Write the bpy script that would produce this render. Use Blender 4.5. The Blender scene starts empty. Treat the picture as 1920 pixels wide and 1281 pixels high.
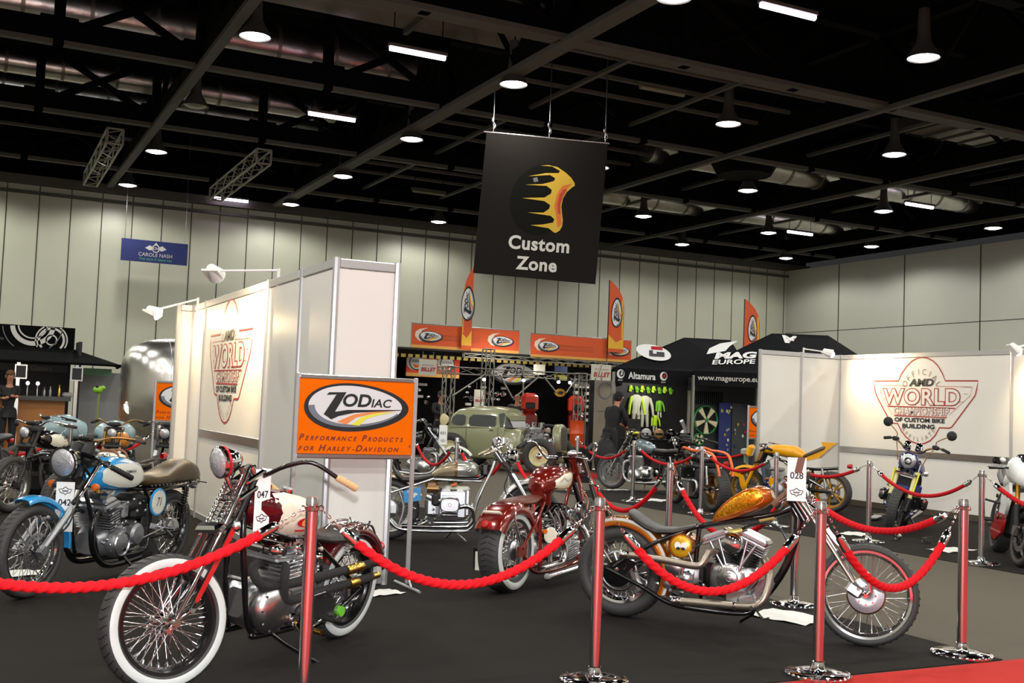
import bpy, math, random
from mathutils import Vector as V, Matrix as MX
from math import sin, cos, pi, radians as rad, atan2, hypot
sc = bpy.context.scene
COL = sc.collection
random.seed(7)

# ---------------------------------------------------------------- camera
H, P_, RR = rad(26.6), math.atan(122 / 2070), rad(2.2)
F = V((sin(H)*cos(P_), cos(H)*cos(P_), sin(P_)))
R0 = V((cos(H), -sin(H), 0))
U0 = R0.cross(F)
R = R0*cos(RR) + U0*sin(RR)
U = U0*cos(RR) - R0*sin(RR)
cam = bpy.data.cameras.new('camera')
cam.sensor_width = 36
cam.lens = 2070/1920*36
cam.clip_end = 200
cam_o = bpy.data.objects.new('camera', cam)
COL.objects.link(cam_o)
cam_o.matrix_world = MX(((R.x, U.x, -F.x, 0), (R.y, U.y, -F.y, 0), (R.z, U.z, -F.z, 1.48), (0, 0, 0, 1)))
sc.camera = cam_o

# ---------------------------------------------------------------- world, exposure
w = bpy.data.worlds.new('world')
sc.world = w
w.use_nodes = True
w.node_tree.nodes['Background'].inputs[0].default_value = (.5, .52, .5, 1)
w.node_tree.nodes['Background'].inputs[1].default_value = .05
sc.view_settings.view_transform = 'Standard'
sc.view_settings.look = 'None'
sc.view_settings.gamma = 1
sc.view_settings.use_curve_mapping = False
sc.view_settings.exposure = 0
sc.cycles.use_denoising = True
sc.cycles.max_bounces = 6
sc.cycles.diffuse_bounces = 3
sc.cycles.glossy_bounces = 4
sc.cycles.transmission_bounces = 6
sc.cycles.caustics_reflective = False
sc.cycles.caustics_refractive = False
sc.cycles.sample_clamp_indirect = 6

# ---------------------------------------------------------------- lights
def light(name, kind, loc, power, col=(1, 1, 1), size=.1, to=None, angle=150, blend=.4):
    l = bpy.data.lights.new(name, kind)
    l.energy = power
    l.color = col
    if kind == 'AREA':
        l.shape = 'DISK'; l.size = size
    else:
        l.shadow_soft_size = size
    if kind == 'SPOT':
        l.spot_size = rad(angle); l.spot_blend = blend
    o = bpy.data.objects.new(name, l)
    o.location = loc
    if to is not None:
        o.rotation_euler = (V(to) - V(loc)).to_track_quat('-Z', 'Y').to_euler()
    COL.objects.link(o)
    return o

HALL_W = (1.0, .985, .90)
LX = [-6.3, -.95, 4.45, 9.7, 15.1, 20.15, 25.45, 30.35]
LY = [36.4, 30.8, 25.35, 19.75, 14.15, 8.6, 3.1, -2.4, -8]
LAMPS = []
for j, y in enumerate(LY):
    for i, x in enumerate(LX):
        if j == 0 and i == 5: x, y2 = 24.75, 35.05
        elif j == 0 and i == 6: x, y2 = 30.1, 35.3
        elif j == 0 and i == 7: continue
        else: y2 = y
        off = (i == 2 and j == 2)                      # the unlit lamp
        LAMPS.append((x, y2, 8.0, not off, j, i))
        if not off:
            light('hall_light', 'SPOT', (x, y2, 7.93), 430, HALL_W, .2, (x, y2, 0), 164, .35)
# the camera's own flash, above the lens
light('camera_flash', 'POINT', tuple(cam_o.location + U*.2), 1250, (.95, .97, 1), .03)
WARM = (1, .74, .42)

# ---------------------------------------------------------------- materials
def lin(h):
    if isinstance(h, str):
        c = [int(h[i:i+2], 16)/255 for i in (0, 2, 4)]
        return tuple(x/12.92 if x <= .04045 else ((x+.055)/1.055)**2.4 for x in c)
    return tuple(h)
MATS = {}
def mat(name, col='808080', rough=.5, metal=0., emit=0., coat=0., bump=0., scale=40., var=0., glass=False, kind='noise', spec=.5):
    if name in MATS: return MATS[name]
    m = bpy.data.materials.new(name); MATS[name] = m
    m.use_nodes = True
    nt = m.node_tree; b = nt.nodes['Principled BSDF']
    c = lin(col)
    b.inputs['Base Color'].default_value = (*c, 1)
    b.inputs['Roughness'].default_value = rough
    b.inputs['Metallic'].default_value = metal
    b.inputs['Coat Weight'].default_value = coat
    b.inputs['Coat Roughness'].default_value = .04
    b.inputs['Specular IOR Level'].default_value = spec
    if emit:
        b.inputs['Emission Color'].default_value = (*c, 1)
        b.inputs['Emission Strength'].default_value = emit
    if glass:
        b.inputs['Transmission Weight'].default_value = 1; b.inputs['IOR'].default_value = 1.45
    if emit or glass: return m
    tc = nt.nodes.new('ShaderNodeTexCoord')
    if kind == 'voronoi':
        t = nt.nodes.new('ShaderNodeTexVoronoi'); t.inputs['Scale'].default_value = scale; out = t.outputs['Color']
    else:
        t = nt.nodes.new('ShaderNodeTexNoise'); t.inputs['Scale'].default_value = scale; t.inputs['Detail'].default_value = 4; out = t.outputs['Fac']
    nt.links.new(tc.outputs['Object'], t.inputs['Vector'])
    v = var or .04
    if kind == 'voronoi':
        sp = nt.nodes.new('ShaderNodeSeparateColor'); nt.links.new(out, sp.inputs[0]); out = sp.outputs[0]
    mr = nt.nodes.new('ShaderNodeMapRange')
    mr.inputs['To Min'].default_value = 1-v; mr.inputs['To Max'].default_value = 1+v
    nt.links.new(out, mr.inputs['Value'])
    mx = nt.nodes.new('ShaderNodeMix'); mx.data_type = 'RGBA'; mx.blend_type = 'MULTIPLY'; mx.inputs['Factor'].default_value = 1
    mx.inputs[6].default_value = (*c, 1)
    nt.links.new(mr.outputs[0], mx.inputs[7])
    nt.links.new(mx.outputs[2], b.inputs['Base Color'])
    if bump:
        bp = nt.nodes.new('ShaderNodeBump'); bp.inputs['Strength'].default_value = bump; bp.inputs['Distance'].default_value = .01
        nt.links.new(out, bp.inputs['Height']); nt.links.new(bp.outputs[0], b.inputs['Normal'])
    return m

chrome = mat('chrome', 'e8e8ea', .06, 1, scale=8)
steel = mat('brushed_steel', 'b8b8ba', .28, 1, scale=60, var=.12)
alu = mat('cast_aluminium', 'c2c4c8', .33, 1, bump=.05, scale=70, var=.1)
polal = mat('polished_aluminium', 'd4d4d6', .26, 1, scale=30, var=.06)
extr = mat('anodised_extrusion', 'c9c9cc', .3, .6, scale=20)
blk = mat('black_paint', '0b0b0c', .25, 0, coat=.5, scale=20)
blkm = mat('matt_black', '121213', .6, 0, scale=50, var=.2)
satin = mat('satin_chrome', 'dcdade', .17, 1, scale=10, var=.05)
rub = mat('tyre_rubber', '363534', .62, 0, bump=.12, scale=90, var=.15)
wwall = mat('white_rubber', 'c6cac7', .5, 0, scale=20)
leather = mat('black_leather', '1c1815', .4, 0, bump=.12, scale=160, var=.2)
wrap = mat('exhaust_wrap', '1d1c1b', .9, 0, bump=.5, scale=120, var=.3)
brass = mat('brass', 'd0a850', .25, 1, scale=30)
bronze = mat('bronze', '8a6a44', .35, 1, scale=30)
redp = mat('red_paint', 'b3181a', .25, 0, coat=.7, scale=30)
white = mat('white_paint', 'e8e8e6', .35, 0, coat=.2, scale=20)
whiteb = mat('white_card', 'ececea', .6, scale=20)
ink = mat('black_ink', '101014', .55, scale=20)
glassm = mat('clear_glass', 'ffffff', .03, glass=True)
lens = mat('lamp_lens', 'ccd0d6', .16, .62, coat=.6, bump=.6, scale=70, var=.25)
amber = mat('amber_lens', 'd0641a', .2, 0, coat=.6, scale=90, var=.15)
zor = mat('orange_print', 'ee6a02', .7, scale=12, spec=.05)
zod_o = mat('orange_fabric', 'cc5226', .75, scale=12, var=.08)
yel = mat('yellow_print', 'e2dc3c', .5, scale=12)
silv = mat('silver_print', 'd9d9dc', .4, scale=6)
red_ink = mat('red_ink', 'a02c28', .6, scale=20)
brown_ink = mat('dark_red_ink', '7c2410', .6, scale=20)

# ---------------------------------------------------------------- mesh building
def perp(d):
    d = d.normalized()
    a = V((0, 0, 1)) if abs(d.z) < .9 else V((1, 0, 0))
    x = d.cross(a).normalized()
    return x, d.cross(x).normalized()
def T(x, y, z): return MX.Translation((x, y, z))
def RX(a): return MX.Rotation(rad(a), 4, 'X')
def RY(a): return MX.Rotation(rad(a), 4, 'Y')
def RZ(a): return MX.Rotation(rad(a), 4, 'Z')
def frame(o, x, y):
    """matrix whose local x, y, z follow x, y and their normal, at o"""
    x = V(x).normalized(); z = x.cross(V(y)).normalized(); y = z.cross(x)
    return MX(((x.x, y.x, z.x, o[0]), (x.y, y.y, z.y, o[1]), (x.z, y.z, z.z, o[2]), (0, 0, 0, 1)))
def spl(pts, k=6):
    p = [V(q) for q in pts]; out = []
    for i in range(len(p)-1):
        a, b, c, d = p[max(i-1, 0)], p[i], p[i+1], p[min(i+2, len(p)-1)]
        for j in range(k):
            t = j/k
            out.append(.5*((2*b) + (c-a)*t + (2*a-5*b+4*c-d)*t*t + (3*b-a-3*c+d)*t**3))
    out.append(p[-1]); return out
TXT = {}
class MB:
    def __init__(s, M=None):
        s.v = []; s.f = []; s.mi = []; s.sm = []; s.mt = []; s.M = M
    def add(s, vs, fs, m, sm=False):
        n = len(s.v); M = s.M
        for p in vs:
            p = V(p); s.v.append(M @ p if M is not None else p)
        if m not in s.mt: s.mt.append(m)
        k = s.mt.index(m)
        for f in fs:
            s.f.append([n+i for i in f]); s.mi.append(k); s.sm.append(sm)
        return s
    def box(s, c, d, m, rot=None):
        x, y, z = d[0]/2, d[1]/2, d[2]/2
        vs = [V((i*x, j*y, k*z)) for k in (-1, 1) for j in (-1, 1) for i in (-1, 1)]
        if rot is not None: vs = [rot.to_3x3() @ v for v in vs]
        return s.add([v+V(c) for v in vs], [(0, 2, 3, 1), (4, 5, 7, 6), (0, 1, 5, 4), (2, 6, 7, 3), (0, 4, 6, 2), (1, 3, 7, 5)], m)
    def cham(s, c, d, b, m, rot=None):
        """box with its edges bevelled by b"""
        x, y, z = d[0]/2, d[1]/2, d[2]/2; vs = []
        for zz, q in ((-z, b), (-z+b, 0), (z-b, 0), (z, b)):
            X, Y = x-q, y-q
            vs += [V(p) for p in ((-X+b, -Y, zz), (X-b, -Y, zz), (X, -Y+b, zz), (X, Y-b, zz), (X-b, Y, zz), (-X+b, Y, zz), (-X, Y-b, zz), (-X, -Y+b, zz))]
        if rot is not None: vs = [rot.to_3x3() @ v for v in vs]
        fs = [tuple(range(7, -1, -1)), tuple(range(24, 32))]
        for r in range(3):
            for i in range(8): fs.append((r*8+i, r*8+(i+1) % 8, r*8+8+(i+1) % 8, r*8+8+i))
        return s.add([v+V(c) for v in vs], fs, m)
    def tube(s, pts, r, m, n=8, close=False, cap=True, flat=1., sm=True):
        p = [V(q) for q in pts]; N = len(p); rr = r if isinstance(r, (list, tuple)) else [r]*N
        vs = []; fs = []; x = None
        for i in range(N):
            a = p[(i-1) % N] if close or i else p[0]; b = p[(i+1) % N] if close or i < N-1 else p[-1]
            d = (b-a)
            if d.length < 1e-9: d = V((0, 0, 1))
            d.normalize()
            if x is None: x, _ = perp(d)
            else:
                x = x - d*x.dot(d)
                x = x.normalized() if x.length > 1e-6 else perp(d)[0]
            y = d.cross(x)
            for j in range(n):
                t = 2*pi*j/n; vs.append(p[i] + (x*cos(t) + y*sin(t)*flat)*rr[i])
        for i in range(N if close else N-1):
            for j in range(n):
                a, b = i*n, ((i+1) % N)*n; fs.append((a+j, a+(j+1) % n, b+(j+1) % n, b+j))
        s.add(vs, fs, m, sm)
        if cap and not close:
            s.add(vs[:n], [tuple(range(n-1, -1, -1))], m); s.add(vs[-n:], [tuple(range(n))], m)
        return s
    def cyl(s, a, b, r, m, n=16, r2=None):
        return s.tube([a, b], [r, r if r2 is None else r2], m, n)
    def lathe(s, prof, o, ax, m, n=24, closed=False, sm=True):
        """prof: (radius, distance along ax)"""
        ax = V(ax).normalized(); x, y = perp(ax); o = V(o); vs = []; fs = []; K = len(prof)
        for r, h in prof:
            for j in range(n):
                t = 2*pi*j/n; vs.append(o + ax*h + (x*cos(t)+y*sin(t))*r)
        for i in range(K if closed else K-1):
            a, b = i*n, ((i+1) % K)*n
            if sm and i and not closed:            # sharp profile corners keep their edge
                p, q, w_ = V(prof[i-1]), V(prof[i]), V(prof[i+1])
                if (q-p).length > 1e-6 and (w_-q).length > 1e-6 and (q-p).angle(w_-q) > .7:
                    vs += vs[a:a+n]; a = len(vs)-n
            for j in range(n): fs.append((a+j, a+(j+1) % n, b+(j+1) % n, b+j))
        return s.add(vs, fs, m, sm)
    def disc(s, o, ax, r, h, m, n=24):
        return s.lathe([(0, 0), (r*.94, 0), (r, h*.2), (r, h*.8), (r*.94, h), (0, h)], o, ax, m, n, sm=False)
    def ell(s, c, r, m, nu=16, nv=10, rot=None):
        vs = []; fs = []
        for i in range(nv+1):
            a = pi*i/nv
            for j in range(nu):
                t = 2*pi*j/nu; q = V((r[0]*sin(a)*cos(t), r[1]*sin(a)*sin(t), r[2]*cos(a)))
                if rot is not None: q = rot.to_3x3() @ q
                vs.append(q+V(c))
        for i in range(nv):
            for j in range(nu): fs.append((i*nu+j, i*nu+(j+1) % nu, (i+1)*nu+(j+1) % nu, (i+1)*nu+j))
        return s.add(vs, fs, m, True)
    def prism(s, poly, M, t, m, sm=False):
        """outline in the x-y plane of matrix M, thickness t along its z"""
        n = len(poly)
        vs = [M @ V((p[0], p[1], 0)) for p in poly] + [M @ V((p[0], p[1], t)) for p in poly]
        fs = [tuple(range(n-1, -1, -1)), tuple(range(n, 2*n))] + [(i, (i+1) % n, n+(i+1) % n, n+i) for i in range(n)]
        return s.add(vs, fs, m, sm)
    def flat(s, poly, M, m):
        return s.add([M @ V((p[0], p[1], 0)) for p in poly], [tuple(range(len(poly)))], m)
    def ribbon(s, pts, wd, M, m, close=False):
        """flat stroke of width wd along 2-D pts in plane M"""
        p = [V((q[0], q[1])) for q in pts]; N = len(p); vs = []; fs = []
        for i in range(N):
            a = p[(i-1) % N] if close or i else p[0]; b = p[(i+1) % N] if close or i < N-1 else p[-1]
            d = (b-a).normalized(); nn = V((-d.y, d.x))*wd/2
            for q in (p[i]+nn, p[i]-nn): vs.append(M @ V((q.x, q.y, 0)))
        for i in range(N if close else N-1):
            a, b = 2*i, 2*((i+1) % N); fs.append((a, a+1, b+1, b))
        return s.add(vs, fs, m)
    def loft(s, rings, m, cap=True, sm=True):
        n = len(rings[0]); vs = [q for r in rings for q in r]; fs = []
        for i in range(len(rings)-1):
            for j in range(n):
                a, b = i*n, (i+1)*n; fs.append((a+j, a+(j+1) % n, b+(j+1) % n, b+j))
        s.add(vs, fs, m, sm)
        if cap:
            s.add(rings[0], [tuple(range(n-1, -1, -1))], m, sm); s.add(rings[-1], [tuple(range(n))], m, sm)
        return s
    def text(s, body, size, M, m, al='CENTER', shear=0., bold=0., space=1., sx=1., depth=0.):
        key = (body, al, round(shear, 2), bold, space, depth)
        if key not in TXT:
            c = bpy.data.curves.new('t', 'FONT'); c.body = body; c.size = 1; c.align_x = al; c.align_y = 'CENTER'
            c.shear = shear; c.offset = bold; c.space_character = space; c.extrude = depth; c.resolution_u = 4
            o = bpy.data.objects.new('t', c); COL.objects.link(o)
            dg = bpy.context.evaluated_depsgraph_get()
            me = bpy.data.meshes.new_from_object(o.evaluated_get(dg))
            TXT[key] = ([tuple(v.co) for v in me.vertices], [tuple(p.vertices) for p in me.polygons])
            bpy.data.objects.remove(o); bpy.data.curves.remove(c); bpy.data.meshes.remove(me)
        vs, fs = TXT[key]
        return s.add([M @ V((v[0]*size*sx, v[1]*size, v[2])) for v in vs], fs, m)
    def build(s, name, parent=None, smooth_all=False):
        me = bpy.data.meshes.new(name)
        me.from_pydata([tuple(v) for v in s.v], [], s.f)
        for m in s.mt: me.materials.append(m)
        me.polygons.foreach_set('material_index', s.mi)
        me.polygons.foreach_set('use_smooth', s.sm)
        me.update()
        o = bpy.data.objects.new(name, me); COL.objects.link(o)
        if parent is not None: o.parent = parent
        return o
def tag(o, label, cat, group=None, kind=None):
    o['label'] = label; o['category'] = cat
    if group: o['group'] = group
    if kind: o['kind'] = kind
    return o
def thing(name, label, cat, loc=(0, 0, 0), rz=0., group=None, lean=0.):
    o = bpy.data.objects.new(name, None); COL.objects.link(o)
    o.empty_display_size = .2
    o.location = loc; o.rotation_euler = (rad(-lean), 0, rad(rz))
    return tag(o, label, cat, group)
def struct(o):
    o['kind'] = 'structure'; return o
def dup(root, loc=None, label=None, rz=None):
    r = root.copy(); COL.objects.link(r)
    if loc is not None: r.location = loc
    if rz is not None: r.rotation_euler.z = rad(rz)
    if label: r['label'] = label
    for ch in root.children:
        c = ch.copy(); COL.objects.link(c); c.parent = r
        for g in ch.children:
            d = g.copy(); COL.objects.link(d); d.parent = c
    return r
def sect(u, z, w, h, n=16, e=2.4, flat=0., v=0.):
    """superellipse ring across the bike at u, centred on z; flat pulls the underside up"""
    out = []
    for j in range(n):
        t = 2*pi*j/n; c, q = cos(t), sin(t)
        y = w*math.copysign(abs(c)**(2/e), c); zz = h*math.copysign(abs(q)**(2/e), q)
        if zz < 0: zz *= 1-flat
        out.append(V((u, v+y, z+zz)))
    return out
def ellipse(a, b, n=40, cx=0, cy=0):
    return [(cx+a*cos(2*pi*i/n), cy+b*sin(2*pi*i/n)) for i in range(n)]
def arc(cx, cy, r, a0, a1, n=16, ry=None):
    ry = r if ry is None else ry
    return [(cx+r*cos(rad(a0+(a1-a0)*i/n)), cy+ry*sin(rad(a0+(a1-a0)*i/n))) for i in range(n+1)]

# ================================================================ the hall
YW, XR, WT = 38.5, 32.9, 8.0
panel = mat('painted_wall_panel', 'bfc0ae', .38, 0, scale=1.5, var=.05)
panel2 = mat('painted_side_wall', 'b7b8ac', .5, 0, scale=1.2, var=.05)
seam = mat('panel_seam', '3f4038', .7, scale=10)
darkm = mat('dark_roof_sheet', '040404', .9, scale=3, var=.3, spec=.05)
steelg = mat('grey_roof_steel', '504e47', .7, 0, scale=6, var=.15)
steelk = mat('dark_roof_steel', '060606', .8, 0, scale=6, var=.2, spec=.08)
aisle = mat('aisle_carpet', '5e584e', .95, 0, bump=.15, scale=300, var=.12, spec=.1)
matc = mat('black_carpet', '25211f', .95, 0, bump=.2, scale=300, var=.25, spec=.1)
redc = mat('red_carpet', 'b42c27', .9, 0, bump=.2, scale=260, var=.1, spec=.15)

b = MB(); b.box((11, 12, -.1), (46, 58, .2), aisle); struct(b.build('floor'))
def carpet(name, label, x0, x1, y0, y1, m, h, cat='carpet'):
    b = MB(); b.box(((x0+x1)/2, (y0+y1)/2, h/2+.001), (x1-x0, y1-y0, h), m); o = b.build(name); tag(o, label, cat); return o
carpet('red_carpet', 'bright red carpet strip across the corner before the stanchions', -9, 24, -3.5, 4.87, redc, .006)
carpet('black_carpet', 'black carpet under the whitewall bobber and the gold chopper', -8, 6.0, 4.9, 16.2, matc, .006)
carpet('black_carpet', 'black carpet under the yellow bike and the round mirrored bike', 9.62, 14.0, 6.3, 17.5, matc, .006)
carpet('red_carpet', 'distant red carpet patch behind the chrome ape hanger bars', 11.2, 14.6, 20.6, 22.2, redc, .006)

# walls
b = MB(); b.box((11, YW+.15, WT/2), (46, .3, WT), panel)
x = -11.4
while x < XR:
    b.box((x, YW-.004, WT/2), (.032, .012, WT), seam); x += .96
b.box((11, YW-.15, WT+.14), (46, .3, .28), steelg); b.box((11, YW-.1, WT-.25), (46, .12, .1), steelg)
struct(b.build('wall_back'))
b = MB(); b.box((11, YW+.15, 9.9), (46, .3, 3.2), darkm); struct(b.build('wall_back_upper'))
b = MB(); b.box((XR+.15, 12, WT/2), (.3, 54, WT), panel2)
for y in (35.2, 31.6, 28, 24.4, 20.8, 17.2, 13.6): b.box((XR-.004, y, WT/2), (.012, .05, WT), seam)
for z in (2.9, 5.2): b.box((XR-.004, 12, z), (.012, 53, .025), seam)
b.box((XR-.25, 24.6, WT/2), (.5, .7, WT), panel2); b.box((XR-.15, 22.9, WT/2), (.3, 1.6, WT), panel2)
struct(b.build('wall_right'))
b = MB(); b.box((XR+.15, 12, 9.9), (.3, 54, 3.2), darkm); struct(b.build('wall_right_upper'))
b = MB(); b.box((-11.7, 12, 5.6), (.3, 54, 11.2), panel2); struct(b.build('wall_left'))
b = MB(); b.box((11, -15.15, 5.6), (46, .3, 11.2), panel2); struct(b.build('wall_front'))
b = MB(); b.box((11, 12, 11.6), (46, 58, .2), darkm); struct(b.build('ceiling'))
# small camera on the right wall
b = MB(); b.box((XR-.58, 24.9, 6.1), (.16, .3, .16), white); b.cyl((XR-.6, 24.75, 6.0), (XR-.8, 24.5, 5.9), .09, blkm, 12)
tag(b.build('security_camera'), 'small security camera high on the side wall column', 'camera')

TN = [0]
def trim(b):
    TN[0] += 1; return struct(b.build('trim_%d' % TN[0]))
# roof trusses: bottom and top chords, posts and diagonals
def truss_x(y, z=8.2, x0=-11, x1=32.6, m=steelg, h=1.7, step=5.45, wide=.28, ph=4.1):
    b = MB()
    b.box(((x0+x1)/2, y, z+.05), (x1-x0, wide, .1), m); b.box(((x0+x1)/2, y, z+.3), (x1-x0, .09, .45), steelk)
    b.box(((x0+x1)/2, y, z+h), (x1-x0, .25, .25), steelk)
    x = ph - step*3; k = 0
    while x < x1:
        if x > x0:
            b.box((x, y, z+h/2), (.2, .2, h), steelk); b.box((x, y, z+.32), (.7, .16, .5), steelk)
            b.tube([(x, y, z+.2), (x+step/2 if k % 2 else x-step/2, y, z+h)], .09, steelk, 6)
        x += step/2; k += 1
    trim(b)
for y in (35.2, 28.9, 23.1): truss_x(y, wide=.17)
for y in (12, 6.4, .8, -5): truss_x(y, m=steelk)  # flanges dark too: shade of the front bays put into the steel colour
truss_x(17.5, 8.2, wide=.4)
def truss_y(x, y0=-14, y1=38, z=8.2, m=steelg, wide=.26):
    b = MB(); b.box((x, (y0+y1)/2, z-.02), (wide, y1-y0, .1), m); b.box((x, (y0+y1)/2, z+.25), (.08, y1-y0, .45), steelk)
    b.box((x, (y0+y1)/2, z+1.7), (.2, y1-y0, .2), steelk)
    y = y0
    while y < y1-2.8:
        b.tube([(x, y, z+.2), (x, y+1.4, z+1.7), (x, y+2.8, z+.2)], .07, steelk, 6); y += 2.8
    trim(b)
for x in (-6.8, -1.3): truss_y(x)
truss_y(4.1, wide=.2); truss_y(9.65, wide=.34)
for x in (17.5, 23.4, 30.0): truss_y(x, 13.5 if x < 30 else -14, wide=.15)
# light rails across the middle bay and rods
for y in (19.2, 20.4, 21.6, 24.6, 26, 27.4, 30.4, 31.8, 33.2, 36.6, 37.6):
    b = MB(); b.box((13.6 if y < 36 and y != 33.2 else 11, y, 8.75), (7.6 if y < 36 and y != 33.2 else 43, .09, .08), steelg); trim(b)
for x in (11.8, 14.6, 20.3, 26.6):
    b = MB(); b.box((x, 28, 8.6), (.1, 20, .08), steelg); trim(b)

# ducts
foil = mat('foil_duct', 'c9c6c0', .3, 1, bump=1., scale=3.2, var=.3)
galv = mat('galvanised_duct', '8a8278', .45, .9, bump=.15, scale=4, var=.25)
def duct(pts, r, label, m=foil, ring=1.3):
    p = [V(q) for q in pts]; b = MB(); b.tube(p, r, m, 14)
    for i in range(len(p)-1):
        d = p[i+1]-p[i]; n = int(d.length/ring)
        for k in range(1, n+1):
            c = p[i]+d*k/(n+.5); dn = d.normalized(); b.cyl(c-dn*.04, c+dn*.04, r*1.04, galv, 14)
    return tag(b.build('air_duct'), label, 'duct', 'ventilation ducts in the roof')
duct([(-11, 24.2, 9.35), (9.2, 24.4, 9.35)], .52, 'thickest crinkled foil duct, beside the rectangular sheet metal duct')
duct([(-11, 29.4, 9.5), (9, 29.6, 9.5)], .3, 'upper of the two thinner foil ducts running side by side')
duct([(-11, 31.5, 9.4), (9, 31.5, 9.4)], .36, 'lower of the two thinner foil ducts running side by side')
duct([(17, 25.9, 8.95), (30, 25.9, 8.95)], .45, 'foil duct running just behind the dark drum ventilator')
duct([(17.6, 32.2, 8.95), (31, 32.2, 8.95)], .4, 'short foil duct beyond the drum ventilator, close to the back wall')
b = MB(); b.cham((4.2, 20.7, 9.6), (12.5, 1.7, .6), .08, galv); b.box((4.2, 20.7, 9.26), (.1, 1.74, .1), steelg); b.box((8, 20.7, 9.26), (.1, 1.74, .1), steelg)
tag(b.build('air_duct'), 'flat rectangular sheet metal duct near the top centre of the roof', 'duct', 'ventilation ducts in the roof')
b = MB(); b.box((26, 20.4, 9.2), (9, 1.2, .3), galv, RZ(0))
for k in range(14): b.box((21.8+k*.65, 20.4, 9.03), (.06, 1.2, .05), steelg)
tag(b.build('air_duct'), 'ribbed flat duct under the roof over the side wall bay', 'duct', 'ventilation ducts in the roof')
b = MB(); b.lathe([(0, 0), (.75, 0), (.95, .35), (.95, .5), (.75, .95), (0, .95)], (19.4, 24.6, 8.2), (0, 0, 1), steelk, 12, sm=False)
tag(b.build('ventilation_drum'), 'dark drum shaped ventilator hanging below the roof steel', 'ventilator')

# high-bay lamps
lamp_e = mat('lamp_glow', 'fdf6ff', emit=22)
tube_e = mat('tube_glow', 'f2dcff', emit=9)
bell = mat('lamp_housing', '4b4b46', .5, .3, scale=20)
off_e = mat('unlit_reflector', '8d8d78', .3, .5, scale=20)
def bay_lamp(lit):
    r = thing('ceiling_lamp', '', 'lamp', group='bell lamps hanging in the roof')
    b = MB(); b.lathe([(.05, .9), (.1, .9), (.11, .5), (.13, .3), (.24, .12), (.3, 0), (.28, .0), (.22, .11)], (0, 0, -.02), (0, 0, 1), bell, 20)
    b.cyl((0, 0, .85), (0, 0, 1.6), .015, steelk, 6); b.build('lamp_housing', r)
    b = MB(); b.lathe([(0, -.05), (.16, -.04), (.27, .01)], (0, 0, 0), (0, 0, 1), lamp_e if lit else off_e, 20); b.build('lamp_lens', r)
    return r
ORD = ['first', 'second', 'third', 'fourth', 'fifth', 'sixth', 'seventh', 'eighth']
proto = {True: None, False: None}
from collections import defaultdict
rowc = defaultdict(int)
for (x, y, z, lit, j, i) in LAMPS:
    if j > 4 or i < 2: continue          # rows over and behind the camera only carry their light
    if (j == 4 and i not in (3, 4)) or (j == 3 and i > 5): continue
    if not lit: lab = 'unlit bell lamp hanging by the foil ducts'
    else:
        rowc[j] += 1
        lab = 'lit bell lamp, %s from left in the %s row from back wall' % (ORD[rowc[j]-1], ORD[j])
    if proto[lit] is None:
        proto[lit] = bay_lamp(lit); o = proto[lit]; o.location = (x, y, z); o['label'] = lab
    else: dup(proto[lit], (x, y, z), lab)
# fluorescent battens
def batten(x, y, z, label, m=tube_e):
    r = thing('tube_light', label, 'lamp', (x, y, z), 0, 'fluorescent battens in the roof')
    b = MB(); b.box((0, 0, .07), (1.2, .12, .06), steelg); b.cyl((-.5, 0, .1), (-.5, 0, 11.5-z), .01, steelk, 6); b.cyl((.5, 0, .1), (.5, 0, 11.5-z), .01, steelk, 6); b.build('batten_body', r)
    b = MB(); b.cyl((-.57, 0, 0), (.57, 0, 0), .05, m, 10); b.build('tube', r)
batten(7.55, 19.6, 8.2, 'lit fluorescent batten in front of the thickest foil duct')
batten(7.6, 25.2, 8.2, 'lit fluorescent batten between the thin foil ducts and the lamps')
batten(8.05, 38, 8.2, 'lit fluorescent batten at the back wall top beside lighting truss')
batten(11.95, 14.1, 8.2, 'lit fluorescent batten alone in the dark front bay')
batten(26.4, 24.8, 8.2, 'lit fluorescent batten under the foil duct behind the drum')
batten(27.15, 31.1, 8.2, 'smaller lit fluorescent batten near the far hall corner')
batten(13.2, 19.6, 8.4, 'unlit fluorescent batten between hanging banner and bell lamp', off_e)
batten(13.3, 33.0, 8.3, 'unlit fluorescent batten in the rails near the back wall', off_e)
# hanging lighting trusses
def box_truss(b, a, c, wdt, r, m, step=.5):
    a, c = V(a), V(c); d = c-a; L = d.length; x, y = perp(d); n = max(2, int(L/step))
    P = [[a+d*k/n + (x*i+y*j)*wdt/2 for k in range(n+1)] for i, j in ((-1, -1), (1, -1), (1, 1), (-1, 1))]
    for q in P: b.tube([q[0], q[-1]], r, m, 6)
    for s in range(4):
        A, B = P[s], P[(s+1) % 4]
        for k in range(n):
            b.tube([A[k], B[k+1]] if k % 2 else [B[k], A[k+1]], r*.6, m, 4, cap=False)
        b.tube([A[0], B[0]], r, m, 5); b.tube([A[-1], B[-1]], r, m, 5)
for x, lab in ((3.05, 'short hanging box truss over the navy blue banner, without a batten'), (6.65, 'short box truss hanging above the lit batten by the wall')):
    b = MB(); box_truss(b, (x, 27.8, 7.6), (x+.08, 34, 7.6), .36, .03, mat('truss_tube', '8f8d80', .5, .5, scale=10), .6)
    for y in (28.9, 33.2): b.cyl((x, y, 7.7), (x, y, 8.75), .015, steelk, 5)
    tag(b.build('lighting_truss'), lab, 'truss', 'hanging lighting trusses')

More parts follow.
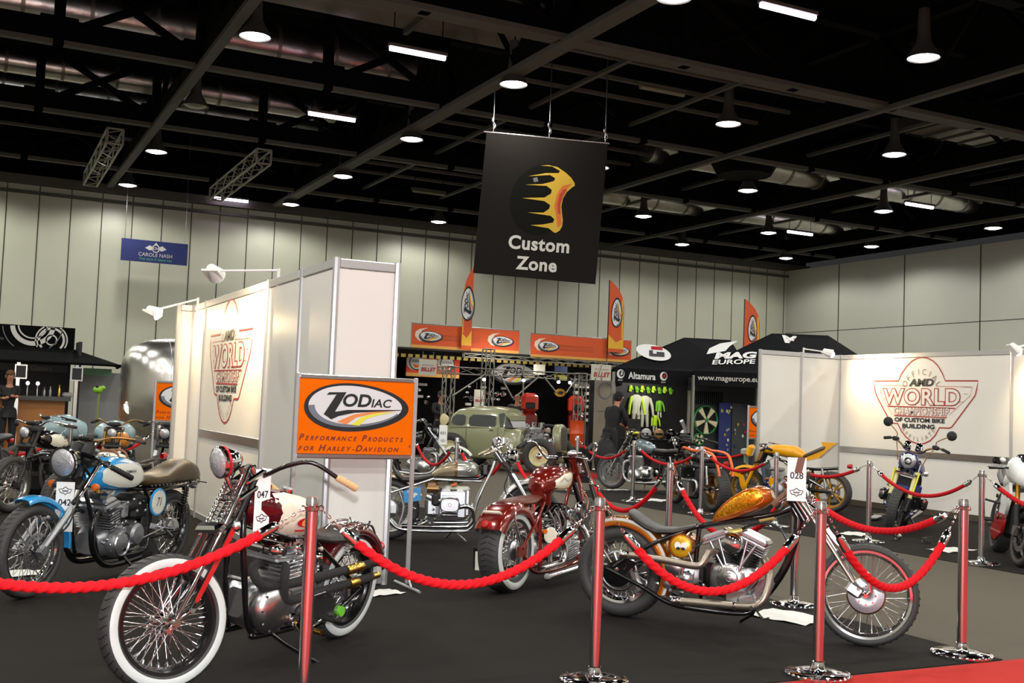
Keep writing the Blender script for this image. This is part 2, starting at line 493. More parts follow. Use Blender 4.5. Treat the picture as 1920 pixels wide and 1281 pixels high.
# ================================================================ lettering and marks
cream = mat('booth_panel', 'e3e1dc', .3, 0, scale=3, var=.02)
def zodiac(b, M, wd, far=0., lo=.0012):
    """the oval badge, wd wide, on plane M"""
    k = wd/1435.; e = lo*(1+far*6)
    def Z(i): return M @ T(0, 0, e*i)
    def P(pts): return [((x-893)*k, (512-y)*k) for x, y in pts]
    def egg(a, bb, cx, cy, tilt=0., n=48):
        out = []
        for i in range(n):
            t = 2*pi*i/n; sx = cos(t); yy = sin(t)*(1-.16*sx)
            out.append((cx+a*sx, cy-bb*yy*1.02 - tilt*0))
        return out
    b.flat(P(egg(717, 305, 893, 512)), Z(1), ink)
    b.flat(P(egg(640, 262, 873, 500)), Z(2), silv)
    dk = mat('grey_print', '6f7480', .5, scale=10)
    sh = egg(640, 262, 873, 500); s2 = egg(590, 235, 905, 492)
    b.flat(P([sh[i] for i in range(24, 46)] + [s2[i] for i in range(45, 23, -1)]), Z(3), dk)
    b.flat(P([(470, 360), (500, 325), (735, 315), (590, 575), (760, 545), (1500, 522), (1500, 530), (850, 580), (640, 630), (545, 675), (440, 610), (600, 350)]), Z(4), ink)
    b.text('OD', 226*k, Z(4) @ T(-22*k, 84*k, 0), ink, shear=.18, bold=.03, sx=1.12)
    b.text('IAC', 150*k, Z(4) @ T(318*k, 60*k, 0), ink, shear=.18, bold=.02, sx=1.15)
    b.flat(P([(625, 700), (850, 600), (1100, 560), (1400, 540), (1120, 580), (880, 640), (750, 735)]), Z(4), mat('pale_orange_print', 'e88848', .5, scale=10))
    b.flat(P([(815, 738), (960, 630), (1130, 580), (1450, 545), (1150, 610), (1010, 660), (930, 745)]), Z(4), yel)
def amd(b, M, wd, lo=.002):
    """winged championship badge, wd wide"""
    k = wd/1055.
    def Z(i): return M @ T(0, 0, lo*i)
    def P(pts): return [((x-722)*k, (535-y)*k) for x, y in pts]
    top = [(460, 376), (490, 320), (540, 262), (600, 215), (660, 192), (705, 188), (760, 195), (820, 220), (870, 262), (912, 320), (940, 376)]
    bot = [(890, 744), (850, 805), (800, 850), (740, 875), (680, 880), (610, 865), (550, 830), (500, 785), (460, 724)]
    out = top + [(1250, 378), (1240, 440), (1225, 490), (1190, 530), (1010, 735), (985, 744)] + bot + [(405, 724), (380, 712), (240, 525), (212, 480), (198, 430), (196, 376)]
    b.ribbon(P(out), 10*k, Z(1), red_ink, True)
    faint = mat('pale_red_ink', 'd0a090', .6, scale=20)
    for s in ([(230, 414), (560, 414)], [(840, 418), (1200, 424)], [(1120, 478), (1160, 478)], [(1070, 538), (1120, 538)], [(262, 470), (290, 470)], [(300, 522), (330, 522)], [(1120, 424), (1200, 428), (1180, 490), (985, 640)], [(250, 424), (275, 490), (400, 655)]):
        b.ribbon(P(s), 5*k, Z(1), faint)
    b.text('AMD', 78*k, Z(2) @ T(-20*k, 142*k, 0), ink, shear=.15, bold=.045, sx=1.42)
    b.text('WORLD', 172*k, Z(1) @ T(-25*k, 24*k, 0), red_ink, bold=.065, sx=1.16, space=1.1)
    b.text('WORLD', 172*k, Z(2) @ T(-25*k, 24*k, 0), cream, bold=.02, sx=1.16, space=1.1)
    b.text('CHAMPIONSHIP', 82*k, Z(1) @ T(-22*k, -88*k, 0), red_ink, bold=.06, sx=.9, space=1.08)
    b.text('CHAMPIONSHIP', 82*k, Z(2) @ T(-22*k, -88*k, 0), cream, bold=.015, sx=.9, space=1.08)
    for s in ([(350, 585), (1040, 590)], [(420, 660), (960, 664)]): b.ribbon(P(s), 9*k, Z(1), red_ink)
    b.text('OF CUSTOM BIKE', 46*k, Z(2) @ T(-38*k, -158*k, 0), ink, bold=.04, sx=1.42)
    b.text('BUILDING', 46*k, Z(2) @ T(-45*k, -207*k, 0), ink, bold=.04, sx=1.62)
    grey = mat('brown_grey_ink', '7c6c5c', .6, scale=20)
    for i, ch in enumerate('OFFICIAL'):
        a = rad(148-116*i/7); b.text(ch, 70*k, Z(2) @ T((-20+200*cos(a))*k, (25+205*sin(a))*k, 0) @ RZ(math.degrees(a)-90), grey, bold=-.01)
    for i, ch in enumerate('AFFILIATE'):
        a = rad(216+108*i/8); b.text(ch, 52*k, Z(2) @ T((-45+190*cos(a))*k, (-130+180*sin(a))*k, 0) @ RZ(math.degrees(a)+90), grey, bold=-.01)

# ================================================================ shell-scheme stands
ZT = 2.62
flood_e = mat('warm_flood', 'ffd9a0', emit=60)
def booth(name, label, pts, skip=()):
    """panels between the plan points pts; extruded posts and rails"""
    r = thing(name, label, 'exhibition stand wall', (pts[0][0], pts[0][1], 0))
    o = V((pts[0][0], pts[0][1], 0))
    for p in pts:
        b = MB(); q = V((p[0], p[1], 0))-o
        b.lathe([(0, 0), (.03, 0), (.03, ZT), (0, ZT)], q, (0, 0, 1), extr, 8, sm=False); b.build('post', r)
    for i in range(len(pts)-1):
        if i in skip: continue
        a, c = V((*pts[i], 0))-o, V((*pts[i+1], 0))-o; d = c-a; M = frame((0, 0, 0), d, (0, 0, 1)); L = d.length-.05; mid = (a+c)/2
        rot = frame((0, 0, 0), d, V((0, 0, 1)).cross(d))
        b = MB(); b.box(mid+V((0, 0, 1.3)), (L, .012, 2.46), cream, rot); b.build('wall_panel', r)
        for z in (ZT-.045, .05): b = MB(); b.cham(mid+V((0, 0, z)), (L, .036, .075), .006, extr, rot); b.build('rail', r)
    return r, o
LBX = 2.66
bl, o = booth('exhibition_wall', 'white shell scheme wall behind the whitewall bobber, bearing red winged badge', [(3.18, 8.5), (LBX, 8.5), (LBX, 9.45), (LBX, 10.6), (LBX, 13.6), (LBX, 14.4), (LBX-.19, 14.4)])
b = MB(); b.cham((LBX-3.18-.012, 3.6, 1.03), (.03, 2.94, .09), .005, steel); b.build('dado_rail', bl)
b = MB(); amd(b, frame((LBX-3.18-.009, 12.2-8.5, 1.86), (0, -1, 0), (0, 0, 1)), 2.08); b.build('logo', bl)
br, o = booth('exhibition_wall', 'white shell scheme corner behind yellow bike and round mirrored bike', [(12.2, 14.9), (13.1, 14.9), (14.0, 14.9), (14.0, 11.32), (14.0, 7.6), (14.0, 4.6)])
b = MB(); b.cham((14-12.2-.012, 13.1-14.9, .96), (.03, 3.5, .1), .005, steel); b.build('dado_rail', br)
b = MB(); amd(b, frame((14-12.2-.009, 13.0-14.9, 1.83), (0, -1, 0), (0, 0, 1)), 2.14); b.build('logo', br)
b = MB(); b.box((14-12.2-.02, 11.2-14.9, .05), (.03, 7.4, .1), mat('brown_skirting', '4a4038', .7)); b.build('skirting', br)

def arm_lamp(label, a, head, aim, power, lit=True, group='arm floodlights on the stand walls', vis=1):
    r = thing('arm_floodlight', label, 'floodlight', a, 0, group)
    a, head, aim = V(a), V(head), V(aim)
    b = MB(); d = head-a
    b.cyl((0, 0, -.12), (0, 0, .05), .016, white, 8); b.cyl((0, 0, .03), d, .012, white, 8); b.ell(d, (.03, .03, .03), white); b.build('arm', r)
    n = (aim-head).normalized()
    M = n.to_track_quat('Z', 'Y').to_matrix().to_4x4()
    b = MB(T(*d) @ M); b.lathe([(0, -.07), (.045, -.06), (.06, 0), (.085, .1), (.08, .1), (.05, .02), (0, .0)], (0, 0, 0), (0, 0, 1), white, 14); b.box((0, -.03, .0), (.16, .02, .16), white); b.build('lamp_head', r)
    b = MB(T(*d) @ M); b.ell((0, 0, .085), (.055, .055, .06), flood_e, 12, 8); b.build('bulb', r)
    light('stand_floodlight', 'SPOT', tuple(head+n*.15), power, WARM, .04, tuple(aim), 140, .6)
arm_lamp('white arm floodlight reaching out above the badge beside the blue cafe racer', (LBX, 10.3, ZT+.03), (2.1, 10.55, ZT+.03), (LBX+.05, 11.4, 2.25), 320)
arm_lamp('glaring arm floodlight at the narrow end of the stand wall by the caravan', (LBX, 14.2, ZT+.03), (2.12, 14.27, 2.5), (LBX-.02, 13.85, 2.2), 50)
arm_lamp('glaring arm floodlight above the yellow bike on the grey panel', (13.15, 14.9, ZT+.03), (13.3, 14.5, ZT), (14.0, 13.9, 2.25), 110)
arm_lamp('white arm floodlight above the white sport bike', (14.0, 11.0, ZT+.03), (13.5, 10.9, ZT-.02), (14.0, 10.6, 2.0), 95)

# the orange board signs on T-foot stands
def board_sign(label, loc, rz=0., text=True):
    r = thing('sign_stand', label, 'sign', loc, rz, 'orange board signs on stands')
    b = MB(); b.box((0, 0, 1.35), (.95, .012, .6), zor); b.build('board', r)
    for x in (-.485, .485):
        b = MB(); b.cham((x, 0, .86), (.032, .032, 1.64), .006, extr); b.build('post', r)
        b = MB(); b.cyl((x, -.27, .015), (x, .27, .015), .014, extr, 8); b.cyl((x, -.1, .015), (x, 0, .1), .01, extr, 6); b.build('foot', r)
    for z in (1.045, 1.655): b = MB(); b.cham((0, 0, z), (.94, .03, .034), .005, steel); b.build('rail', r)
    b = MB(); M = frame((0, -.0065, 1.35), (1, 0, 0), (0, 0, 1))
    zodiac(b, M @ T(.0, .075, 0), .86)
    def caps(line, x0, y, big, sm_, sx=1.25):
        """small-capital line: big initials, sm_ for the rest"""
        x = x0
        for wd in line.split(' '):
            for ch in wd:
                s = big if (ch.isupper()) else sm_
                b.text(ch.upper(), s, M @ T(x, y-(big-s)*.3, .002), brown_ink, 'LEFT', .3, .03, 1, sx)
                v = [q[0] for q in TXT[(ch.upper(), 'LEFT', .3, .03, 1., 0.)][0]] or [0]
                x += (max(v)-.0)*s*sx*.98 + .007
            x += .03
    caps('Performance Products', -.46, -.165, .066, .046, 1.0)
    caps('for Harley-Davidson', -.46, -.245, .066, .046, 1.06)
    b.text('®', .03, M @ T(.452, -.222, .002), brown_ink)
    b.build('logo', r)
    return r
sg = board_sign('large orange oval badge sign standing before the white end panel', (2.82, 8.3, 0))
dup(sg, (3.24, 17.75, .0), 'orange board sign in front of the silver caravan, half hidden by white stand wall')
dup(sg, (14.15, 17.0, .0), 'orange board sign under the black tent, half hidden by white stand corner')

# ================================================================ rope barriers
def stanchion(label, x, y):
    r = thing('rope_stanchion', label, 'stanchion', (x, y, 0), 0, 'chrome rope stanchions')
    b = MB(); b.lathe([(0, .07), (.031, .07), (.031, .955), (.0315, .985), (.028, 1.0), (0, 1.0)], (0, 0, 0), (0, 0, 1), satin, 24); b.build('pole', r)
    b = MB(); b.lathe([(.031, 0), (.036, .004), (.036, .022), (.031, .026)], (0, 0, .93), (0, 0, 1), chrome, 20)
    for a in (0, 90, 180, 270): b.lathe([(.012+.004*cos(t), .004*sin(t)) for t in (0, 1.57, 3.14, 4.71)], (.046*cos(rad(a)), .046*sin(rad(a)), .943), (sin(rad(a)), -cos(rad(a)), 0), chrome, 10, True)
    b.build('collar', r)
    b = MB(); b.lathe([(0, .001), (.175, .001), (.182, .008), (.182, .026), (.174, .032), (.1, .038), (.05, .04), (.04, .06), (.036, .09), (.031, .094)], (0, 0, 0), (0, 0, 1), chrome, 32)
    for k in range(28): b.ell((.178*cos(2*pi*k/28), .178*sin(2*pi*k/28), .02), (.012, .012, .011), chrome, 6, 4)
    b.build('base', r)
    return r
ST = {
 'S0': (-.55, 5.3, 'chrome stanchion holding the rope end beyond the bobber front wheel'),
 'S1': (1.60, 5.32, 'tall chrome stanchion in front of the whitewall bobber'),
 'S2': (3.185, 5.21, 'chrome stanchion at front centre, before gold chopper rear wheel'),
 'S3': (4.51, 4.93, 'chrome stanchion before gold chopper front wheel, at red carpet edge'),
 'S4': (5.82, 5.06, 'chrome stanchion holding two ropes at the red carpet corner'),
 'S5': (5.96, 6.80, 'chrome stanchion behind gold chopper front fork'),
 'SA': (6.16, 8.81, 'chrome stanchion standing in the aisle behind gold chopper seat'),
 'SB': (6.28, 10.75, 'chrome stanchion behind red chopper handlebar, mostly hidden'),
 'SC': (6.40, 12.7, 'chrome stanchion behind the silver bike handlebar'),
 'SD': (6.52, 14.67, 'chrome stanchion in front of the green car door'),
 'SE': (6.6, 16.6, 'chrome stanchion hidden behind the big orange sign'),
 'S6': (9.77, 8.26, 'chrome stanchion by the white sport bike'),
 'S7': (9.96, 10.07, 'chrome stanchion between yellow bike and round mirrored bike'),
 'S8': (9.9, 11.7, 'chrome stanchion in front of the yellow bike'),
 'S9': (9.9, 13.36, 'chrome stanchion in front of black bike with orange frame'),
 'SF': (9.95, 15.27, 'chrome stanchion in front of grey bike engine'),
 'SG': (10.0, 17.2, 'chrome stanchion behind the red chopper handlebar, farther one'),
 'SH': (13.4, 19.0, 'chrome stanchion between grey bike and black tent leg'),
 'SI': (14.9, 17.9, 'chrome stanchion beneath the black tent by the half hidden orange sign'),
 'S6b': (9.6, 6.3, 'chrome stanchion holding the rope end past the white sport bike'),
 'SJ': (1.5, 16.95, 'chrome stanchion among the dark bikes behind blue cafe racer'),
 'SK': (2.75, 17.15, 'chrome stanchion by the half hidden sign before the caravan'),
 'SL': (.2, 17.0, 'chrome stanchion between pale blue bike and beer bar'),
}
sp0 = None
for k, (x, y, lab) in ST.items():
    if sp0 is None: sp0 = stanchion(lab, x, y)
    else: dup(sp0, (x, y, 0), lab)
ropem = mat('red_rope', 'cc1620', .85, 0, bump=.35, scale=220, var=.12, spec=.2)
ropef = mat('dark_red_rope', 'b8141e', .7, 0, bump=.3, scale=220, var=.12, spec=.2)
def rope(label, a, c, low, m=ropem, n=None):
    A, B = V((ST[a][0], ST[a][1], .94)), V((ST[c][0], ST[c][1], .94))
    d = B-A; L = d.length; u = d/L
    sag = .94-low
    P = lambda t: A + u*(.05+(L-.1)*t) + V((0, 0, -sag*(1-(2*t-1)**2)))
    near = (A+B).length/2 < 13
    # pieces: chain hook, ferrule, twisted rope
    t0 = .085/L*1.6 + .02; t1 = 1-t0
    r = thing('barrier_rope', label, 'rope', (A.x, A.y, 0), 0, 'red barrier ropes')
    o = V((A.x, A.y, 0))
    N = int(L/(.011 if near else .05)); b = MB(); vs = []; fs = []; nn = 15 if near else 8
    for i in range(N+1):
        t = t0+(t1-t0)*i/N; p = P(t)-o; tg = (P(t+.001)-P(t-.001)).normalized(); x = V((0, 0, 1)).cross(tg).normalized(); y = tg.cross(x)
        for j in range(nn):
            th = 2*pi*j/nn; rr = .023*(1+.17*cos(3*(th)+i*.011*105)) if near else .022
            vs.append(p + (x*cos(th)+y*sin(th))*rr)
    for i in range(N):
        for j in range(nn): fs.append((i*nn+j, i*nn+(j+1) % nn, (i+1)*nn+(j+1) % nn, (i+1)*nn+j))
    b.add(vs, fs, m, True); b.build('rope_strand', r)
    for s, (ta, tb) in enumerate(((t0+.015, t0-.045/L*1.2), (t1-.015, t1+.045/L*1.2))):
        b = MB(); p0, p1 = P(ta)-o, P(tb)-o
        b.tube([p0, p0+(p1-p0)*.8, p1], [.027, .026, .016], chrome, 12)
        e = (A if s == 0 else B)-o + u*(.045 if s == 0 else -.045)
        for k in range(4):
            q = p1+(e-p1)*(k+.5)/4; dd = (e-p1).normalized(); xx, yy = perp(dd); ax = xx if k % 2 else yy; ay = dd
            b.tube([q+dd*.013*cos(h)+ax*.007*sin(h) for h in [2*pi*z/8 for z in range(8)]], .0028, chrome, 5, True)
        b.build('hook_end', r)
    return r
rope('red twisted rope sweeping across the whitewall bobber front wheel', 'S0', 'S1', .60)
rope('red twisted rope hanging before red chopper between the bobber and gold chopper stanchions', 'S1', 'S2', .55)
rope('red twisted rope hanging across the gold chopper engine', 'S2', 'S3', .49)
rope('red twisted rope drooping deep before gold chopper front wheel', 'S3', 'S4', .47)
rope('red twisted rope running back from the corner stanchion to the gold chopper fork', 'S4', 'S5', .70)
rope('red rope behind the gold chopper tank, rising into the aisle', 'S5', 'SA', .42)
rope('red rope drooping in the aisle behind red chopper engine', 'SA', 'SB', .45)
rope('red rope behind the red chopper tank, dropping beside the green car cream wheel', 'SB', 'SC', .48)
rope('red rope crossing low in front of the green car', 'SC', 'SD', .5)
rope('red rope between the green car stanchion and the big orange sign', 'SD', 'SE', .55, ropef)
rope('dark red rope before white sport bike, between its nose and the aisle', 'S6', 'S6b', .62, ropef)
rope('dark red rope drooping in front of the round mirrored bike', 'S7', 'S6', .65, ropef)
rope('dark red rope in front of the yellow bike rear wheel', 'S8', 'S7', .74, ropef)
rope('dark red rope in front of the yellow bike front fork', 'S9', 'S8', .70, ropef)
rope('dark red rope in front of the black bike with orange frame', 'SF', 'S9', .68, ropef)
rope('dark red rope crossing the grey bike front wheel', 'SG', 'SF', .66, ropef)
rope('dark red rope under the half hidden black tent, behind yellow bike', 'SI', 'SH', .6, ropef)
rope('thin dark red rope in front of the pale blue bike', 'SL', 'SJ', .55, ropef)
rope('thin dark red rope rising towards the half hidden sign by the caravan', 'SJ', 'SK', .6, ropef)

# ================================================================ motorcycles
class Bike:
    """origin under the rear axle, x forward, y to its left"""
    def __init__(s, label, x, y, ang, lean=0, group=None):
        s.r = thing('motorcycle', label, 'motorcycle', (x, y, .008), ang, group, lean); s.S = None
    def steer(s, A, d, ang):
        s.S = MX.Translation(A) @ MX.Rotation(rad(ang), 4, V(d)) @ MX.Translation(-V(A))
    def mb(s, st=False, M=None):
        S = s.S if st else None
        if M is not None: S = S @ M if S is not None else M
        return MB(S)
    def part(s, name, fn, st=False, parent=None):
        b = s.mb(st); fn(b); return b.build(name, parent or s.r)
def tyre_prof(R, rim, w, k=1., t0=0., t1=360., n=22, e=2.5):
    h = (R-rim)/2; rc = rim+h; out = []
    for i in range(n+1):
        t = rad(t0+(t1-t0)*i/n); c, q = cos(t), sin(t)
        rr = rc + h*k*math.copysign(abs(c)**(2/2.1), c)
        aa = w/2*k*math.copysign(abs(q)**(2/e), q)
        out.append((rr, aa))
    return out
def wheel(bk, u, R, rim, w, st=False, rimm=chrome, ww=None, spokes=40, disc=0, drum=0, spoke_m=satin, mag=0, magm=None, hub=.05, tyrem=None, hubm=chrome, discside=1, lines=None, zoff=0):
    M = T(u, 0, R+zoff)
    b = bk.mb(st, M); ax = (0, 1, 0)
    b.lathe([(0, -.085), (.014, -.085), (.016, -.06), (hub, -.058), (hub, -.045), (hub*.6, -.03), (hub*.6, .03), (hub, .045), (hub, .058), (.016, .06), (.014, .085), (0, .085)], (0, 0, 0), ax, hubm, 20)
    if drum: b.lathe([(0, .02), (drum, .02), (drum, .07), (drum*.8, .085), (0, .09)], (0, 0, 0), (0, discside, 0), alu, 28)
    wp = b.build('wheel', bk.r)
    b = bk.mb(st, M); b.lathe(tyre_prof(R, rim, w)[:-1], (0, 0, 0), ax, tyrem or rub, 56, True)
    # tread blocks
    if R > .28:
        for k in range(46):
            a = 2*pi*k/46
            for s_ in (-1, 1):
                p = [((R-.012)*cos(a+q*.07)*1., s_*(.006+q*w*.33), (R-.012)*sin(a+q*.07)) for q in (0, .5, 1)]
                q2 = []
                for (xx, yy, zz), q in zip(p, (0, .5, 1)):
                    f = (R+.0015-(.016*q*q))/(R-.012); q2.append((xx*f, yy, zz*f))
                b.tube(q2, .0035, blkm, 4, cap=False)
    b.build('tyre', wp)
    if ww:
        b = bk.mb(st, M)
        for s_ in (-1, 1):
            pr = [(r_, s_*a_) for r_, a_ in tyre_prof(R, rim, w, 1.02, ww[0], ww[1], 10)]
            b.lathe(pr, (0, 0, 0), ax, wwall, 56)
        b.build('white_wall', wp)
    b = bk.mb(st, M); q = w*.36
    b.lathe([(rim+.012, -q), (rim+.014, -q-.006), (rim-.004, -q-.004), (rim-.012, -q*.7), (rim-.022, -q*.4), (rim-.024, 0), (rim-.022, q*.4), (rim-.012, q*.7), (rim-.004, q+.004), (rim+.014, q+.006), (rim+.012, q)], (0, 0, 0), ax, rimm, 56); b.build('rim', wp)
    if spokes:
        b = bk.mb(st, M)
        for k in range(spokes):
            s_ = 1 if k % 2 else -1; a = 2*pi*k/spokes; o = .55 if (k//2) % 2 else -.55
            b.tube([(hub*.95*cos(a+o), s_*.05, hub*.95*sin(a+o)), ((rim-.022)*cos(a), s_*.012, (rim-.022)*sin(a))], .0026, spoke_m, 5, cap=False)
        for k in range(spokes):
            a = 2*pi*k/spokes; b.tube([((rim-.045)*cos(a), (.014 if k % 2 else -.014), (rim-.045)*sin(a)), ((rim-.02)*cos(a), 0, (rim-.02)*sin(a))], .0042, spoke_m, 5, cap=False)
        b.build('spoke_set', wp)
    if mag:
        b = bk.mb(st, M)
        for k in range(mag):
            a = 2*pi*k/mag
            for da in (-.16, .16):
                b.tube([(.05*cos(a), .0, .05*sin(a)), ((rim-.02)*cos(a+da), 0, (rim-.02)*sin(a+da))], [.016, .011], magm or rimm, 6)
        b.build('spoke_set', wp)
    if disc:
        b = bk.mb(st, M)
        for s_ in ((-1, 1) if discside == 0 else (discside,)):
            b.lathe([(disc*.62, .062), (disc, .062), (disc, .067), (disc*.62, .067)], (0, 0, 0), (0, s_, 0), steel, 36, True, sm=False)
            for k in range(6):
                a = pi*k/3; b.tube([(.03*cos(a), s_*.06, .03*sin(a)), (disc*.66*cos(a+.3), s_*.064, disc*.66*sin(a+.3))], .007, blkm, 5)
            for k in range(18):
                a = pi*k/9; b.cyl((disc*.82*cos(a), s_*.0625, disc*.82*sin(a)), (disc*.82*cos(a), s_*.0685, disc*.82*sin(a)), .006, ink, 6)
        b.build('brake_disc', wp)
    return wp
def sides(fn, b):
    for s_ in (1, -1): fn(b, s_)
def bolts(b, pts, ax, r=.007, h=.008, m=chrome):
    for p in pts:
        p = V(p); b.cyl(p, p+V(ax).normalized()*h, r, m, 6)
def barrel(b, o, ax, n, r, pitch, m, rod=True, square=False, sq=(.1, .1), thick=.35):
    """finned cylinder from o along ax"""
    ax = V(ax).normalized(); o = V(o)
    b.cyl(o, o+ax*n*pitch, r*.8, m, 18)
    if square:
        rot = ax.to_track_quat('Z', 'Y').to_matrix().to_4x4()
        for k in range(n): b.cham(o+ax*(k+.5)*pitch, (sq[0], sq[1], pitch*thick), .008 if pitch*thick > .02 else pitch*thick*.3, m, rot)
    else:
        for k in range(n): b.lathe([(r*.75, 0), (r, 0), (r, pitch*thick), (r*.75, pitch*thick)], o+ax*(k+.3)*pitch, ax, m, 22, True, sm=False)
def grip(b, a, c, m, r=.017):
    a, c = V(a), V(c); d = c-a
    b.tube([a, a+d*.04, a+d*.5, a+d*.95, c], [r*.9, r, r*1.06, r*1.1, r*.9], m, 12)
    for k in range(7): b.lathe([(r*.95, 0), (r*1.16, .002), (r*1.16, .005), (r*.95, .007)], a+d*(.1+.13*k), d, m, 12)
def lever(b, a, c, m=chrome):
    a, c = V(a), V(c); mid = (a+c)/2+V((.025, 0, -.004)); b.tube(spl([a, a+(mid-a)*.5+V((.02, 0, 0)), mid, c], 4), [.008]*3+[.006]*9+[.008], m, 6)
def headlamp(b, o, d, r, m=chrome, depth=.14, lm=lens):
    d = V(d).normalized(); o = V(o)
    b.lathe([(0, -depth), (r*.35, -depth*.96), (r*.72, -depth*.7), (r*.94, -depth*.3), (r*1.0, -.015), (r*1.06, -.01), (r*1.06, .006), (r*.97, .012)], o, d, m, 28)
    b.lathe([(r*.97, .008), (r*.8, .022), (r*.4, .034), (0, .038)], o, d, lm, 28)
def tubes(b, lst, r, m, n=8, k=0):
    for p in lst: b.tube(spl(p, k) if k else p, r, m, n)
def fender(b, cx, cz, R, w, a0, a1, m, edge=.02, n=26, lip=.5):
    """arched mudguard round (cx, cz), angles from forward, upward"""
    rings = []
    for i in range(n+1):
        a = rad(a0+(a1-a0)*i/n); ring = []
        for j in range(9):
            t = pi*j/8; y = w/2*cos(t); rr = R + .03*sin(t)**.6 - (edge if j in (0, 8) else 0)
            ring.append(V((cx+rr*cos(a), y, cz+rr*sin(a))))
        for j in range(8, -1, -1):
            p = ring[j].copy(); c = V((cx, p.y, cz)); p2 = c+(p-c)*(1-.006/R); p2.y *= .97; ring.append(p2)
        rings.append(ring)
    b.loft(rings, m)
def tank(b, secs, m, n=20, e=2.4, flat=0.):
    b.loft([sect(u, z, w, h, n, e, flat) for u, z, w, h in secs], m)
def tag_card(label, lines, o, rz, w=.1, h=.3, tilt=0, flip=0):
    """white show number card"""
    b = MB(); M = T(*o) @ RZ(rz) @ RX(90+tilt)
    poly = [(-w/2, -h/2), (w/2, -h/2), (w/2, h/2), (-w/2, h/2)]
    b.prism(poly, M, .0015, whiteb)
    F_ = M @ T(0, 0, .0025)
    b.text(lines, w*.5, F_ @ T(0, h*.08, 0), ink, bold=.02, sx=.95)
    k = w*.36
    b.ribbon([(-k, .25*k), (-.4*k, .3*k), (0, .62*k), (.4*k, .3*k), (k, .25*k), (.7*k, -.3*k), (.25*k, -.35*k), (0, -.6*k), (-.25*k, -.35*k), (-.7*k, -.3*k)], .006, F_ @ T(0, h*.32 if flip else -h*.3, 0), ink, True)
    b.flat([(-.55*k, .1*k), (.55*k, .1*k), (.4*k, -.15*k), (-.4*k, -.15*k)], F_ @ T(0, h*.32 if flip else -h*.3, 0), mat('grey_ink', '6a6a70', .6))
    o = b.build('number_card'); return tag(o, label, 'number card', 'white show number cards')

